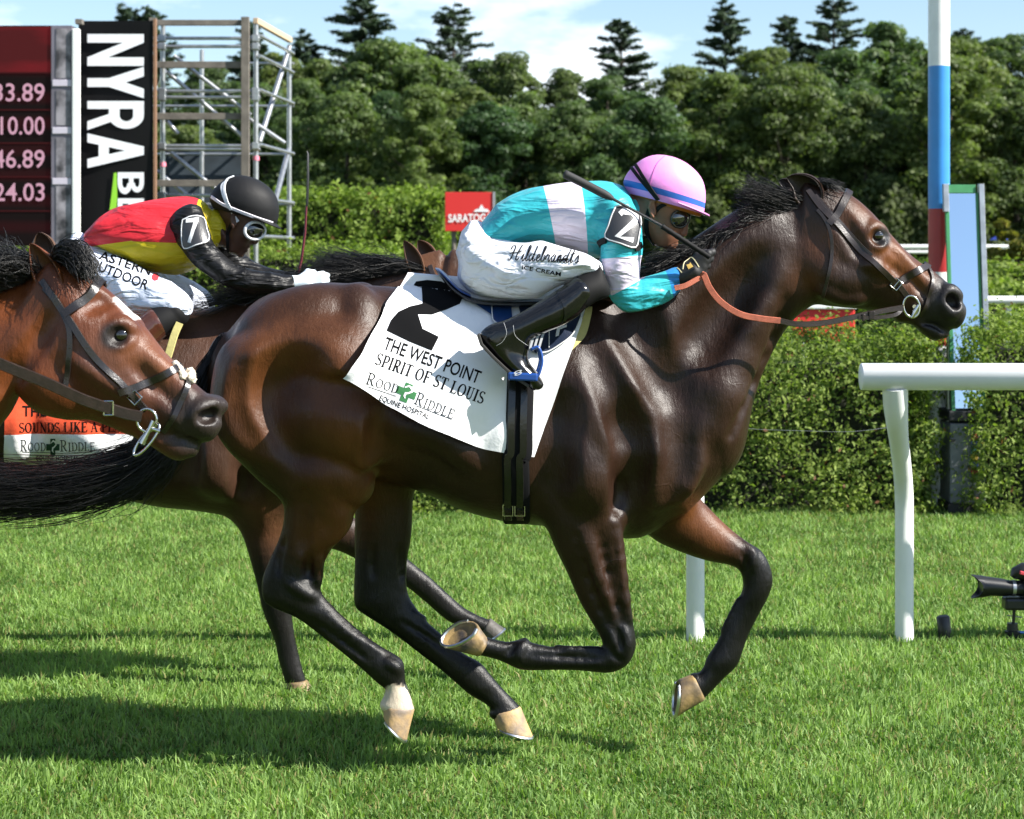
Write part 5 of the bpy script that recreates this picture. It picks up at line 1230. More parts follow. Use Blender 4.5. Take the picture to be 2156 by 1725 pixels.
def roman_geo(s, K=.15, k=.05, gap=.05, small=None):
    V = []; F = []; x = 0
    for i, ch in enumerate(s):
        if ch == ' ': x += .34; continue
        sc = 1. if (small is None or i == 0) else small
        sts, adv = roman(ch, K / sc ** .5, k / sc ** .5)
        for pts, wd in sts:
            v, f_ = stroke_poly(pts, wd); b = len(V); V += [np.array([x + p[0] * sc, p[1] * sc]) for p in v]; F += [tuple(b + q for q in g) for g in f_]
        x += adv * sc + gap
    return np.array(V), F
def poly_geo(pts): 
    return np.array(pts, float), [tuple(range(len(pts)))]

# saddle cloth, number 2
cloth2 = thing('saddle_cloth', 'white saddle cloth with big black 2 and race lettering on dark horse', 'saddle cloth', P(ZS(1300, 600), D2))
def wave2(s, t):
    e = np.exp(-s * 5)
    return .075 * t * t * (1 - float(sst(.5, .74, s))) + .006 * math.sin(9 * t + 3 * s) * e + .005 * math.sin(26 * s + 6 * t) * t ** 2 + .004 * math.sin(14 * s - 17 * t) * (1 - t * .4) + .010 * t * e
o, BV_CL = drape('cloth', BVH2, [ZS(1118, 74), ZS(1062, 170), ZS(1000, 255), ZS(955, 345), ZS(905, 450), ZS(870, 535), ZS(788, 662)], [ZJ(1020, 800), ZJ(988, 960), ZJ(950, 1070), ZJ(905, 1200), ZJ(850, 1350), ZJ(780, 1530), ZJ(716, 1706)], 60, 40, .010, M_CLOTH, cloth2, D2, wave2, sag=33)
# the hem dips between the two borders: a second piece fills the long hind flap
def surf_on(bv, off=.0013):
    def fn(p):
        l, n = hit(bv, p, off); return l
    return fn
# ---- print on the saddle cloth
SC2 = surf_on(BV_CL)
two = [(1005, 382), (1030, 325), (1070, 280), (1130, 252), (1200, 236), (1265, 208), (1318, 165), (1330, 152), (1262, 150), (1195, 152), (1152, 136), (1166, 116), (1225, 108), (1300, 116), (1372, 150), (1416, 205), (1400, 238), (1330, 268), (1250, 296), (1175, 294), (1120, 332), (1200, 372), (1288, 415), (1250, 490), (1130, 442)]
V, F = poly_geo([ZS(*p) for p in two]); lay('number', V, F, lambda a, b: SC2((a, b)), M_PRINT, cloth2, 5)
word('lettering', 'THE WEST POINT', ZS(983, 480), ZS(1497, 668), 28.5, SC2, M_PRINT, cloth2, .012)
word('lettering', 'x', ZS(940, 562), ZS(1520, 778), 26, SC2, M_PRINT, cloth2, geo=roman_geo('SPIRIT OF ST LOUIS', .17, .07))
word('lettering', 'x', ZS(890, 668), ZS(1062, 722), 26, SC2, M_PRINT, cloth2, geo=roman_geo('ROOD', .09, .055, small=.74))
word('lettering', 'x', ZS(1152, 775), ZS(1360, 858), 27, SC2, M_PRINT, cloth2, geo=roman_geo('RIDDLE', .09, .055, small=.76))
word('lettering', 'EQUINE HOSPITAL', ZS(964, 754), ZS(1232, 861), 11.5, SC2, M_PRINT, cloth2, .012)
def cross_logo(c, e1, e2, surf, parent, m1, m2):
    """green cross with a white horse-neck swoosh; e1, e2 are its half axes"""
    c = np.array(c, float); e1 = np.array(e1, float); e2 = np.array(e2, float)
    pl = [(-.38, 1), (.38, 1), (.38, .38), (1, .38), (1, -.38), (.38, -.38), (.38, -1), (-.38, -1), (-.38, -.38), (-1, -.38), (-1, .38), (-.38, .38)]
    fn = lambda a, b: surf(c + e1 * a + e2 * b)
    V, F = poly_geo(pl); lay('emblem', V, F, fn, m1, parent, .4)
    V, F = stroke_poly([(-.30, .45), (.05, .75), (.40, .62), (.50, .30), (.25, .05), (-.02, -.10), (-.05, -.40), (.10, -.62)], [.10, .20, .26, .20, .18, .26, .22, .06])
    s2 = lambda p: (lambda q: None if q is None else q + Vector((0, -.0008, .0003)))(surf(p))
    lay('emblem', V, F, lambda a, b: s2(c + e1 * a + e2 * b), m2, parent, .3)
cross_logo(ZS(1112, 716), (20, 8), (7, -19), SC2, cloth2, M_GREENPRINT, M_CLOTH)
for a, b in (((905, 684), (1058, 735)), ((1166, 787), (1357, 862))):
    V, F = stroke_poly([ZS(*a), ZS(*b)], 1.4); lay('underline', V, F, lambda x, y: SC2((x, y)), M_PRINT, cloth2, 12)

# ---- girth, saddle, stirrup
saddle2 = thing('saddle', 'small navy and black racing saddle with blue stirrup under the jockey in pink cap', 'saddle', P(ZJ(600, 900), D2))
def loft(name, rws, mat_, parent, n=18, egg=0., sub=4, caps=True, p=2., attr=None):
    S = catmull(np.array(rws, float), sub); V = []; F = []; T = []
    for i, (ax, az, bx, bz, w_, yc) in enumerate(S):
        c = np.array([(ax + bx) / 2, yc, (az + bz) / 2]); u = np.array([(ax - bx) / 2, 0, (az - bz) / 2])
        for k in range(n):
            th = 2 * math.pi * k / n; cu = math.cos(th); su = math.sin(th); cu = math.copysign(abs(cu) ** (2 / p), cu); su = math.copysign(abs(su) ** (2 / p), su)
            V.append(c + u * cu + np.array([0, w_ * (1 - egg * cu), 0]) * su); T.append(i / sub)
    m = len(S)
    for i in range(m - 1):
        for k in range(n): F.append((i * n + k, (i + 1) * n + k, (i + 1) * n + (k + 1) % n, i * n + (k + 1) % n))
    if caps: F.append(tuple(range(n))); F.append(tuple((m - 1) * n + k for k in range(n))[::-1])
    me = mesh_from(name, V, F); set_float(me, 'station', T)
    bm = bmesh.new(); bm.from_mesh(me); bmesh.ops.recalc_face_normals(bm, faces=bm.faces); bm.to_mesh(me); bm.free()
    return obj(name, me, mat_, parent)
loft('seat', rows([(ZJ(192, 688), ZJ(200, 716), .05, 0), (ZJ(222, 700), ZJ(240, 768), .10, 0), (ZJ(285, 765), ZJ(305, 846), .14, 0), (ZJ(370, 832), ZJ(385, 880), .17, 0), (ZJ(500, 858), ZJ(505, 900), .19, 0), (ZJ(680, 850), ZJ(690, 905), .19, 0), (ZJ(850, 840), ZJ(860, 900), .17, 0), (ZJ(1040, 770), ZJ(1060, 890), .16, 0), (ZJ(1130, 780), ZJ(1150, 890), .15, 0)], D2), M_LEATHER_BLACK, saddle2)
loft('cantle_rim', rows([(ZJ(190, 690), ZJ(196, 706), .035, 0), (ZJ(215, 694), ZJ(226, 726), .09, 0), (ZJ(262, 735), ZJ(275, 775), .125, 0), (ZJ(318, 792), ZJ(330, 822), .14, 0), (ZJ(380, 826), ZJ(390, 850), .14, 0)], D2 - .004), M_BLUE, saddle2)
def patch(name, px, bv, off, mat_, parent, step=8, thick=0.):
    V, F = poly_geo(px); o = lay(name, V, F, lambda a, b: hit(bv, (a, b), off)[0], mat_, parent, step)
    return o
M_NAVY2 = mat('mid blue leather', (.012, .045, .15), .35, spec=.5)
patch('panel', [ZJ(*p) for p in ((380, 878), (500, 890), (600, 895), (606, 990), (540, 1010), (498, 985), (490, 950), (430, 910))], BV_CL, .008, M_NAVY2, saddle2)
patch('flap', [ZJ(*p) for p in ((640, 900), (820, 900), (985, 900), (968, 985), (925, 1060), (860, 1115), (790, 1155), (730, 1160), (690, 1120), (660, 1010))], BV_CL, .012, M_NAVY, saddle2)
mb = MB(); strap(mb, BV_CL, [ZJ(975, 965), ZJ(928, 1058), ZJ(862, 1112), ZJ(792, 1152), ZJ(735, 1156)], .004, D2, .003, .014, mirror=False); strap(mb, BV_CL, [ZJ(805, 1040), ZJ(802, 1130)], .003, D2, .003, .014, mirror=False)
strap(mb, BV_CL, [ZJ(492, 895), ZJ(494, 950), ZJ(502, 985), ZJ(540, 1008)], .004, D2, .002, .010, mirror=False)
mb.each('piping', M_THREAD, saddle2, smooth=True)
BVF = BV_CL
word('lettering', 'F', ZJ(838, 1068), ZJ(890, 1052), 30, lambda p: hit(BV_CL, p, .0145)[0], M_THREAD, saddle2, .02, up=(.16, -1))
mb = MB()
pg, ng = on_body(BVH2, [ZJ(650, 1250), ZJ(645, 1400), ZJ(640, 1550), ZJ(638, 1680), ZS(1700, 1060), ZS(1702, 1150), ZS(1704, 1250), ZS(1706, 1330), ZS(1708, 1372)], .012, 5)
q = pg[-1]; pg += [Vector((q.x, q.y + (D2 - q.y) * .3, q.z - .020)), Vector((q.x, q.y + (D2 - q.y) * .65, q.z - .030)), Vector((q.x, D2, q.z - .034))]; ng += [Vector((0, -.6, -.8)), Vector((0, -.2, -1)), Vector((0, 0, -1))]
ribbon(mb, pg, ng, .088, .006)
pg2 = [Vector((p.x, 2 * D2 - p.y, p.z)) for p in pg][::-1]; ng2 = [Vector((n_.x, -n_.y, n_.z)) for n_ in ng][::-1]
ribbon(mb, pg2, ng2, .088, .006)
gi = mb.build('girth', M_WEB, saddle2, True)
mb = MB()
for dx in (-.027, .012): ribbon(mb, [p + n_ * .007 + Vector((dx, 0, 0)) for p, n_ in zip(pg[:-3], ng[:-3])], ng[:-3], .026, .004)
mb.each('girth_strap', M_LEATHER_BLACK, gi, smooth=True)
mb = MB()
for dx in (-.027, .012):
    q = pg[-10] + ng[-10] * .014 + Vector((dx, 0, 0)); mb.tube([q + Vector((-.016, 0, .018)), q + Vector((.016, 0, .018)), q + Vector((.016, 0, -.018)), q + Vector((-.016, 0, -.018)), q + Vector((-.016, 0, .018))], .0022, 5)
mb.build('buckle', M_STEEL, gi, True)
# yellow chamois showing in front of the cloth
drape('chamois', BVH2, [ZJ(1005, 905), ZJ(980, 975), ZJ(945, 1075), ZJ(905, 1160)], [ZJ(1036, 905), ZJ(1030, 955), ZJ(1000, 1060), ZJ(930, 1135)], 6, 14, .006, M_CHAMOIS, saddle2, D2, lambda s, t: .003 * math.sin(9 * t))
# stirrup
st = []
YB = -.345
mb = MB(); c = [P(p, D2 + YB - .035) for p in (ZJ(712, 1128), ZJ(742, 1118), ZJ(760, 1150), ZJ(765, 1200), ZJ(748, 1262), ZJ(735, 1278))]
mb.tube(catmull([tuple(p) for p in c], 5), .0055, 8)
c2 = [p + Vector((-.005, .085, 0)) for p in c]; mb.tube(catmull([tuple(p) for p in c2], 5), .0055, 8)
mb.tube([c[0], c2[0]], .006, 8)
stir = mb.build('stirrup_iron', M_BLUE, saddle2, True)
mb = MB(); a, b = P(ZJ(582, 1262), D2 + YB), P(ZJ(742, 1270), D2 + YB)
e = (b - a).normalized(); R_ = Matrix((e, Vector((0, 1, 0)), e.cross(Vector((0, 1, 0))))).transposed()
mb.box((a + b) / 2 + Vector((0, -.0, -.004)), ((b - a).length, .105, .026), R_); mb.build('stirrup_tread', M_BLUE, stir, bevel=.006)
word('lettering', '8', ZJ(612, 1252), ZJ(656, 1236), 10, lambda p: P(p, D2 + YB - .0545), M_THREAD, stir, 0, up=(.2, 1))
mb = MB(); 
for k, x in enumerate((705, 728, 752)): free_strap(mb, [ZJ(x + 25, 1030), ZJ(x + 10, 1075), ZJ(x - 5, 1128)], [-.345, -.36, YB - .03], .008, .003)
mb.each('stirrup_leather', mat('grey webbing', (.30, .31, .32), .8), saddle2, smooth=True)
# ------------------------------------------------------------------ jockeys
def zone_mat(name, cols, rough=.55, sheen=.25, spec=.35, bumps=((11, .35, .03), (700, .15, .0008)), fold=None):
    """cols: base colour, then (attribute, colour) where attribute > 0"""
    m = mat(name, cols[0], rough, spec=spec, sheen=sheen, bump=list(bumps)); n = m.node_tree.nodes; l = m.node_tree.links.new; p = n['Principled BSDF']; prev = None
    for a, c in cols[1:]:
        at = n.new('ShaderNodeAttribute'); at.attribute_name = a
        g = n.new('ShaderNodeMath'); g.operation = 'GREATER_THAN'; g.inputs[1].default_value = 0.; l(at.outputs['Fac'], g.inputs[0])
        mx = n.new('ShaderNodeMix'); mx.data_type = 'RGBA'; mx.inputs['A'].default_value = (*cols[0], 1); mx.inputs['B'].default_value = (*c, 1)
        if prev: l(prev.outputs['Result'], mx.inputs['A'])
        l(g.outputs[0], mx.inputs['Factor']); prev = mx
    if prev: l(prev.outputs['Result'], p.inputs['Base Color'])
    if fold:      # long soft creases: noise drawn out along one direction
        tc = n.new('ShaderNodeTexCoord'); mp_ = n.new('ShaderNodeMapping'); mp_.inputs['Rotation'].default_value = (0, fold[0], 0); mp_.inputs['Scale'].default_value = fold[1]; l(tc.outputs['Object'], mp_.inputs['Vector'])
        t = n.new('ShaderNodeTexNoise'); t.inputs['Scale'].default_value = 1.; t.inputs['Detail'].default_value = 2.5; t.inputs['Distortion'].default_value = .8; l(mp_.outputs['Vector'], t.inputs['Vector'])
        r = n.new('ShaderNodeMapRange'); r.interpolation_type = 'SMOOTHSTEP'; r.inputs['From Min'].default_value = .40; r.inputs['From Max'].default_value = .66; l(t.outputs['Fac'], r.inputs['Value'])
        b = n.new('ShaderNodeBump'); b.inputs['Strength'].default_value = fold[2]; b.inputs['Distance'].default_value = .022; l(r.outputs['Result'], b.inputs['Height'])
        old = p.inputs['Normal'].links[0].from_socket if p.inputs['Normal'].links else None
        if old: l(old, b.inputs['Normal'])
        l(b.outputs['Normal'], p.inputs['Normal'])
    return m
def flip(rws, dc, dx=0., dz=0.): return [(a + dx, b + dz, c + dx, d + dz, w_, 2 * dc - y) for a, b, c, d, w_, y in rws]
def thin(rws, k, kw=None): 
    o = []
    for a, b, c, d, w_, y in rws:
        mx, mz = (a + c) / 2, (b + d) / 2; o.append((mx + (a - mx) * k, mz + (b - mz) * k, mx + (c - mx) * k, mz + (d - mz) * k, w_ * (kw or k), y))
    return o
def bounds(lists, pad=.06):
    A = np.array([r for l_ in lists for r in l_]); 
    return (min(A[:, 0].min(), A[:, 2].min()) - pad, (A[:, 5] - A[:, 4]).min() - pad, min(A[:, 1].min(), A[:, 3].min()) - pad), (max(A[:, 0].max(), A[:, 2].max()) + pad, (A[:, 5] + A[:, 4]).max() + pad, max(A[:, 1].max(), A[:, 3].max()) + pad)
def wrinkle(V, Q, amp, seed, stretch=(1, 1, 1), fr=(22, 40), axis=None, nw=4):
    """cloth creases: warped ridged waves pushed along the normals"""
    rg = np.random.default_rng(seed); N = np.zeros_like(V)
    fn = np.cross(V[Q[:, 2]] - V[Q[:, 0]], V[Q[:, 3]] - V[Q[:, 1]])
    for j in range(4): np.add.at(N, Q[:, j], fn)
    N /= np.linalg.norm(N, axis=1)[:, None] + 1e-12
    W = V * np.array(stretch); D = np.zeros(len(V))
    for _ in range(nw):
        d = rg.normal(0, 1, 3)
        if axis is not None: ax_ = np.array(axis) / np.linalg.norm(axis); d = d - ax_ * (d @ ax_) * .8
        d /= np.linalg.norm(d); e = rg.normal(0, 1, 3); e /= np.linalg.norm(e)
        ph = W @ d * rg.uniform(*fr) + 1.3 * np.sin(W @ e * rg.uniform(8, 16) + rg.uniform(0, 6)) + rg.uniform(0, 6)
        D += (1 - np.abs(np.sin(ph / 2))) ** 2.2 * (.5 + .5 * np.sin(W @ e * 9 + rg.uniform(0, 6)))
    return V + N * ((D - D.mean()) * amp)[:, None]
def field_mesh(name, groups, h, mat_, parent, egg=0., cap=.8, pad=.05, wr=None, seed=1, extra=None, stretch=(1, 1, 1), smooth=1, fr=(22, 40), axis=None):
    lo, hi = bounds([g[0] for g in groups], pad); f = Field(lo, hi, h)
    for rws, k in groups: f.chain(rws, k=k, sub=5, egg=egg, margin=.05, cap=cap)
    if extra: extra(f)
    V, Q = f.nets(name, smooth)
    if wr: V = wrinkle(V, Q, wr, seed, stretch, fr, axis)
    me = mesh_from(name, V, Q); o = obj(name, me, mat_, parent)
    bv = BVHTree.FromPolygons([tuple(v) for v in V], [tuple(q) for q in Q]); return o, bv, V
def side(V, a, b, dc):
    """signed distance (measure units at dc) of points to the upright plane through readings a-b; positive to the right of a->b seen by the viewer"""
    x = CX + V[:, 0] * FOC / dc; y = HY - (V[:, 2] - CAM_H) * FOC / dc; a = np.array(a); b = np.array(b); e = (b - a) / np.linalg.norm(b - a)
    return (x - a[0]) * e[1] - (y - a[1]) * e[0]
M_SKIN = mat('light brown skin', (.22, .095, .055), .5, spec=.4, noise=(30, .25), bump=(160, .25, .001))  # one even skin colour
M_SKIN_DARK = mat('brown skin', (.085, .038, .023), .5, spec=.4, noise=(30, .25), bump=(160, .25, .001))
M_LENS = mat('dark goggle lens', (.012, .013, .010), .06, spec=.8, coat=1.)
M_WHITE_RUBBER = mat('white goggle rubber', (.72, .73, .75), .45)
M_BREECH = zone_mat('white breeches', [(.76, .77, .82)], .6, .05, bumps=((12, .35, .03), (700, .15, .0006)), fold=(.45, (5, 16, 22), .55))
M_TEAL = zone_mat('turquoise and white silks', [(.03, .38, .44), ('band', (.66, .59, .72)), ('cuff', (.02, .20, .50))], .42, .05, fold=(1.15, (4, 10, 20), .45))
M_PINK = zone_mat('pink cap silk', [(.78, .27, .66), ('ribbon', (.03, .12, .46))], .5, .05, bumps=((14, .25, .01), (600, .1, .0005)))
M_GLOVE = mat('black glove', (.008, .008, .009), .6, bump=(300, .4, .001))
M_BADGE = mat('black patent badge', (.035, .035, .038), .40, spec=.6, bump=(500, .4, .001))
M_WHITEPRINT = mat('white print', (.78, .78, .78), .7)
M_BOOT = mat('black riding boot', (.005, .005, .0055), .16, spec=.55, coat=.15, bump=(13, .3, .012))
M_SOLE = mat('boot sole', (.03, .028, .026), .7)
M_BLACKRUB = mat('black elastic', (.006, .006, .0065), .7, spec=.2)

def head_parts(Z, dc, y0, man):
    """head chain readings for a face looking right; Z is the close-up survey"""
    return rows([(Z(860, 330), Z(330, 300), .045, y0), (Z(1000, 450), Z(240, 430), .070, y0), (Z(1020, 600), Z(200, 580), .078, y0), (Z(1000, 760), Z(215, 760), .076, y0),
                 (Z(965, 930), Z(320, 900), .070, y0), (Z(905, 1100), Z(380, 1060), .062, y0), (Z(850, 1240), Z(420, 1220), .052, y0), (Z(745, 1370), Z(500, 1340), .036, y0)], dc)
def face(f, Z, dc, y0):
    p = lambda a, y=0.: tuple(P(Z(*a), dc + y0 + y))
    f.cap3(p((955, 960)), p((915, 1165)), .009, .0135, .012)                       # nose
    for s in (-1, 1):
        f.cap3(p((885, 1180), s * .010), p((900, 1190), s * .010), .008, .007, .006)      # nostril wings
        f.cap3(p((800, 880), s * .034), p((960, 830), s * .018), .010, .010, .014)        # brow
        f.cap3(p((880, 950), s * .032), p((880, 960), s * .032), .014, .014, .012, sub=True)  # eye hollow
        f.cap3(p((700, 1060), s * .048), p((800, 1080), s * .036), .014, .012, .02)       # cheekbone
    f.cap3(p((820, 1265), -.016), p((820, 1265), .016), .010, .010, .008)              # upper lip
    f.cap3(p((795, 1315), -.014), p((795, 1315), .014), .010, .010, .008)
    f.cap3(p((840, 1290), -.02), p((840, 1290), .02), .004, .004, .004, sub=True)
    f.cap3(p((735, 1380), -.008), p((735, 1380), .008), .015, .015, .012)              # chin
def ear_human(Z, dc, y0, parent, mat_):
    mb = []
    c = P(Z(480, 800), dc + y0 - .083); f = Field((c.x - .05, c.y - .05, c.z - .06), (c.x + .05, c.y + .05, c.z + .06), .0035)
    pts = [P(Z(*q), dc + y0 - .082) for q in ((500, 700), (445, 720), (420, 800), (445, 880), (470, 930))]
    for a, b in zip(pts[:-1], pts[1:]): f.cap3(a, b, .006, .006, .004)
    f.cap3(P(Z(470, 760), dc + y0 - .076), P(Z(490, 880), dc + y0 - .076), .010, .008, .004)
    V, Q = f.nets('ear', 1); return obj('ear', mesh_from('ear', V, Q), mat_, parent)
def hand(f, wrist, knuck, dirv, upv, backv, s=1.):
    """closed hand: palm from wrist to the knuckles, four curled fingers and a thumb; backv points out of the back of the hand"""
    w_, k_ = Vector(wrist), Vector(knuck); dv, uv, bv = Vector(dirv).normalized(), Vector(upv).normalized(), Vector(backv).normalized()
    f.cap3(w_, w_.lerp(k_, .35), .026 * s, .030 * s, .012, sy=.72)
    for i, (o, ln, r) in enumerate(((.030, 1., .0105), (.010, 1.08, .011), (-.010, 1.02, .0105), (-.029, .84, .0095))):
        b = k_ + uv * o * s; f.cap3(w_.lerp(k_, .3) + uv * o * .7 * s, b, .016 * s, .0125 * s, .012)
        p1 = b + (dv * .55 - bv * .6) * .034 * ln * s; p2 = p1 + (-dv * .45 - bv * .75) * .026 * ln * s; p3 = p2 + (-dv * .95 - bv * .05) * .020 * ln * s
        for a, c in ((b, p1), (p1, p2), (p2, p3)): f.cap3(a, c, r * s, r * .93 * s, .0035)
    t0 = w_.lerp(k_, .25) + uv * .022 * s - bv * .008 * s; t1 = t0 + (uv * .75 + dv * .55 - bv * .1) * .034 * s; t2 = t1 + (dv * .9 - bv * .35) * .030 * s
    f.cap3(t0, t1, .014 * s, .012 * s, .008); f.cap3(t1, t2, .0115 * s, .0095 * s, .003)

# ---------- the rider of number 2
DJ = D2
j2 = thing('person', 'crouching jockey in pink cap and turquoise and white silks on the leading dark horse', 'person', P(ZJ(600, 1000), DJ))
TOR = rows([(ZJ(415, 470), ZJ(520, 660), .150, 0), (ZJ(535, 335), ZJ(650, 590), .160, 0), (ZJ(655, 271), ZJ(765, 575), .172, 0), (ZJ(780, 244), ZJ(850, 575), .182, 0), (ZJ(900, 227), ZJ(940, 595), .188, 0),
            (ZJ(1010, 221), ZJ(1045, 640), .185, 0), (ZJ(1110, 223), ZJ(1150, 625), .165, 0), (ZJ(1190, 243), ZJ(1235, 560), .12, 0), (ZJ(1238, 275), ZJ(1280, 500), .075, 0)], DJ)
UA = [(ZJ(1255, 330), ZJ(1040, 400), .085, -.13), (ZJ(1300, 430), ZJ(1062, 480), .082, -.175), (ZJ(1302, 545), ZJ(1078, 570), .072, -.205), (ZJ(1290, 650), ZJ(1076, 680), .063, -.215), (ZJ(1286, 735), ZJ(1108, 785), .056, -.215),
      (ZJ(1286, 755), ZJ(1155, 882), .052, -.21), (ZJ(1305, 752), ZJ(1225, 930), .049, -.205), (ZJ(1370, 730), ZJ(1335, 902), .046, -.20), (ZJ(1435, 710), ZJ(1435, 862), .041, -.19), (ZJ(1490, 692), ZJ(1515, 792), .034, -.18)]
ARM = rows(UA, DJ); ARMF = flip(ARM, DJ, .02)
o, BVS, VS = field_mesh('silks', [(TOR, .03), (ARM, .035), (ARMF, .035)], .006, M_TEAL, j2, wr=.0065, seed=6, fr=(20, 44), axis=(.5, .2, -.8))
b1 = np.minimum(side(VS, ZJ(770, 250), ZJ(832, 545), DJ), -side(VS, ZJ(970, 225), ZJ(1006, 600), DJ))
b2 = np.minimum(-side(VS, ZJ(1060, 642), ZJ(1290, 622), DJ), side(VS, ZJ(1120, 832), ZJ(1300, 735), DJ))
b2 = np.minimum(b2, side(VS, ZJ(1060, 620), ZJ(1110, 800), DJ))
set_float(o.data, 'band', np.maximum(b1, b2)); 
cf = np.minimum(side(VS, ZJ(1410, 712), ZJ(1452, 850), DJ), -side(VS, ZJ(1488, 690), ZJ(1518, 800), DJ)); set_float(o.data, 'cuff', cf)
# breeches
PELV = [(ZJ(392, 440), ZJ(318, 620), .14, -.02), (ZJ(455, 455), ZJ(318, 770), .155, -.04), (ZJ(560, 520), ZJ(420, 850), .13, -.10), (ZJ(660, 548), ZJ(580, 868), .112, -.16), (ZJ(760, 545), ZJ(710, 858), .10, -.205), (ZJ(880, 572), ZJ(840, 805), .088, -.24),
        (ZJ(990, 605), ZJ(965, 752), .07, -.265), (ZJ(1075, 660), ZJ(1075, 722), .05, -.275)]
LEG = rows(PELV, DJ); LEGF = flip(LEG, DJ)
o, BVB, VB = field_mesh('breeches', [(thin(LEG, .955), .022), (thin(LEGF, .955), .022), (rows([(ZJ(385, 445), ZJ(330, 640), .13, 0), (ZJ(470, 470), ZJ(380, 820), .15, 0), (ZJ(600, 570), ZJ(520, 780), .13, 0)], DJ), .03)], .006, M_BREECH, j2, wr=.0085, seed=9, fr=(20, 44), cap=.22, axis=(.9, 0, -.35))
# waistband gathered above the hips
mb = MB(); wp, wn = on_body(BVS, [ZJ(412, 470), ZJ(440, 490), ZJ(480, 530), ZJ(540, 570), ZJ(600, 600)], .004); ribbon(mb, wp, wn, .045, .006)
# boots
BT = [(ZJ(925, 755), ZJ(1030, 872), .066, -.315), (ZJ(860, 800), ZJ(965, 945), .063, -.325), (ZJ(760, 865), ZJ(875, 1002), .060, -.335), (ZJ(660, 925), ZJ(775, 1046), .053, -.34), (ZJ(570, 970), ZJ(712, 1078), .046, -.345), (ZJ(478, 1000), ZJ(698, 1118), .044, -.345),
      (ZJ(430, 1055), ZJ(690, 1170), .042, -.345), (ZJ(475, 1130), ZJ(706, 1210), .043, -.345), (ZJ(545, 1205), ZJ(735, 1245), .046, -.345), (ZJ(610, 1262), ZJ(765, 1290), .046, -.345), (ZJ(690, 1318), ZJ(776, 1318), .034, -.345)]
for k, rw in enumerate((rows(BT, DJ), flip(rows(BT, DJ), DJ))):
    def ext(f, rw=rw): pass
    o, bvb, vb = field_mesh('boot', [(rw, .02)], .005, M_BOOT, j2)
    if k == 0:
        BVBOOT = bvb; bo = o
        mb = MB(); strap(mb, bvb, [ZJ(850, 815), ZJ(868, 850), ZJ(888, 900), ZJ(892, 945), ZJ(880, 985)], .012, DJ, .003, .001, mirror=False); mb.build('boot_strap', M_BOOT, bo, True)
        mb = MB(); sp = [P(p, DJ - .345) for p in (ZJ(424, 1050), ZJ(440, 1100), ZJ(500, 1165), ZJ(560, 1222), ZJ(620, 1275), ZJ(690, 1322))]
        for q in range(len(sp) - 1):
            e = (sp[q + 1] - sp[q]).normalized(); R_ = Matrix((e, Vector((0, 1, 0)), e.cross(Vector((0, 1, 0))))).transposed(); mb.box((sp[q] + sp[q + 1]) / 2, ((sp[q + 1] - sp[q]).length + .004, .084, .010), R_)
        mb.build('sole', M_SOLE, bo, bevel=.002)
        mb = MB(); strap(mb, bvb, [ZJ(560, 985), ZJ(575, 1040), ZJ(555, 1085), ZJ(520, 1110)], .0009, DJ, .0006, .0005, mirror=False); strap(mb, bvb, [ZJ(610, 1000), ZJ(625, 1060), ZJ(690, 1110)], .0009, DJ, .0006, .0005, mirror=False); mb.each('stitching', M_THREAD, bo, smooth=True)
loft('black_knee', rows([(ZJ(1060, 650), ZJ(1105, 730), .05, -.275), (ZJ(1020, 690), ZJ(1135, 830), .062, -.285), (ZJ(960, 735), ZJ(1060, 872), .064, -.305), (ZJ(900, 785), ZJ(1000, 910), .060, -.318)], DJ), M_BLACKRUB, j2)  # black piece put in for the dark shade between boot and thigh
# body: one figure inside the clothes
HEAD = head_parts(ZC, DJ, -.02, True); NECK = rows([(ZJ(1180, 270), ZJ(1215, 520), .09, 0), (ZJ(1245, 290), ZJ(1300, 515), .066, -.01), (ZJ(1320, 330), ZJ(1370, 520), .060, -.02)], DJ)
def fx(f): face(f, ZC, DJ, -.02)
o, BVHD, VH = field_mesh('body', [(thin(TOR, .88), .03), (thin(ARM, .78), .03), (thin(ARMF, .78), .03), (thin(LEG, .68), .03), (thin(LEGF, .68), .03), (thin(rows(BT, DJ), .75), .03), (thin(flip(rows(BT, DJ), DJ), .75), .03), (NECK, .03), (HEAD, .02)], .0052, M_SKIN, j2, extra=fx, cap=.2)
ear_human(ZC, DJ, -.02, j2, M_SKIN)
# neck warmer, hair edge, chin strap
mb = MB(); strap(mb, BVHD, [ZC(480, 700), ZC(400, 900), ZC(380, 1050), ZC(410, 1200), ZC(520, 1360)], .016, DJ - .02, .004, .003, mirror=True); strap(mb, BVHD, [ZC(480, 900), ZC(560, 800), ZC(660, 740)], .014, DJ - .02, .004, .003); mb.each('chin_strap', M_BLACKRUB, j2, smooth=True)
# helmet with silk cap
HEL = rows([(ZC(1188, 905), ZC(112, 600), .098, -.02), (ZC(1212, 840), ZC(82, 540), .105, -.02), (ZC(1232, 620), ZC(48, 440), .112, -.02), (ZC(1195, 430), ZC(95, 320), .108, -.02), (ZC(1100, 285), ZC(190, 210), .094, -.02), (ZC(960, 165), ZC(300, 118), .072, -.02), (ZC(800, 85), ZC(420, 62), .046, -.02), (ZC(660, 50), ZC(520, 42), .018, -.02)], DJ)
hm = loft('helmet', HEL, M_PINK, j2, n=40, sub=6)
S = np.array([v.co for v in hm.data.vertices]); A, B = np.array(ZC(60, 400)), np.array(ZC(1215, 750))
r_ = np.minimum(-side(S, ZC(60, 408), ZC(1215, 742), DJ) * -1, -side(S, ZC(60, 500), ZC(1215, 822), DJ)); set_float(hm.data, 'ribbon', np.minimum(side(S, ZC(1215, 742), ZC(60, 408), DJ), side(S, ZC(60, 500), ZC(1215, 822), DJ)))
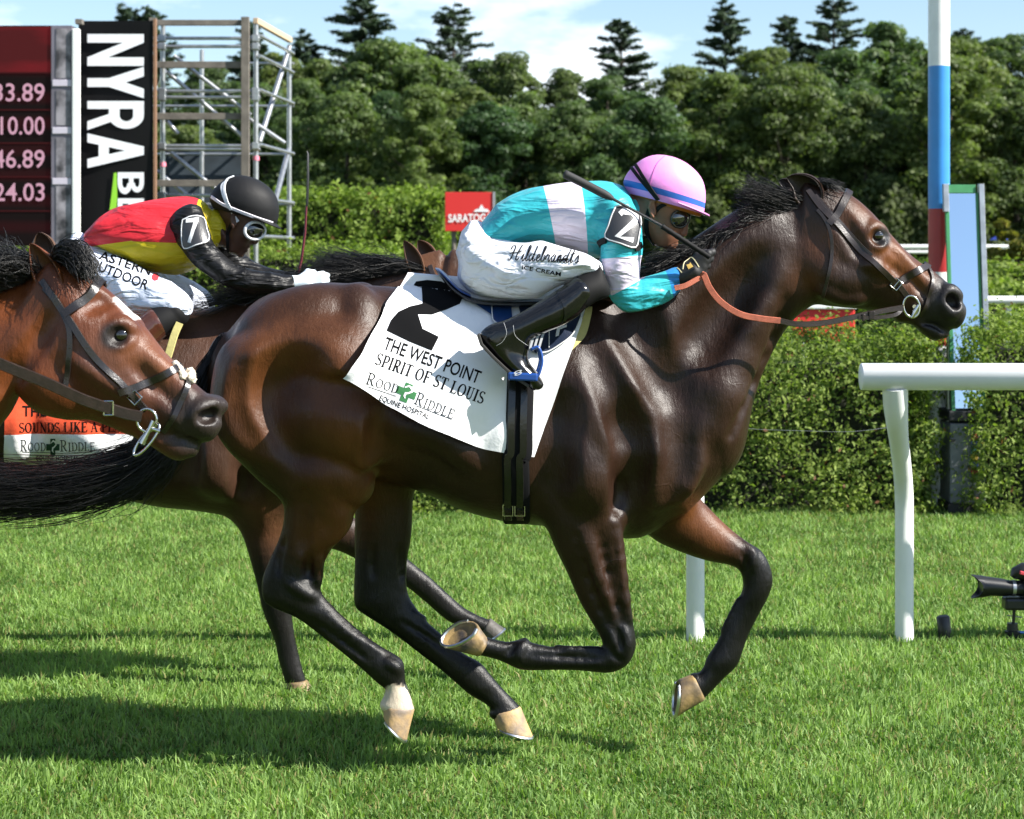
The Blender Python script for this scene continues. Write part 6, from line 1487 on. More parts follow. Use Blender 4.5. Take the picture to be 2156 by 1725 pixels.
BVC = BVHTree.FromPolygons([v.co[:] for v in hm.data.vertices], [tuple(p.vertices) for p in hm.data.polygons])
def brim(Z, dc, y0, pts, half, mat_, parent):
    """peak: three readings along its edge (back, middle, tip) with half widths"""
    V = []; F = []; n = 13
    root, tip = P(Z(*pts[0]), dc + y0), P(Z(*pts[1]), dc + y0); back = P(Z(*pts[2]), dc + y0)
    for lay_ in (0, -.005):
        for i in range(n):
            a = math.radians(-85 + 170 * i / (n - 1)); 
            V.append(back.lerp(root, math.cos(a)) + Vector((0, math.sin(a) * half, lay_))); V.append(back.lerp(tip, math.cos(a)) + Vector((0, math.sin(a) * half * 1.03, lay_)))
    for i in range(n - 1):
        F.append((2 * i, 2 * i + 1, 2 * i + 3, 2 * i + 2)); b = 2 * n; F.append((b + 2 * i + 2, b + 2 * i + 3, b + 2 * i + 1, b + 2 * i)); F.append((2 * i + 1, b + 2 * i + 1, b + 2 * i + 3, 2 * i + 3))
    return obj('peak', mesh_from('peak', V, F), mat_, parent)
mb = MB(); strap(mb, BVC, [ZC(640, 60), ZC(540, 160), ZC(470, 320), ZC(425, 490)], .0022, DJ - .02, .0012, .0004); mb.each('seam', mat('pink seam', (.45, .12, .36), .6), hm)
brim(ZC, DJ, -.02, ((1170, 870), (1290, 912), (760, 715)), .098, M_PINK, hm)
loft('helmet_lining', rows([(ZC(1150, 935), ZC(300, 700), .07, -.02), (ZC(1185, 895), ZC(150, 610), .094, -.02), (ZC(1190, 860), ZC(130, 580), .094, -.02)], DJ), mat('orange helmet shell', (.55, .14, .02), .5), hm, n=30)
mb = MB(); strap(mb, BVC, [ZC(170, 235), ZC(300, 400), ZC(440, 560), ZC(540, 680)], .012, DJ - .02, .004, .002, mirror=True); strap(mb, BVC, [ZC(235, 200), ZC(330, 350), ZC(430, 500), ZC(560, 680)], .012, DJ - .02, .004, .005, mirror=True); mb.each('goggle_strap', M_BLACKRUB, hm, smooth=True)
def goggles(Z, dc, y0, parent, mf, ml, cen, ex, ez, r, yw=.036):
    """two rounded lenses in a frame on the face"""
    fr = MB(); g = None
    for s in (-1, 1):
        c = P(Z(*cen), dc + y0 + s * yw); n_ = Vector((.60, s * .78, -.12)).normalized(); a = Vector((0, 0, 1)) - n_ * n_.z; a.normalize(); b = n_.cross(a)
        V = []; F = []; K = 20
        for q, (rr, hh) in enumerate(((1., 0.), (.9, .006), (.6, .011), (.25, .0135))):
            for k in range(K): th = 2 * math.pi * k / K; V.append(c + (a * math.cos(th) * ez + b * math.sin(th) * ex) * rr + n_ * hh)
        for q in range(3):
            for k in range(K): F.append((q * K + k, q * K + (k + 1) % K, (q + 1) * K + (k + 1) % K, (q + 1) * K + k))
        F.append(tuple(3 * K + k for k in range(K)))
        me = mesh_from('lens', V, F); bm = bmesh.new(); bm.from_mesh(me); bmesh.ops.recalc_face_normals(bm, faces=bm.faces); bm.to_mesh(me); bm.free()
        if g is None:
            mb_ = MB()
        for_ = [c + (a * math.cos(2 * math.pi * k / K) * ez + b * math.sin(2 * math.pi * k / K) * ex) for k in range(K + 1)]
        fr.tube(for_, r, 7)
        if g is None: g = []
        g.append(me)
    o = None
    for me, o in zip(g, fr.each('goggles', mf, parent, smooth=True)): obj('lens', me, ml, o)
    return o
goggles(ZC, DJ, -.02, j2, mat('goggle frame', (.03, .028, .024), .25, spec=.6), M_LENS, (862, 962), .038, .029, .0042, .052)
# gloves
wq = P(ZJ(1512, 745), DJ - .185); kq = P(ZJ(1640, 668), DJ - .20)
for k in (0, 1):
    y = (lambda v: Vector((v.x, 2 * DJ - v.y, v.z))) if k else (lambda v: v)
    a, b = y(wq), y(kq); f = Field((a.x - .08, min(a.y, b.y) - .10, min(a.z, b.z) - .09), (b.x + .09, max(a.y, b.y) + .10, b.z + .10), .0036)
    s = -1 if k else 1
    hand(f, a, b, (b - a), Vector((.35, 0, .9)), Vector((.1, -1 * s, .25)), 1.18)
    f.chain([(r_[0], r_[1], r_[2], r_[3], r_[4] * 1.02, r_[5]) for r_ in (rows if False else (lambda q: q if not k else flip(q, DJ))(rows([(ZJ(1482, 700), ZJ(1512, 790), .034, -.182), (ZJ(1520, 690), ZJ(1550, 770), .032, -.185), (ZJ(1570, 668), ZJ(1600, 748), .033, -.19)], DJ)))], k=.01, sub=4)
    V, Q = f.nets('glove', 1); o = obj('glove', mesh_from('glove', V, Q), M_GLOVE, j2)
    if k == 0:
        BVG = BVHTree.FromPolygons([tuple(v) for v in V], [tuple(q) for q in Q])
        mb = MB(); strap(mb, BVG, [ZC(905, 1690), ZC(925, 1600), ZC(985, 1535), ZC(1040, 1525), ZC(1090, 1580), ZC(1135, 1660)], .0035, DJ, .002, .001, mirror=False); strap(mb, BVG, [ZC(800, 1660), ZC(850, 1690), ZC(890, 1740)], .0035, DJ, .002, .001, mirror=False); mb.each('trim', mat('cream piping', (.62, .55, .33), .6), o, smooth=True)
        lay('emblem', *poly_geo([ZC(*p) for p in ((955, 1625), (1000, 1612), (1010, 1590), (1035, 1625), (1055, 1650), (1015, 1640), (985, 1690), (1000, 1645))]), lambda a, b: hit(BVG, (a, b), .0015)[0], mat('gold print', (.62, .40, .10), .5), o, 3)
# number badge on the sleeve
bpx = [(1162, 368), (1195, 362), (1240, 378), (1278, 402), (1290, 450), (1280, 520), (1262, 583), (1190, 562), (1114, 530), (1128, 470), (1144, 415)]
def badge(px, bv, parent, dig, p0, p1, cap, up, Z=ZJ, bold=.03, g=None):
    o = lay('number_badge', *poly_geo([Z(*p) for p in px]), lambda a, b: hit(bv, (a, b), .008)[0], M_BADGE, parent, 6)
    mb = MB(); c = np.mean(px, 0); loop = [Z(*(c + (np.array(p) - c) * .97)) for p in px]; loop.append(loop[0])
    pts, nn = on_body(bv, loop, .0085, 3); ribbon(mb, pts, nn, .004, .002); mb.build('piping', M_WHITEPRINT, o, True)
    pts2 = [p - n_ * .0065 for p, n_ in zip(pts, nn)]; mb = MB(); ribbon(mb, pts2, nn, .010, .007); mb.build('rim', M_BADGE, o, True)
    word('number', dig, Z(*p0), Z(*p1), cap, lambda p: hit(bv, p, .0095)[0], M_WHITEPRINT, o, bold, up=up, geo=g)
    return o
gz = stroke_poly([(.06, .78), (.14, .88), (.42, .90), (.56, .80), (.56, .66), (.12, .09), (.62, .09)], .17)
badge(bpx, BVS, j2, '2', (1152, 535), (1250, 558), 66, (.19, -1), g=gz)
mb = MB(); strap(mb, BVS, [ZJ(1078, 560), ZJ(1095, 548), ZJ(1118, 540)], .022, DJ, .005, .004, mirror=False); strap(mb, BVS, [ZJ(1262, 585), ZJ(1280, 580), ZJ(1295, 565)], .022, DJ, .005, .004, mirror=False); mb.each('armband', M_BLACKRUB, j2, smooth=True)
# lettering on the breeches
SCRIPT = {'H': ([[(.02, .70), (.10, .92), (.26, .95), (.30, .80), (.22, .45), (.12, .05), (.0, .0), (-.06, .12)], [(.74, 1.02), (.62, .70), (.50, .25), (.50, .02), (.62, .05), (.70, .18)], [(-.02, .42), (.2, .50), (.5, .52), (.80, .62)]], .72),
 'i': ([[(0, .10), (.12, .46), (.06, .06), (.14, 0), (.24, .14)], [(.13, .62), (.15, .66)]], .22), 'l': ([[(0, .12), (.22, .80), (.20, 1.0), (.12, .92), (.05, .12), (.12, 0), (.22, .12)]], .20),
 'd': ([[(.28, .40), (.16, .48), (.03, .30), (.05, .04), (.16, .02), (.27, .30)], [(.44, 1.0), (.30, .30), (.29, .04), (.36, 0), (.46, .14)]], .42), 'e': ([[(.0, .12), (.16, .24), (.21, .40), (.13, .47), (.04, .28), (.07, .04), (.16, .0), (.28, .14)]], .26),
 'b': ([[(0, .12), (.20, .80), (.19, 1.0), (.11, .90), (.04, .14), (.10, .01), (.22, .08), (.25, .34), (.17, .40), (.30, .34)]], .28), 'r': ([[(0, .12), (.09, .50), (.12, .42), (.24, .44), (.20, .12), (.25, .01), (.34, .14)]], .32),
 'a': ([[(.26, .40), (.15, .47), (.03, .28), (.05, .04), (.15, .02), (.26, .30), (.28, .44), (.24, .08), (.30, .0), (.38, .14)]], .36), 'n': ([[(0, .14), (.07, .46), (.03, .0)], [(.04, .20), (.16, .47), (.22, .40), (.18, .08), (.24, .0), (.33, .14)]], .31),
 't': ([[(.0, .12), (.17, .82), (.06, .10), (.12, .0), (.22, .14)], [(-.02, .56), (.26, .60)]], .22), "'": ([[(.08, 1.0), (.04, .82)]], .08), 's': ([[(0, .12), (.14, .50), (.20, .18), (.11, 0), (.02, .06)], [(.11, 0), (.3, .12)]], .2)}
V = []; F = []; x = 0
for ch in "Hildebrandt's":
    sts, adv = SCRIPT[ch]
    for s in sts:
        c = catmull(s, 4); wd = [.042 + .034 * abs(c[min(i + 1, len(c) - 1)][1] - c[max(i - 1, 0)][1]) / (np.linalg.norm(c[min(i + 1, len(c) - 1)] - c[max(i - 1, 0)]) + 1e-6) for i in range(len(c))]
        v, g = stroke_poly([(x + p[0] + .20 * p[1], p[1]) for p in c], wd); b = len(V); V += list(v); F += [tuple(b + q for q in gg) for gg in g]
    x += adv * 1.22
SB = surf_on(BVB, .0014)
word('lettering', 'x', ZJ(580, 648), ZJ(968, 664), 32, SB, M_PRINT, j2, geo=(np.array(V), F))
word('lettering', 'ICE CREAM', ZJ(657, 697), ZJ(866, 734), 8.6, SB, M_PRINT, j2, .02)
# whip
wh = thing('riding_whip', 'black riding whip with padded end held by the jockey in pink cap', 'whip', P(ZJ(1640, 640), DJ - .24))
yw = -.275
mb = MB(); mb.tube(catmull([tuple(P(ZJ(*p), DJ + yw + .05)) for p in ((882, 182), (900, 190), (1000, 240), (1100, 292), (1148, 318))], 3), [.008, .012, .0145, .0145, .0145, .0145, .0145, .0145, .0145, .0145, .013, .010, .0075][:13], 10); mb.build('flap', mat('black foam', (.018, .018, .019), .7, bump=(200, .5, .001)), wh, True)
mb = MB(); mb.tube([P(ZJ(1140, 314), DJ + yw + .05), P(ZJ(1390, 452), DJ + yw + .01), P(ZJ(1420, 470), DJ + yw)], .0048, 8); mb.build('shaft', mat('whip cord', (.02, .02, .02), .35, bump=(900, .8, .002)), wh, True)
mb = MB(); pts = [P(ZJ(1412 + (1668 - 1412) * t, 466 + (632 - 466) * t), DJ + yw + .03 * t) for t in np.linspace(0, 1, 19)]; mb.tube(pts, [.0085 + .0012 * (i % 3 == 0) for i in range(19)], 10); mb.build('handle', M_BLACKRUB, wh, True)
# ------------------------------------------------------------------ the other two horses
def shifted(rws, dx, dz, dy): return [(a + dx, b + dz, c + dx, d + dz, w_, y + dy) for a, b, c, d, w_, y in rws]
def spun(rws, px, pz, ang, k, dx, dz, dy):
    o = []; ca, sa = math.cos(ang), math.sin(ang)
    for a, b, c, d, w_, y in rws:
        r = []
        for x, z in ((a, b), (c, d)): x, z = x - px, z - pz; r += [px + dx + (x * ca - z * sa) * k, pz + dz + (x * sa + z * ca) * k]
        o.append((*r, w_, y + dy))
    return o
def paint_bay(V, base, tan, muzzle_c, muzzle_r, legs, eye=None, blaze=None, patches=()):
    X, Y, Z = V[:, 0], V[:, 1], V[:, 2]; C = np.repeat(np.array(base)[None], len(V), 0); blk = np.array([.0075, .0065, .0062])
    mixc = lambda C, col, m: C * (1 - m[:, None]) + np.array(col)[None] * m[:, None]
    for pts, r, col in patches: C = mixc(C, col, .8 * np.exp(-(seg_dist(X, Z, pts) / r) ** 2))
    for st, a, b in legs:
        t, dd = leg_param(V, st); C = mixc(C, blk, sst(a, b, t) * (dd < .02))
    if muzzle_c is not None: C = mixc(C, (.022, .016, .014), 1 - sst(muzzle_r * .35, muzzle_r, np.hypot(X - muzzle_c[0], Z - muzzle_c[1])))
    if eye is not None: C = mixc(C, (.015, .011, .010), 1 - sst(.024, .05, np.hypot(X - eye[0], Z - eye[1])))
    return C
M_COAT_BAY = coat_mat('coat bright bay', .33)
M_COAT_BROWN = coat_mat('coat brown', .38)

# ---------- number 7, on the rail side
D7 = 7.85; O7 = (-1.40, -.10)
horse7 = thing('race_horse', 'dark brown racehorse behind, carrying the jockey in red and yellow, orange saddle cloth', 'horse', P((250, 1440), D7))
T7 = shifted(rows(H_TRUNK, D2), *O7, D7 - D2)
px_, pz_ = P((1300, 640), D2).x, P((1300, 640), D2).z
N7 = spun(rows(H_NECK, D2), px_, pz_, math.radians(-13), 1.15, *O7, D7 - D2)
hd = rows(H_HEAD, D2); hx, hz = P((1690, 520), D2).x, P((1690, 520), D2).z
nx7, nz7 = (N7[-1][0] + N7[-1][2]) / 2, (N7[-1][1] + N7[-1][3]) / 2
HD7 = spun(hd, hx, hz, math.radians(-6), 1., nx7 - hx + .03, nz7 - hz, D7 - D2); CH7 = spun(rows(H_CHIN, D2), hx, hz, math.radians(-6), 1., nx7 - hx + .03, nz7 - hz, D7 - D2)
NF7 = rows([(Dm(480, 960), Dm(640, 960), .095, -.02), (Dm(488, 1050), Dm(620, 1050), .085, -.02), (Dm(497, 1095), Dm(602, 1090), .075, -.02), (Dm(515, 1140), Dm(598, 1140), .062, -.02), (Dm(530, 1190), Dm(598, 1190), .05, -.02), (Dm(543, 1240), Dm(604, 1240), .044, -.02), (Dm(550, 1275), Dm(613, 1275), .044, -.02),
            (Dm(562, 1310), Dm(616, 1305), .038, -.02), (Dm(578, 1350), Dm(622, 1345), .030, -.02), (Dm(586, 1390), Dm(632, 1388), .031, -.02), (Dm(594, 1415), Dm(638, 1412), .033, -.02), (Dm(600, 1440), Dm(646, 1436), .03, -.02)], D7)
FF7 = rows([(Dm(560, 950), Dm(700, 900), .09, .14), (Dm(600, 1080), Dm(700, 1000), .075, .14), (Dm(660, 1140), Dm(730, 1075), .06, .14), (Dm(725, 1165), Dm(775, 1110), .045, .14), (Dm(790, 1200), Dm(825, 1148), .04, .14), (Dm(835, 1222), Dm(862, 1180), .034, .14),
            (Dm(880, 1255), Dm(905, 1215), .028, .14), (Dm(920, 1290), Dm(945, 1252), .029, .14), (Dm(950, 1312), Dm(975, 1278), .034, .14), (Dm(985, 1318), Dm(1005, 1295), .03, .14), (Dm(1015, 1335), Dm(1030, 1305), .034, .14)], D7)
hpx, hpz = P((585, 743), D2).x, P((585, 743), D2).z      # hind legs pushed back behind the body
NH7 = spun(rows(H_NEARHIND, D2), hpx, hpz, -.72, 1., *O7, D7 - D2); FH7 = spun(rows(H_FARHIND, D2), hpx, hpz, -.95, 1., *O7, D7 - D2)
f = Field((-2.62, D7 - .40, -.06), (.05, D7 + .40, 1.95), .0105)
f.chain(T7, k=.03, sub=4, egg=.12, margin=.10); f.chain(N7, k=.10, sub=4, egg=.28, margin=.09)
for r_ in (NH7, FH7, NF7, FF7): f.chain(r_, k=.07, sub=4)
OFF[:] = O7; trunk_muscles(f, D7); OFF[:] = (0., 0.)
f.chain(HD7, k=.025, sub=4, egg=-.05, cap=.45); f.chain(CH7, k=.012, sub=4)
V, Q = f.nets('body', 1); me = mesh_from('body', V, Q)
set_col(me, 'coat', paint_bay(V, (.042, .020, .012), None, None, .1, ((NH7, 7.2, 8.8), (FH7, 3.5, 6.5), (NF7, 2.6, 4.6), (FF7, 2., 3.6)), patches=(([(P((560, 1060), D7).x, P((560, 1060), D7).z), (P((590, 1120), D7).x, P((590, 1120), D7).z)], .07, (.10, .042, .020)), ([(P((440, 690), D7).x, P((440, 690), D7).z), (P((470, 760), D7).x, P((470, 760), D7).z)], .12, (.075, .034, .020)), ([(P((890, 540), D7).x, P((890, 540), D7).z), (P((930, 580), D7).x, P((930, 580), D7).z)], .06, (.13, .055, .025)))))
obj('body', me, M_COAT_BROWN, horse7)
BVH7 = BVHTree.FromPolygons([tuple(v) for v in V], [tuple(q) for q in Q])
hoof(horse7, (Dm(598, 1438), Dm(648, 1434)), (Dm(592, 1462), Dm(668, 1462)), D7, -.02, .038, .05, M_HOOF, M_SHOE)
hoof(horse7, (Dm(1012, 1338), Dm(1034, 1303)), (Dm(1024, 1350), Dm(1062, 1324)), D7, .14, .036, .046, M_HOOF_GREY, M_SHOE)
for st_, y_ in ((NH7, -.13), (FH7, .12)):
    a = st_[-1]; A_ = Vector((a[0], a[5], a[1])); B_ = Vector((a[2], a[5], a[3])); back = lambda v: ((v.x) * FOC / v.y + CX, HY - (v.z - CAM_H) * FOC / v.y)
    dn = Vector((.02, 0, -.075)); hoof(horse7, (back(A_), back(B_)), (back(A_ + dn), back(B_ + dn + Vector((.03, 0, 0)))), a[5], 0, .042, .052, M_HOOF, M_SHOE)
ear(horse7, Dm(866, 578), Dm(895, 572), (850, 507), D7 - .055, M_COAT_BROWN, (.10, .045, .022), mid=Dm(868, 530), bulge=.5)
ear(horse7, Dm(895, 545), Dm(922, 562), (880, 507), D7 + .05, M_COAT_BROWN, (.11, .05, .025), mid=Dm(893, 520), bulge=.5)
dm = D7 - .03
strands('mane', [G(dm, Dm(905, 568), Dm(840, 552), Dm(760, 545), Dm(680, 528)), G(dm, Dm(880, 572), Dm(800, 560), Dm(730, 560), Dm(660, 545)), G(dm, Dm(840, 578), Dm(770, 568), Dm(710, 572), Dm(645, 568)), G(dm, Dm(790, 584), Dm(730, 574), Dm(680, 580), Dm(610, 585)),
    G(dm - .05, Dm(740, 592), Dm(660, 590), Dm(580, 600), Dm(500, 610)), G(dm - .05, Dm(680, 600), Dm(600, 600), Dm(520, 612), Dm(440, 630)), G(dm - .08, Dm(620, 606), Dm(540, 612), Dm(470, 630), Dm(400, 650))], 2200, M_HAIR, horse7, r=.0011, jit=.014, yj=.04, wav=.02, seg=9)
strands('tail', [G(D7, Dm(-270, 720), Dm(-330, 830), Dm(-470, 930), Dm(-650, 960)), G(D7, Dm(-278, 740), Dm(-340, 880), Dm(-460, 980), Dm(-640, 1020))], 300, M_HAIR, horse7, r=.003, jit=.02, yj=.05, wav=.03)
# orange saddle cloth
cloth7 = thing('saddle_cloth', 'orange saddle cloth with white lower band on the brown horse behind', 'saddle cloth', P(ZB(300, 1100), D7))
M_ORCLOTH = zone_mat('orange cotton cloth', [(.56, .060, .016), ('band', (.80, .80, .81))], .85, .15, bumps=((14, .35, .02), (420, .25, .001)))
o, BV7 = drape('cloth', BVH7, [ZB(60, 480), ZB(45, 700), ZB(36, 950), ZB(34, 1150), ZB(34, 1302)], [ZB(900, 480), ZB(850, 700), ZB(800, 900), ZB(760, 1060), ZB(722, 1195)], 44, 34, .010, M_ORCLOTH, cloth7, D7, lambda s, t: .03 * t * t + .005 * math.sin(18 * s + 4 * t) * t, sag=24)
S = np.array([v.co for v in o.data.vertices]); set_float(o.data, 'band', -side(S, ZB(30, 1150), ZB(660, 1148), D7 - .28))
S7 = surf_on(BV7)
word('lettering', 'THE WEST POINT', ZB(120, 1058), ZB(700, 1062), 23, S7, M_PRINT, cloth7, .012)
word('lettering', 'x', ZB(104, 1147), ZB(690, 1142), 21, S7, M_PRINT, cloth7, geo=roman_geo('SOUNDS LIKE A PLAN', .15, .06))
word('lettering', 'x', ZB(110, 1246), ZB(246, 1246), 24, S7, M_PRINT, cloth7, geo=roman_geo('ROOD', .09, .055, small=.74))
word('lettering', 'x', ZB(325, 1248), ZB(512, 1244), 24, S7, M_PRINT, cloth7, geo=roman_geo('RIDDLE', .09, .055, small=.76))
word('lettering', 'EQUINE HOSPITAL', ZB(196, 1294), ZB(425, 1296), 9.5, S7, M_PRINT, cloth7, .012)
cross_logo(ZB(285, 1225), (14, 0), (0, -18), S7, cloth7, mat('dark green print', (.01, .05, .025), .8), M_CLOTH)
V, F = stroke_poly([ZB(120, 1250), ZB(250, 1254), ZB(330, 1258), ZB(505, 1250)], 1.2); lay('underline', V, F, lambda x, y: S7((x, y)), M_PRINT, cloth7, 12)
# bridle of number 7: what shows is the head strap behind the ears
br7 = thing('bridle', 'black bridle strap on the brown horse half hidden behind the leading horse', 'bridle', P((930, 560), D7))
mb = MB(); strap(mb, BVH7, [Dm(905, 560), Dm(915, 585), Dm(940, 620), Dm(975, 670), Dm(1010, 720)], .02, D7, .005); mb.each('cheek_strap', M_LEATHER, br7, smooth=True)
rn7 = thing('reins', 'black reins from the white glove of the jockey in red and yellow', 'reins', P((720, 610), D7))
mb = MB(); free_strap(mb, [Dm(660, 598), Dm(760, 625), Dm(860, 650), Dm(980, 700)], [-.16, -.17, -.16, -.12], .02, d=D7); free_strap(mb, [Dm(660, 598), Dm(760, 625), Dm(860, 650), Dm(980, 700)], [.16, .17, .16, .12], .02, d=D7); mb.each('rein', M_LEATHER, rn7, smooth=True)
sd7 = thing('saddle', 'small black saddle with yellow stirrup strap under the jockey in red and yellow', 'saddle', P(ZB(700, 350), D7))
loft('seat', rows([(ZB(330, 200), ZB(345, 250), .10, 0), (ZB(430, 330), ZB(440, 400), .16, 0), (ZB(620, 400), ZB(620, 470), .19, 0), (ZB(820, 420), ZB(820, 500), .18, 0), (ZB(980, 400), ZB(990, 500), .14, 0)], D7), M_LEATHER_BLACK, sd7)
mb = MB(); free_strap(mb, [ZB(968, 555), ZB(940, 620), ZB(905, 735), ZB(860, 860)], [-.33, -.34, -.35, -.35], .030, .005, d=D7); mb.build('stirrup_leather', M_CHAMOIS, sd7, True)
mb = MB(); a, b = P(ZB(800, 900), D7 - .35), P(ZB(900, 905), D7 - .35); mb.box((a + b) / 2, ((b - a).length, .1, .02)); mb.build('stirrup_tread', M_STEEL, sd7, bevel=.004)
mb = MB(); pg, ng = on_body(BVH7, [ZB(700, 900), ZB(705, 1100), ZB(710, 1250), ZB(712, 1380), ZB(714, 1480)], .013, 5); ribbon(mb, pg, ng, .09, .006); mb.build('girth', M_WEB, sd7, True)

# ---------- the rider of number 7
j7 = thing('person', 'jockey in black cap, red and yellow silks with black sleeves behind', 'person', P(ZT(700, 1700), D7))
def ZC7(x, y): return ZT(1130 + (x - max(0, y - 850) * .30 - 50) * .317, 945 + (y - 40) * .317)
TOR = rows([(ZT(478, 1236), ZT(560, 1345), .13, 0), (ZT(555, 1160), ZT(640, 1400), .158, 0), (ZT(670, 1110), ZT(735, 1448), .175, 0), (ZT(795, 1080), ZT(845, 1472), .185, 0), (ZT(915, 1066), ZT(950, 1478), .185, 0), (ZT(1020, 1066), ZT(1062, 1440), .17, 0), (ZT(1095, 1088), ZT(1130, 1360), .13, 0), (ZT(1140, 1130), ZT(1185, 1320), .085, 0)], D7)
M_RED = zone_mat('red and yellow silks', [(.52, .018, .028), ('belly', (.52, .42, .010))], .5, .0, fold=(.2, (5, 10, 22), .4))
o, BVS7, VS = field_mesh('silks', [(TOR, .03)], .007, M_RED, j7, wr=.0065, seed=21, fr=(20, 42), axis=(.9, 0, -.25))
dfun = np.minimum(-side(VS, ZT(480, 1290), ZT(760, 1304), D7), 1e9); d2_ = -side(VS, ZT(760, 1304), ZT(1200, 1320), D7); xx = side(VS, ZT(760, 1100), ZT(760, 1500), D7)
curve = np.where(xx < 0, -side(VS, ZT(560, 1325), ZT(760, 1300), D7), d2_); curve = np.maximum(curve, side(VS, ZT(1085, 1150), ZT(1105, 1330), D7)); set_float(o.data, 'belly', curve)
ARM = rows([(ZT(1085, 1120), ZT(935, 1270), .078, -.13), (ZT(1122, 1230), ZT(985, 1350), .076, -.175), (ZT(1152, 1320), ZT(1040, 1425), .068, -.2), (ZT(1220, 1388), ZT(1108, 1480), .062, -.21), (ZT(1300, 1436), ZT(1190, 1532), .057, -.21), (ZT(1400, 1460), ZT(1310, 1574), .052, -.20), (ZT(1475, 1470), ZT(1430, 1582), .047, -.19), (ZT(1575, 1482), ZT(1572, 1578), .037, -.17)], D7)
ARMF = flip(ARM, D7, .03)
M_SLEEVE = zone_mat('black sleeve', [(.005, .005, .0056)], .45, .0, spec=.28, fold=(1.0, (6, 12, 26), .5))
for rw, sd in ((ARM, 3), (ARMF, 4)):
    o, bvs, _ = field_mesh('sleeve', [(rw, .02)], .006, M_SLEEVE, j7, wr=.0035, seed=sd, fr=(30, 60), axis=(-.4, .5, .9))
    if sd == 3: BVA7 = bvs
PELV = [(ZB(430, 75), ZB(345, 260), .14, -.02), (ZB(545, 150), ZB(430, 370), .155, -.06), (ZB(665, 210), ZB(545, 440), .138, -.12), (ZB(805, 270), ZB(685, 500), .118, -.18), (ZB(920, 328), ZB(825, 530), .098, -.23), (ZB(1005, 385), ZB(935, 540), .08, -.25), (ZB(1042, 440), ZB(995, 535), .055, -.26)]
LEG = rows(PELV, D7); LEGF = flip(LEG, D7)
M_BREECH7 = zone_mat('pale blue white breeches', [(.66, .71, .84)], .6, .05, bumps=((12, .35, .03), (700, .15, .0006)), fold=(.5, (5, 16, 22), .55))
o, BVB7, _ = field_mesh('breeches', [(thin(LEG, .96), .022), (thin(LEGF, .96), .022), (rows([(ZB(425, 80), ZB(360, 260), .13, 0), (ZB(560, 160), ZB(460, 400), .15, 0), (ZB(680, 230), ZB(600, 420), .13, 0)], D7), .04)], .007, M_BREECH7, j7, wr=.0085, seed=8, fr=(20, 44), cap=.22, axis=(.8, 0, -.6))
BT = [(ZB(905, 430), ZB(1000, 560), .066, -.27), (ZB(850, 460), ZB(950, 590), .066, -.29), (ZB(790, 490), ZB(895, 625), .063, -.31), (ZB(700, 560), ZB(820, 690), .06, -.33), (ZB(610, 630), ZB(730, 760), .055, -.34), (ZB(540, 690), ZB(665, 800), .047, -.345), (ZB(500, 740), ZB(680, 840), .044, -.345), (ZB(560, 820), ZB(710, 870), .045, -.345), (ZB(640, 900), ZB(740, 920), .045, -.345), (ZB(700, 960), ZB(760, 960), .03, -.345)]
M_BROWNBOOT = mat('brown riding boot', (.065, .022, .012), .16, spec=.6, coat=.4, bump=(13, .3, .012))
for rw in (rows(BT, D7), flip(rows(BT, D7), D7)):
    field_mesh('black_knee', [(rw[:3], .02)], .006, M_BLACKRUB, j7); field_mesh('boot', [(shifted(rw[2:], 0, 0, 0), .02)], .006, M_BROWNBOOT, j7)
HEAD = head_parts(ZC7, D7, -.02, True); NECK = rows([(ZT(1100, 1130), ZT(1130, 1330), .085, 0), (ZT(1150, 1150), ZT(1190, 1330), .064, -.01), (ZT(1190, 1190), ZT(1240, 1330), .06, -.02)], D7)
o, BVHD7, _ = field_mesh('body', [(thin(TOR, .88), .03), (thin(ARM, .78), .03), (thin(ARMF, .78), .03), (thin(LEG, .68), .03), (thin(LEGF, .68), .03), (thin(rows(BT, D7), .75), .03), (thin(flip(rows(BT, D7), D7), .75), .03), (NECK, .03), (HEAD, .02)], .006, M_SKIN_DARK, j7, extra=lambda f: face(f, ZC7, D7, -.02), cap=.2)
ear_human(ZC7, D7, -.02, j7, M_SKIN_DARK)
HEL = rows([(ZC7(1188, 870), ZC7(112, 600), .098, -.02), (ZC7(1212, 800), ZC7(82, 540), .105, -.02), (ZC7(1232, 620), ZC7(48, 440), .112, -.02), (ZC7(1195, 430), ZC7(95, 320), .108, -.02), (ZC7(1100, 285), ZC7(190, 210), .094, -.02), (ZC7(960, 165), ZC7(300, 118), .072, -.02), (ZC7(800, 85), ZC7(420, 62), .046, -.02), (ZC7(660, 50), ZC7(520, 42), .018, -.02)], D7)
M_CAP7 = mat('black cap silk', (.007, .007, .0078), .62, spec=.25, bump=(14, .25, .01))
hm = loft('helmet', HEL, M_CAP7, j7, n=36, sub=5); BVC7 = BVHTree.FromPolygons([v.co[:] for v in hm.data.vertices], [tuple(p.vertices) for p in hm.data.polygons])
brim(ZC7, D7, -.02, ((1170, 850), (1300, 945), (760, 715)), .098, M_CAP7, hm)
mb = MB(); strap(mb, BVC7, [ZT(1142, 1062), ZT(1200, 1100), ZT(1280, 1135), ZT(1400, 1180), ZT(1498, 1212)], .013, D7 - .02, .003, .002); mb.each('ribbon', mat('white ribbon', (.72, .68, .74), .6), hm, smooth=True)
M_WHSTRAP = mat('white elastic', (.70, .71, .74), .6)
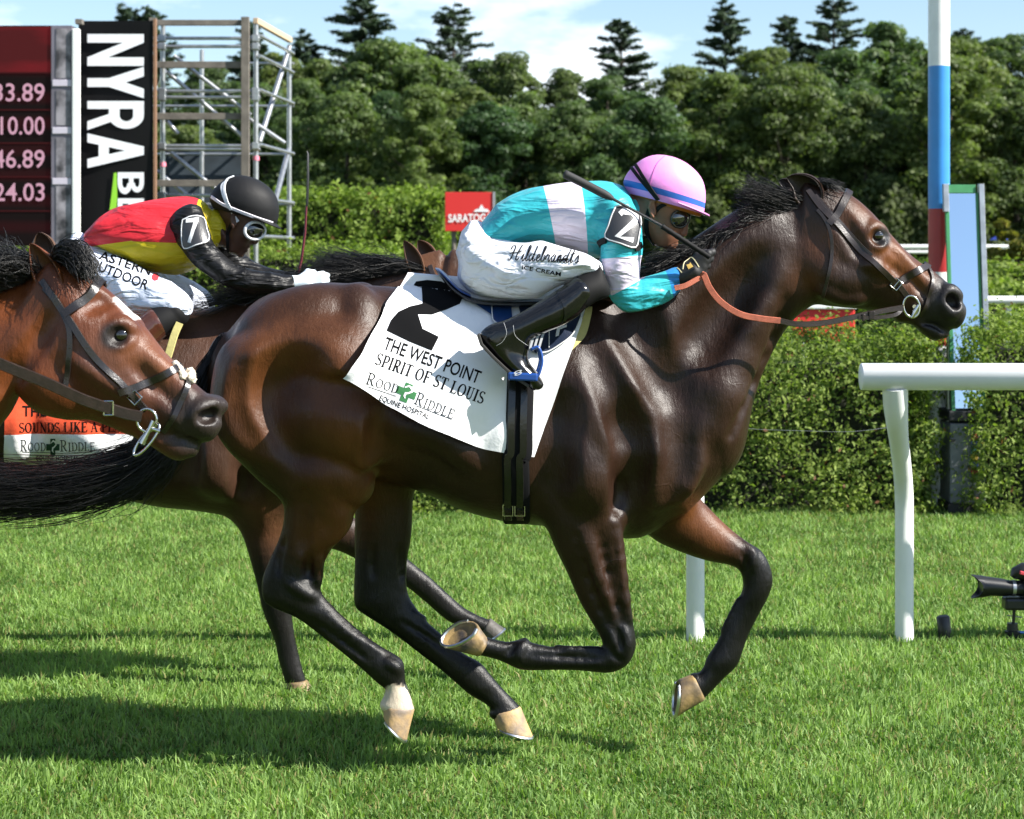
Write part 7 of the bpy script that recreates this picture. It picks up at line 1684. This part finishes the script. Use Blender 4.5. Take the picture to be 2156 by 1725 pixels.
mb = MB(); strap(mb, BVC7, [ZT(1262, 955), ZT(1225, 975), ZT(1212, 1020), ZT(1225, 1080), ZT(1250, 1130)], .010, D7 - .02, .003, .004); strap(mb, BVC7, [ZT(1230, 975), ZT(1200, 1000), ZT(1202, 1040), ZT(1220, 1090), ZT(1245, 1130)], .010, D7 - .02, .003, .003); mb.each('goggle_strap', M_WHSTRAP, hm, smooth=True)
mb = MB(); strap(mb, BVHD7, [ZT(1245, 1125), ZT(1262, 1160), ZT(1285, 1195)], .012, D7 - .02, .004, .005, mirror=True); mb.each('goggle_strap', M_WHSTRAP, hm, smooth=True)
goggles(ZC7, D7, -.02, j7, M_WHITE_RUBBER, M_LENS, (862, 985), .046, .033, .0075, .052)
mb = MB(); strap(mb, BVHD7, [ZC7(480, 760), ZC7(430, 900), ZC7(430, 1100), ZC7(520, 1330)], .014, D7 - .02, .004, .003); mb.each('chin_strap', M_BLACKRUB, j7, smooth=True)
loft('collar', rows([(ZT(1118, 1122), ZT(1090, 1180), .095, -.005), (ZT(1150, 1140), ZT(1118, 1230), .10, -.005), (ZT(1152, 1180), ZT(1135, 1235), .09, -.005)], D7), mat('yellow collar', (.60, .44, .02), .5), j7)
wq = P(ZT(1590, 1528), D7 - .17); kq = P(ZT(1735, 1518), D7 - .17)
for k in (0, 1):
    y = (lambda v: Vector((v.x, 2 * D7 - v.y, v.z))) if k else (lambda v: v); s = -1 if k else 1
    a, b = y(wq), y(kq); f = Field((a.x - .09, a.y - .12, a.z - .12), (b.x + .10, a.y + .12, b.z + .12), .004)
    hand(f, a, b, b - a, Vector((.1, 0, 1)), Vector((.1, -s, .35)), .98); q = rows([(ZT(1560, 1484), ZT(1558, 1570), .033, -.17), (ZT(1620, 1490), ZT(1620, 1562), .028, -.17), (ZT(1660, 1494), ZT(1660, 1556), .027, -.17)], D7)
    f.chain(q if not k else flip(q, D7), k=.01, sub=4); V, Q = f.nets('glove', 1); obj('glove', mesh_from('glove', V, Q), mat('white glove', (.66, .74, .80), .55), j7)
g7 = ([(.02, .86), (.60, .86), (.30, .0)], .17); V1, F1 = stroke_poly([(.02, .84), (.62, .84)], .16); V2_, F2_ = stroke_poly([(.54, .84), (.24, .0)], .17)
g7 = (np.array(list(V1) + list(V2_)), list(F1) + [tuple(len(V1) + q for q in g) for g in F2_])
badge([(985, 1185), (1040, 1168), (1092, 1180), (1108, 1240), (1120, 1300), (1060, 1325), (1000, 1340), (985, 1270)], BVA7, j7, '7', (1005, 1312), (1064, 1308), 54, (.02, -1), Z=ZT, g=g7)
SB7 = surf_on(BVB7, .0014)
word('lettering', 'ASTERN', ZB(530, 210), ZB(806, 300), 19, SB7, M_PRINT, j7, .015)
word('lettering', 'OUTDOOR', ZB(476, 252), ZB(790, 378), 21, SB7, M_PRINT, j7, .015)
lay('emblem', *poly_geo([ZB(*p) for p in ((818, 300), (828, 290), (834, 312), (846, 288), (856, 308), (850, 326), (832, 330), (818, 318))]), lambda a, b: SB7((a, b)), mat('red print', (.55, .03, .04), .7), j7, 3)
wh = thing('riding_whip', 'upright whip with dark flap and red shaft held by jockey in black cap', 'whip', P(ZT(1620, 1400), D7 + .2))
mb = MB(); mb.tube([P(p, D7 + .2) for p in (ZT(1655, 815), ZT(1660, 830), ZT(1660, 960), ZT(1656, 1100), ZT(1652, 1115))], [.004, .009, .0105, .0105, .006], 8, flat=.5); mb.build('flap', mat('black leather flap', (.012, .012, .012), .5), wh, True)
mb = MB(); mb.tube([P(p, D7 + .2) for p in (ZT(1652, 1105), ZT(1645, 1250), ZT(1625, 1400), ZT(1600, 1500), ZT(1590, 1560))], [.0045, .005, .0055, .007, .007], 8); mb.build('shaft', mat('dark red whip shaft', (.10, .012, .02), .4), wh, True)

# ---------- the bay on the near side, its head at the left of the picture
DB = 5.25; OB = (-2.22, -.06)
horseb = thing('race_horse', 'bright bay racehorse with black mane, only head and neck in view at left', 'horse', (-3.2, DB, 0.0))
TB_ = shifted(rows(H_TRUNK, D2), *OB, DB - D2)
NB = rows([(ZB(-1150, 560), ZB(-520, 1640), .15, 0), (ZB(-650, 505), ZB(-230, 1330), .12, 0), (ZB(-250, 430), ZB(-60, 1180), .105, 0), (ZB(0, 372), ZB(0, 1108), .095, 0), (ZB(140, 320), ZB(60, 1030), .088, 0), (ZB(255, 250), ZB(120, 880), .08, 0)], DB)
HB = rows([(ZB(330, 190), ZB(70, 640), .078, 0), (ZB(470, 290), ZB(120, 860), .098, 0), (ZB(562, 358), ZB(190, 1010), .106, 0), (ZB(662, 448), ZB(310, 1040), .105, 0), (ZB(762, 550), ZB(450, 1066), .092, 0), (ZB(842, 652), ZB(585, 1112), .075, 0), (ZB(918, 750), ZB(705, 1165), .064, 0), (ZB(1000, 838), ZB(815, 1180), .059, 0),
           (ZB(1072, 900), ZB(905, 1180), .060, 0), (ZB(1135, 955), ZB(985, 1200), .060, 0), (ZB(1186, 1015), ZB(1060, 1205), .055, 0), (ZB(1190, 1075), ZB(1115, 1195), .042, 0)], DB)
CB = rows([(ZB(780, 1110), ZB(760, 1185), .042, 0), (ZB(870, 1110), ZB(830, 1228), .044, 0), (ZB(955, 1140), ZB(900, 1275), .043, 0), (ZB(1025, 1170), ZB(965, 1300), .040, 0), (ZB(1066, 1205), ZB(1030, 1278), .028, 0)], DB)
f = Field((-3.42, DB - .40, -.06), (-.70, DB + .40, 2.0), .0085)
f.chain(TB_, k=.03, sub=4, egg=.12, margin=.10); f.chain(NB, k=.10, sub=4, egg=.28, margin=.09)
NHB = shifted(rows(H_NEARHIND, D2), *OB, DB - D2); FHB = shifted(rows(H_FARHIND, D2), *OB, DB - D2); NFB = shifted(rows(H_NEARFORE, D2), *OB, DB - D2); FFB = flip(NFB, DB, -.10)
for r_ in (NHB, FHB, NFB, FFB): f.chain(r_, k=.07, sub=4)
OFF[:] = OB; trunk_muscles(f, DB); OFF[:] = (0., 0.)
f.chain(HB, k=.025, sub=4, egg=-.05, cap=.40); f.chain(CB, k=.02, sub=4, cap=.6)
R = lambda *a, **w_: relief(f, DB, *a, **dict(w_, d0=DB, near=.08))
R([ZB(130, 640), ZB(220, 860), ZB(360, 950)], .085, .06, .014, k=.03)
R([ZB(430, 760), ZB(560, 860), ZB(700, 960)], .018, .012, .010, k=.02)
R([ZB(590, 610), ZB(640, 560), ZB(700, 600)], .024, .018, .008, k=.016)
R([ZB(600, 660), ZB(650, 680), ZB(720, 650)], .014, .012, .006, k=.01)
R([ZB(480, 470), ZB(530, 430), ZB(570, 430)], .02, .018, -.010, k=.02)
R([ZB(760, 720), ZB(880, 830), ZB(1000, 960)], .02, .018, .007, k=.02)
R([ZB(720, 780), ZB(820, 900), ZB(900, 1010)], .015, .012, -.007, k=.02)
R([ZB(820, 960), ZB(880, 1020), ZB(950, 1090)], .014, .012, .005, k=.015)
R([ZB(1045, 1095), ZB(1060, 1035), ZB(1110, 1005), ZB(1165, 1020)], .018, .018, .009, k=.016)
R([ZB(1085, 1072), ZB(1112, 1062), ZB(1138, 1056)], .0165, .014, -.032, k=.010)
R([ZB(900, 1150), ZB(980, 1185), ZB(1085, 1222)], .005, .005, -.005, k=.010)
R([ZB(640, 620), ZB(652, 625)], .024, .024, -.011, k=.008)
R([ZB(300, 480), ZB(180, 700), ZB(30, 900)], .02, .02, -.010, k=.03)
V, Q = f.nets('body', 1); me = mesh_from('body', V, Q)
pb = lambda *q: (P(ZB(*q), DB).x, P(ZB(*q), DB).z)
C = paint_bay(V, (.090, .026, .009), None, pb(1120, 1110), .18, ((NHB, 7.2, 8.8), (FHB, 3.5, 6.5), (NFB, 3.6, 5.4)), eye=pb(650, 620), patches=(([pb(560, 740), pb(760, 900)], .06, (.085, .038, .026)), ([pb(0, 500), pb(100, 800)], .12, (.15, .042, .012)), ([pb(800, 700), pb(900, 800)], .05, (.15, .058, .028))))
bl_ = seg_dist(V[:, 0], V[:, 2], [pb(640, 425), pb(690, 475), pb(735, 520)]); m_ = (1 - sst(.006, .012, bl_)) * (np.abs(V[:, 1] - DB) < .05); C = C * (1 - m_[:, None]) + np.array([.62, .58, .55]) * m_[:, None]
set_col(me, 'coat', C); obj('body', me, M_COAT_BAY, horseb)
BVHB = BVHTree.FromPolygons([tuple(v) for v in V], [tuple(q) for q in Q])
for st_ in (NHB, FHB, NFB, FFB):
    a = st_[-1]; A_ = Vector((a[0], a[5], a[1])); B_ = Vector((a[2], a[5], a[3])); dn = Vector((.02, 0, -.075)); bk = lambda v: ((v.x) * FOC / v.y + CX, HY - (v.z - CAM_H) * FOC / v.y)
    hoof(horseb, (bk(A_), bk(B_)), (bk(A_ + dn), bk(B_ + dn + Vector((.03, 0, 0)))), a[5], 0, .042, .052, M_HOOF, M_SHOE)
ear(horseb, ZB(232, 405), ZB(355, 362), ZB(163, 126), DB - .060, M_COAT_BAY, (.13, .04, .015), mid=ZB(232, 232), bulge=.6)
ear(horseb, ZB(205, 180), ZB(300, 230), ZB(206, 68), DB + .06, M_COAT_BAY, (.09, .05, .03), mid=ZB(228, 110), bulge=.5)
eyeball(horseb, BVHB, ZB(652, 622), .022, .011)
dm = DB - .03
strands('forelock', [G(dm - .02, ZB(290, 200), ZB(320, 140), ZB(400, 120), ZB(470, 200), ZB(510, 315)), G(dm - .02, ZB(300, 220), ZB(350, 170), ZB(430, 200), ZB(470, 260), ZB(500, 320)), G(dm, ZB(280, 230), ZB(350, 220), ZB(420, 260), ZB(470, 310))], 700, M_HAIR, horseb, r=.0011, jit=.010, yj=.03, wav=.010, seg=10)
strands('mane', [G(dm, ZB(230, 265), ZB(170, 220), ZB(80, 230), ZB(-30, 260)), G(dm, ZB(170, 300), ZB(90, 250), ZB(0, 190), ZB(-80, 160)), G(dm, ZB(120, 330), ZB(40, 270), ZB(-50, 240), ZB(-150, 230)), G(dm, ZB(40, 360), ZB(-60, 310), ZB(-150, 300), ZB(-260, 300)), G(dm, ZB(-60, 390), ZB(-160, 350), ZB(-260, 350), ZB(-400, 340))], 1800, M_HAIR, horseb, r=.0011, jit=.016, yj=.04, wav=.02, seg=9)
strands('tail', [G(DB, Dm(-1010, 700), Dm(-1100, 850), Dm(-1300, 980)), G(DB, Dm(-1020, 730), Dm(-1120, 920), Dm(-1290, 1060))], 200, M_HAIR, horseb, r=.003, jit=.02, yj=.05, wav=.03)
brb = thing('bridle', 'black leather bridle with loose ring bit and sheepskin on the bright bay', 'bridle', P(ZB(600, 800), DB))
M_LEATHER_D = mat('near black bridle leather', (.013, .010, .009), .27, spec=.6, bump=(180, .25, .002))
mb = MB(); strap(mb, BVHB, [ZB(225, 330), ZB(290, 420), ZB(360, 520), ZB(470, 690), ZB(560, 800), ZB(650, 885), ZB(730, 965), ZB(790, 1025)], .019, DB, .006); mb.each('cheek_strap', M_LEATHER_D, brb, smooth=True)
mb = MB(); strap(mb, BVHB, [ZB(240, 370), ZB(310, 450), ZB(350, 520), ZB(375, 600), ZB(377, 700), ZB(368, 800), ZB(350, 905)], .016, DB, .005); mb.each('throat_latch', M_LEATHER_D, brb, smooth=True)
mb = MB(); strap(mb, BVHB, [ZB(345, 515), ZB(400, 470), ZB(450, 430), ZB(500, 380), ZB(535, 335)], .026, DB, .007, close=True); mb.each('browband', M_LEATHER_D, brb, smooth=True)
mb = MB(); strap(mb, BVHB, [ZB(640, 930), ZB(720, 908), ZB(830, 862), ZB(940, 808)], .022, DB, .006, close=True); mb.each('noseband', M_LEATHER_D, brb, smooth=True)
mb = MB(); strap(mb, BVHB, [ZB(985, 812), ZB(1008, 870), ZB(990, 950), ZB(955, 1030), ZB(920, 1090), ZB(880, 1140)], .017, DB, .006, mirror=True); mb.each('figure_eight_strap', M_LEATHER_D, brb, smooth=True)
M_FLEECE = mat('sheepskin', (.72, .62, .48), .95, sheen=.5, bump=(70, 1., .01))
fl = Field((P(ZB(900, 900), DB).x, DB - .09, P(ZB(900, 900), DB).z), (P(ZB(1090, 740), DB).x, DB + .05, P(ZB(1090, 740), DB).z), .005)
for q in ((975, 825, -.012), (985, 845, -.02), (965, 805, -.005), (1030, 835, -.01), (1035, 860, -.015), (1025, 815, .0), (945, 778, .0)): fl.cap3(P(ZB(q[0], q[1]), DB - .02 + q[2]), P(ZB(q[0] + 4, q[1] + 3), DB + q[2]), .010, .010, .006)
V, Q = fl.nets('sheepskin_pad', 0); V = V + rng.normal(0, .0016, V.shape); obj('sheepskin_pad', mesh_from('sheepskin_pad', V, Q), M_FLEECE, brb)
bl, bn = hit(BVHB, ZB(800, 1065), .02); mb = MB(); ring3(mb, bl, Vector((1, 0, .1)), Vector((-.1, 0, 1)), .026, .030, .0040); mb.build('bit_ring', M_STEEL, brb, True)
mb = MB(); c = P(ZB(790, 1185), DB - .13); ring3(mb, c, Vector((.62, .1, .78)), Vector((.40, -.3, -.32)), .050, .028, .0035); mb.build('bit_ring', M_STEEL, brb, True)
mb = MB(); mb.tube([P(ZB(828, 1085), DB - .13), P(ZB(800, 1140), DB - .135), P(ZB(765, 1205), DB - .135)], [.008, .0055, .010], 8); mb.tube([P(ZB(820, 1125), DB - .135), P(ZB(862, 1140), DB - .135)], .005, 7); mb.build('bit_shank', M_STEEL, brb, True)
q2, n2 = hit(BVHB, ZB(722, 955), .010); tx = Vector((.7, 0, -.7)); tz = Vector((.7, 0, .7)); mb = MB(); mb.tube([q2 + tx * .014 + tz * .014, q2 + tx * .014 - tz * .014, q2 - tx * .014 - tz * .014, q2 - tx * .014 + tz * .014, q2 + tx * .014 + tz * .014], .0022, 6); mb.build('buckle', M_STEEL, brb, True)
rnb = thing('reins', 'thick dark leather reins running from the bay horse to the left edge', 'reins', P(ZB(300, 900), DB))
PB = [ZB(765, 1062), ZB(680, 1045), ZB(600, 1020), ZB(440, 965), ZB(250, 878), ZB(0, 775), ZB(-250, 660), ZB(-600, 560)]
for s in (-1, 1):
    mb = MB(); free_strap(mb, PB, [s * q for q in (.11, .115, .12, .14, .16, .18, .19, .20)], .030, .006, d=DB); mb.build('rein', M_LEATHER, rnb, True)
mb = MB(); q = P(ZB(585, 1015), DB - .126); 
for a, b in (((-.012, .018), (.012, .018)), ((.012, .018), (.012, -.018)), ((.012, -.018), (-.012, -.018)), ((-.012, -.018), (-.012, .018))): mb.tube([q + Vector((a[0], 0, a[1])), q + Vector((b[0], 0, b[1]))], .0022, 6)
mb.build('buckle', M_STEEL, rnb, True)
# ---- lettering on the sign and boards (uses the lettering helpers)
word('lettering', 'SARATOGA', (944, 468), (1036, 466), 17, sign_at, M_WHITEPRINT, sg, .03)
for q in ([(997, 446), (1003, 440), (1008, 440), (1014, 430), (1020, 440), (1026, 440), (1032, 447)],): lay('emblem', *poly_geo(q), lambda a, b: sign_at((a, b)), M_CLOTH, sg)
# ------------------------------------------------------------------ results board, banner and scaffold
DBD = 19.0
def glow(name, c, s): 
    m = bpy.data.materials.new(name); m.use_nodes = True; p = m.node_tree.nodes['Principled BSDF']; p.inputs['Base Color'].default_value = (*[x * .3 for x in c], 1); p.inputs['Emission Color'].default_value = (*c, 1); p.inputs['Emission Strength'].default_value = s; p.inputs['Roughness'].default_value = .6; p.inputs['Specular IOR Level'].default_value = .08; return m
bd = thing('results_board', 'dark electronic results board with red band and glowing numbers', 'display board', (GX(-60, DBD), DBD, 0))
def panel(name, x0, x1, y0, y1, d, th, m, parent, bev=0.):
    mb = MB(); mb.box(((GX(x0, d) + GX(x1, d)) / 2, d + th / 2, (GZ(y0, d) + GZ(y1, d)) / 2), (GX(x1, d) - GX(x0, d), th, GZ(y0, d) - GZ(y1, d))); return mb.build(name, m, parent, bevel=bev)
def led_mat():
    m = glow('led panel', (.030, .015, .015), .9); n = m.node_tree.nodes; l = m.node_tree.links.new; p = n['Principled BSDF']; tc = n.new('ShaderNodeTexCoord'); w_ = n.new('ShaderNodeTexWave'); w_.bands_direction = 'Z'; w_.inputs['Scale'].default_value = 1.2; w_.inputs['Distortion'].default_value = 3.; w_.inputs['Detail'].default_value = 3
    mp_ = n.new('ShaderNodeMapping'); mp_.inputs['Scale'].default_value = (.25, 1, 1.0); l(tc.outputs['Object'], mp_.inputs['Vector']); l(mp_.outputs['Vector'], w_.inputs['Vector'])
    r = n.new('ShaderNodeValToRGB'); e = r.color_ramp.elements; e[0].position = .3; e[0].color = (.0030, .0018, .0018, 1); e[1].position = .95; e[1].color = (.010, .0018, .0022, 1); l(w_.outputs['Fac'], r.inputs['Fac']); l(r.outputs['Color'], p.inputs['Emission Color']); p.inputs['Base Color'].default_value = (.003, .002, .002, 1); p.inputs['Specular IOR Level'].default_value = .05; return m
panel('screen', -420, 107, 54, 518, DBD, .25, led_mat(), bd)
def redband():
    m = glow('led red band', (.16, .012, .016), 1.); n = m.node_tree.nodes; l = m.node_tree.links.new; p = n['Principled BSDF']; tc = n.new('ShaderNodeTexCoord'); t = n.new('ShaderNodeTexNoise'); t.inputs['Scale'].default_value = 1.6; t.inputs['Detail'].default_value = 3; mp_ = n.new('ShaderNodeMapping'); mp_.inputs['Scale'].default_value = (.6, 1, 2.2); mp_.inputs['Rotation'].default_value = (0, .5, 0)
    l(tc.outputs['Object'], mp_.inputs['Vector']); l(mp_.outputs['Vector'], t.inputs['Vector']); r = n.new('ShaderNodeValToRGB'); e = r.color_ramp.elements; e[0].position = .44; e[0].color = (.008, .0025, .0025, 1); e[1].position = .68; e[1].color = (.055, .003, .0045, 1); l(t.outputs['Fac'], r.inputs['Fac']); l(r.outputs['Color'], p.inputs['Emission Color']); return m
panel('screen_band', -420, 107, 56, 152, DBD - .006, .006, redband(), bd)
for y in (152, 230, 300, 371, 443): panel('divider', -420, 107, y, y + 3, DBD - .008, .008, glow('led line', (.018, .0025, .003), 1.), bd)
M_DIGIT = glow('led digits', (.24, .135, .175), 1.)
for s, y, xl_ in (('33.89', 213, -13), ('10.00', 283, 1), ('46.89', 353, -14), ('24.03', 423, -12)): word('digits', s, (xl_, y), (94, y), 39, lambda p: P(p, DBD - .012), M_DIGIT, bd, .008)
# side pillar with pictures
M_PLATE = mat('brushed grey plate', (.20, .18, .22), .5, .3, noise=(3, .35)); M_PICT = mat('dark picture print', (.03, .028, .032), .5, noise=(7, .9, (.30, .28, .31)))
panel('pillar_plate', 108, 151, 54, 530, DBD - .02, .25, M_PLATE, bd)
for y0, y1 in ((60, 165), (190, 264), (290, 374), (392, 520)): panel('picture', 118, 149, y0, y1, DBD - .026, .006, M_PICT, bd)
for y in (175, 275, 382): panel('plate_bar', 110, 150, y - 7, y + 7, DBD - .032, .012, mat('pale plate', (.52, .48, .56), .4), bd, .004)
panel('white_post', 151, 166, 60, 560, DBD - .05, .08, M_WHITE, bd, .01)
panel('timber_cap', 158, 172, 40, 50, DBD + .05, .1, M_WOOD, bd)
bn = thing('banner', 'tall black vertical banner with large white letters reading NYRA', 'banner', (GX(245, DBD + .4), DBD + .4, 0)); DBN = DBD + .3
def cloth_panel(name, x0, x1, y0, y1, d, m, parent):
    V = []; F = []; nx, nz = 10, 24
    for s in (0, 1):
        for j in range(nz + 1):
            for i in range(nx + 1): u, v = i / nx, j / nz; V.append((GX(x0 + (x1 - x0) * u, d), d + .010 * math.sin(5 * u + 3 * v) + .006 * math.sin(14 * v) + .012 * s, GZ(y0 + (y1 - y0) * v, d)))
    W = nx + 1; o_ = W * (nz + 1)
    for j in range(nz):
        for i in range(nx): F.append((j * W + i, (j + 1) * W + i, (j + 1) * W + i + 1, j * W + i + 1)); F.append(tuple(o_ + q for q in (j * W + i, j * W + i + 1, (j + 1) * W + i + 1, (j + 1) * W + i)))
    return obj(name, mesh_from(name, V, F), m, parent)
cloth_panel('fabric', 165, 322, 44, 660, DBN, mat('black vinyl', (.005, .005, .0055), .5, spec=.15, bump=(8, .2, .01)), bn)
bs = lambda p: P(p, DBN - .022); M_BWHITE = mat('white vinyl', (.78, .80, .84), .6)
def block_word(glyphs, x0, x1, spans):
    """letters turned a quarter to the right: tops at x1, feet at x0; spans give top and bottom row of each"""
    for gl, (ya, yb) in zip(glyphs, spans):
        V = []; F = []
        for poly in gl: F.append(tuple(range(len(V), len(V) + len(poly)))); V += poly
        lay('lettering', np.array(V, float), F, lambda a, b, ya=ya, yb=yb: bs((x0 + (x1 - x0) * b, ya + (yb - ya) * a)), M_BWHITE, bn)
LN = [[(0, 0), (.27, 0), (.27, 1), (0, 1)], [(.73, 0), (1, 0), (1, 1), (.73, 1)], [(.0, 1), (.27, 1), (1, 0), (.73, 0)]]
LY = [[(.36, 0), (.64, 0), (.64, .45), (.36, .45)], [(0, 1), (.30, 1), (.64, .45), (.36, .38)], [(1, 1), (.70, 1), (.36, .45), (.64, .38)]]
ang = [math.radians(x) for x in range(-90, 91, 15)]
bowl = lambda cx, cy, r1x, r1y, r2x, r2y: [(cx + r1x * math.cos(a), cy + r1y * math.sin(a)) for a in ang] + [(cx + r2x * math.cos(a), cy + r2y * math.sin(a)) for a in ang[::-1]]
LR = [[(0, 0), (.27, 0), (.27, 1), (0, 1)], bowl(.5, .69, .46, .31, .20, .12), [(.2, 1), (.52, 1), (.52, .81), (.2, .81)], [(.2, .38), (.52, .38), (.52, .57), (.2, .57)], [(.42, .42), (.70, .44), (1, 0), (.70, 0)]]
LA = [[(0, 0), (.26, 0), (.62, 1), (.38, 1)], [(1, 0), (.74, 0), (.38, 1), (.62, 1)], [(.22, .20), (.78, .20), (.72, .38), (.28, .38)]]
block_word([LN, LY, LR, LA], 184, 303, [(72, 139), (141, 207), (213, 274), (281, 354)])
LBb = [[(0, 0), (.27, 0), (.27, 1), (0, 1)], bowl(.48, .74, .44, .26, .20, .09), bowl(.50, .27, .50, .27, .22, .10), [(.2, 1), (.5, 1), (.5, .83), (.2, .83)], [(.2, .43), (.52, .43), (.52, .60), (.2, .60)], [(.2, 0), (.52, 0), (.52, .17), (.2, .17)]]
LE = [[(0, 0), (.28, 0), (.28, 1), (0, 1)], [(.2, 1), (1, 1), (1, .82), (.2, .82)], [(.2, .41), (.9, .41), (.9, .59), (.2, .59)], [(.2, 0), (1, 0), (1, .18), (.2, .18)]]
LT = [[(.36, 0), (.64, 0), (.64, 1), (.36, 1)], [(0, .82), (1, .82), (1, 1), (0, 1)]]
block_word([LBb, LE, LT], 248, 303, [(363, 409), (418, 458), (464, 506)])
lay('emblem', *poly_geo([(240, 364), (246, 364), (247, 420), (243, 460), (235, 500), (226, 500), (231, 440), (236, 400)]), lambda a, b: bs((a, b)), mat('lime vinyl', (.25, .58, .03), .6), bn)
for x, y0 in ((318.5, 40),): panel('edge_batten', 323, 328, y0, 660, DBN - .02, .06, mat('brown timber edge', (.22, .12, .07), .8), bn)
panel('top_batten', 314, 328, 37, 44, DBN, .08, M_WOOD, bn)
# scaffold
sc_ = thing('scaffold_tower', 'galvanised scaffold tower with timber boards beside the black banner', 'scaffold', (GX(440, 20.5), 20.5, 0))
d1, d2 = 20., 21.7; xa, xb = 343, 539; T_ = .39058
F_ = lambda x, y: P((x, y), d1)
xbB = (GX(609, d2)); xaB = GX(425, d2); xL, xR = GX(xa, d1), GX(xb, d1)
def tube_part(name, a, b, r=.022, m=M_GREYMETAL): mb = MB(); mb.tube([a, b], r, 8); return mb.build(name, m, sc_, True)
ZTOP = GZ(68, d1)
for x, y in ((xL, d1), (xR, d1), (xaB, d2), (xbB, d2)): tube_part('standard', (x, y, -.02), (x, y, ZTOP + (.12 if y == d1 else 0)), .025)
for yy in (82, 99, 193, 206, 308, 315, 412, 505):
    z = GZ(yy, d1); tube_part('ledger', (xL - .9, d1 - .045, z), (xR + .05, d1 - .045, z), .018)
for yy in (76, 119, 190, 305, 418, 498):
    z = GZ(yy, d1); tube_part('transom', (xR + .04, d1 - .05, z), (xbB + .04, d2 + .05, z), .019)
for yy in (92, 190, 300, 415): z = GZ(yy, d1) - .03; tube_part('ledger', (xaB - .6, d2 + .05, z), (xbB + .05, d2 + .05, z), .016)
for (a, b) in (((352, 152), (515, 292)), ((366, 118), (528, 243)), ((330, 360), (405, 420)), ((360, 322), (460, 402)), ((520, 248), (600, 302)), ((352, 256), (375, 282))): 
    A_, B_ = P(a, d1 + .06), P(b, d1 + .06); tube_part('brace', A_, B_, .022)
for (a, b) in (((610, 98), (546, 300)), ((608, 315), (575, 440)), ((332, 205), (346, 150))):
    A_, B_ = Vector((GX(a[0], d2 - .1), d2 - .1, GZ(a[1], d2 - .1))), Vector((GX(b[0], d1 + .5), d1 + .5, GZ(b[1], d1 + .5))); tube_part('brace', A_, B_, .028)
for yy, hh_ in ((51, 12), (139, 14), (247, 14), (387, 14)):
    mb = MB(); mb.box(((GX(326, d1) + GX(515, d1)) / 2, d1 - .11, GZ(yy, d1)), (GX(515, d1) - GX(326, d1), .04, hh_ * d1 / FOC)); mb.build('timber_board', M_WOOD, sc_, bevel=.004)
mb = MB(); mb.box((GX(521, d1), d1 - .16, GZ(40, d1) / 2), (17 * d1 / FOC, .05, GZ(40, d1))); mb.build('timber_post', M_WOOD, sc_, bevel=.004)
A_, B_ = P((540, 45), d1), Vector((xbB, d2, GZ(45, d1))); e = B_ - A_; R_ = Matrix.Rotation(math.atan2(e.y, e.x), 3, 'Z'); mb = MB(); mb.box((A_ + B_) / 2, (e.length + .1, .05, .06), R_); mb.build('timber_rail', mat('pale timber', (.48, .36, .24), .8), sc_, bevel=.004)
M_PINKTAPE = mat('pink tape', (.75, .22, .30), .6)
for x, y in ((xL, 347), (xR, 334)): mb = MB(); mb.tube([(x, d1, GZ(y + 4, d1)), (x, d1, GZ(y - 5, d1))], .034, 10); mb.build('tape_mark', M_PINKTAPE, sc_, True)
for x in (xL, xR):
    for yy in (82, 99, 193, 206, 308, 412): mb = MB(); mb.box((x, d1 - .03, GZ(yy, d1)), (.075, .085, .07)); mb.build('coupler', M_GREYMETAL, sc_, bevel=.008)
mesh_sheet = panel('debris_net', 340, 515, 318, 520, 21.85, .02, mat('dark blue debris net', (.035, .050, .065), .8, noise=(5, .4)), sc_)
# red barrier with white top under the horse's throat
bar = thing('barrier', 'low red barrier with white top rail behind the hedge under the throat', 'barrier', (GX(1735, 17.), 17., 0))
panel('board', 1668, 1800, 652, 720, 17., .06, M_REDSIGN, bar, .01); panel('cap', 1664, 1804, 639, 651.5, 16.97, .12, M_WHITE, bar, .01); panel('leg', 1690, 1698, 720.5, 965, 17., .05, M_WHITE, bar); panel('leg', 1770, 1778, 720.5, 965, 17., .05, M_WHITE, bar)
# yellowish shrub and blue parasol far right
sh = thing('shrub', 'round yellowish shrub at the right edge beyond the hedges', 'shrub', (GX(2140, 27), 27, 0)); g = np.random.default_rng(8)
C, N, M = blob_crown(g, 2600, .42, 1.1, GZ(560, 27) - .3, .06, 14); C[:, 0] += GX(2140, 27); C[:, 1] += 27; V, F = leaves(C, N, .06, g); me = mesh_from('foliage', V, F); m = np.clip(g.normal(.5, .3, len(C)), 0, 1)[:, None]; set_col(me, 'tint', np.repeat(np.array((.10, .13, .02)) * (1 - m) + np.array((.24, .20, .04)) * m, 4, 0)); tag(obj('foliage', me, M_HEDGE, sh), kind='stuff')
mb = MB(); mb.tube([(GX(2140, 27), 27, -.02), (GX(2140, 27), 27, GZ(540, 27))], .04, 7); mb.build('stem', M_BARK, sh, True)
pr = thing('parasol', 'blue parasol far off beyond the rail at the right edge', 'parasol', (GX(2112, 60), 60, 0)); zc = GZ(505, 60); mb = MB(); n = 12
mb.add([(GX(2112, 60), 60, zc + .22)] + [(GX(2112, 60) + .42 * math.cos(6.283 * i / n), 60 + .42 * math.sin(6.283 * i / n), zc) for i in range(n)] + [(GX(2112, 60), 60, zc + .18)], [(0, 1 + i, 1 + (i + 1) % n) for i in range(n)] + [(n + 1, 1 + (i + 1) % n, 1 + i) for i in range(n)]); mb.build('canopy', mat('blue parasol cloth', (.02, .05, .35), .7), pr)
mb = MB(); mb.tube([(GX(2112, 60), 60, 0), (GX(2112, 60), 60, zc + .2)], .02, 7); mb.build('pole', M_WHITE, pr, True)
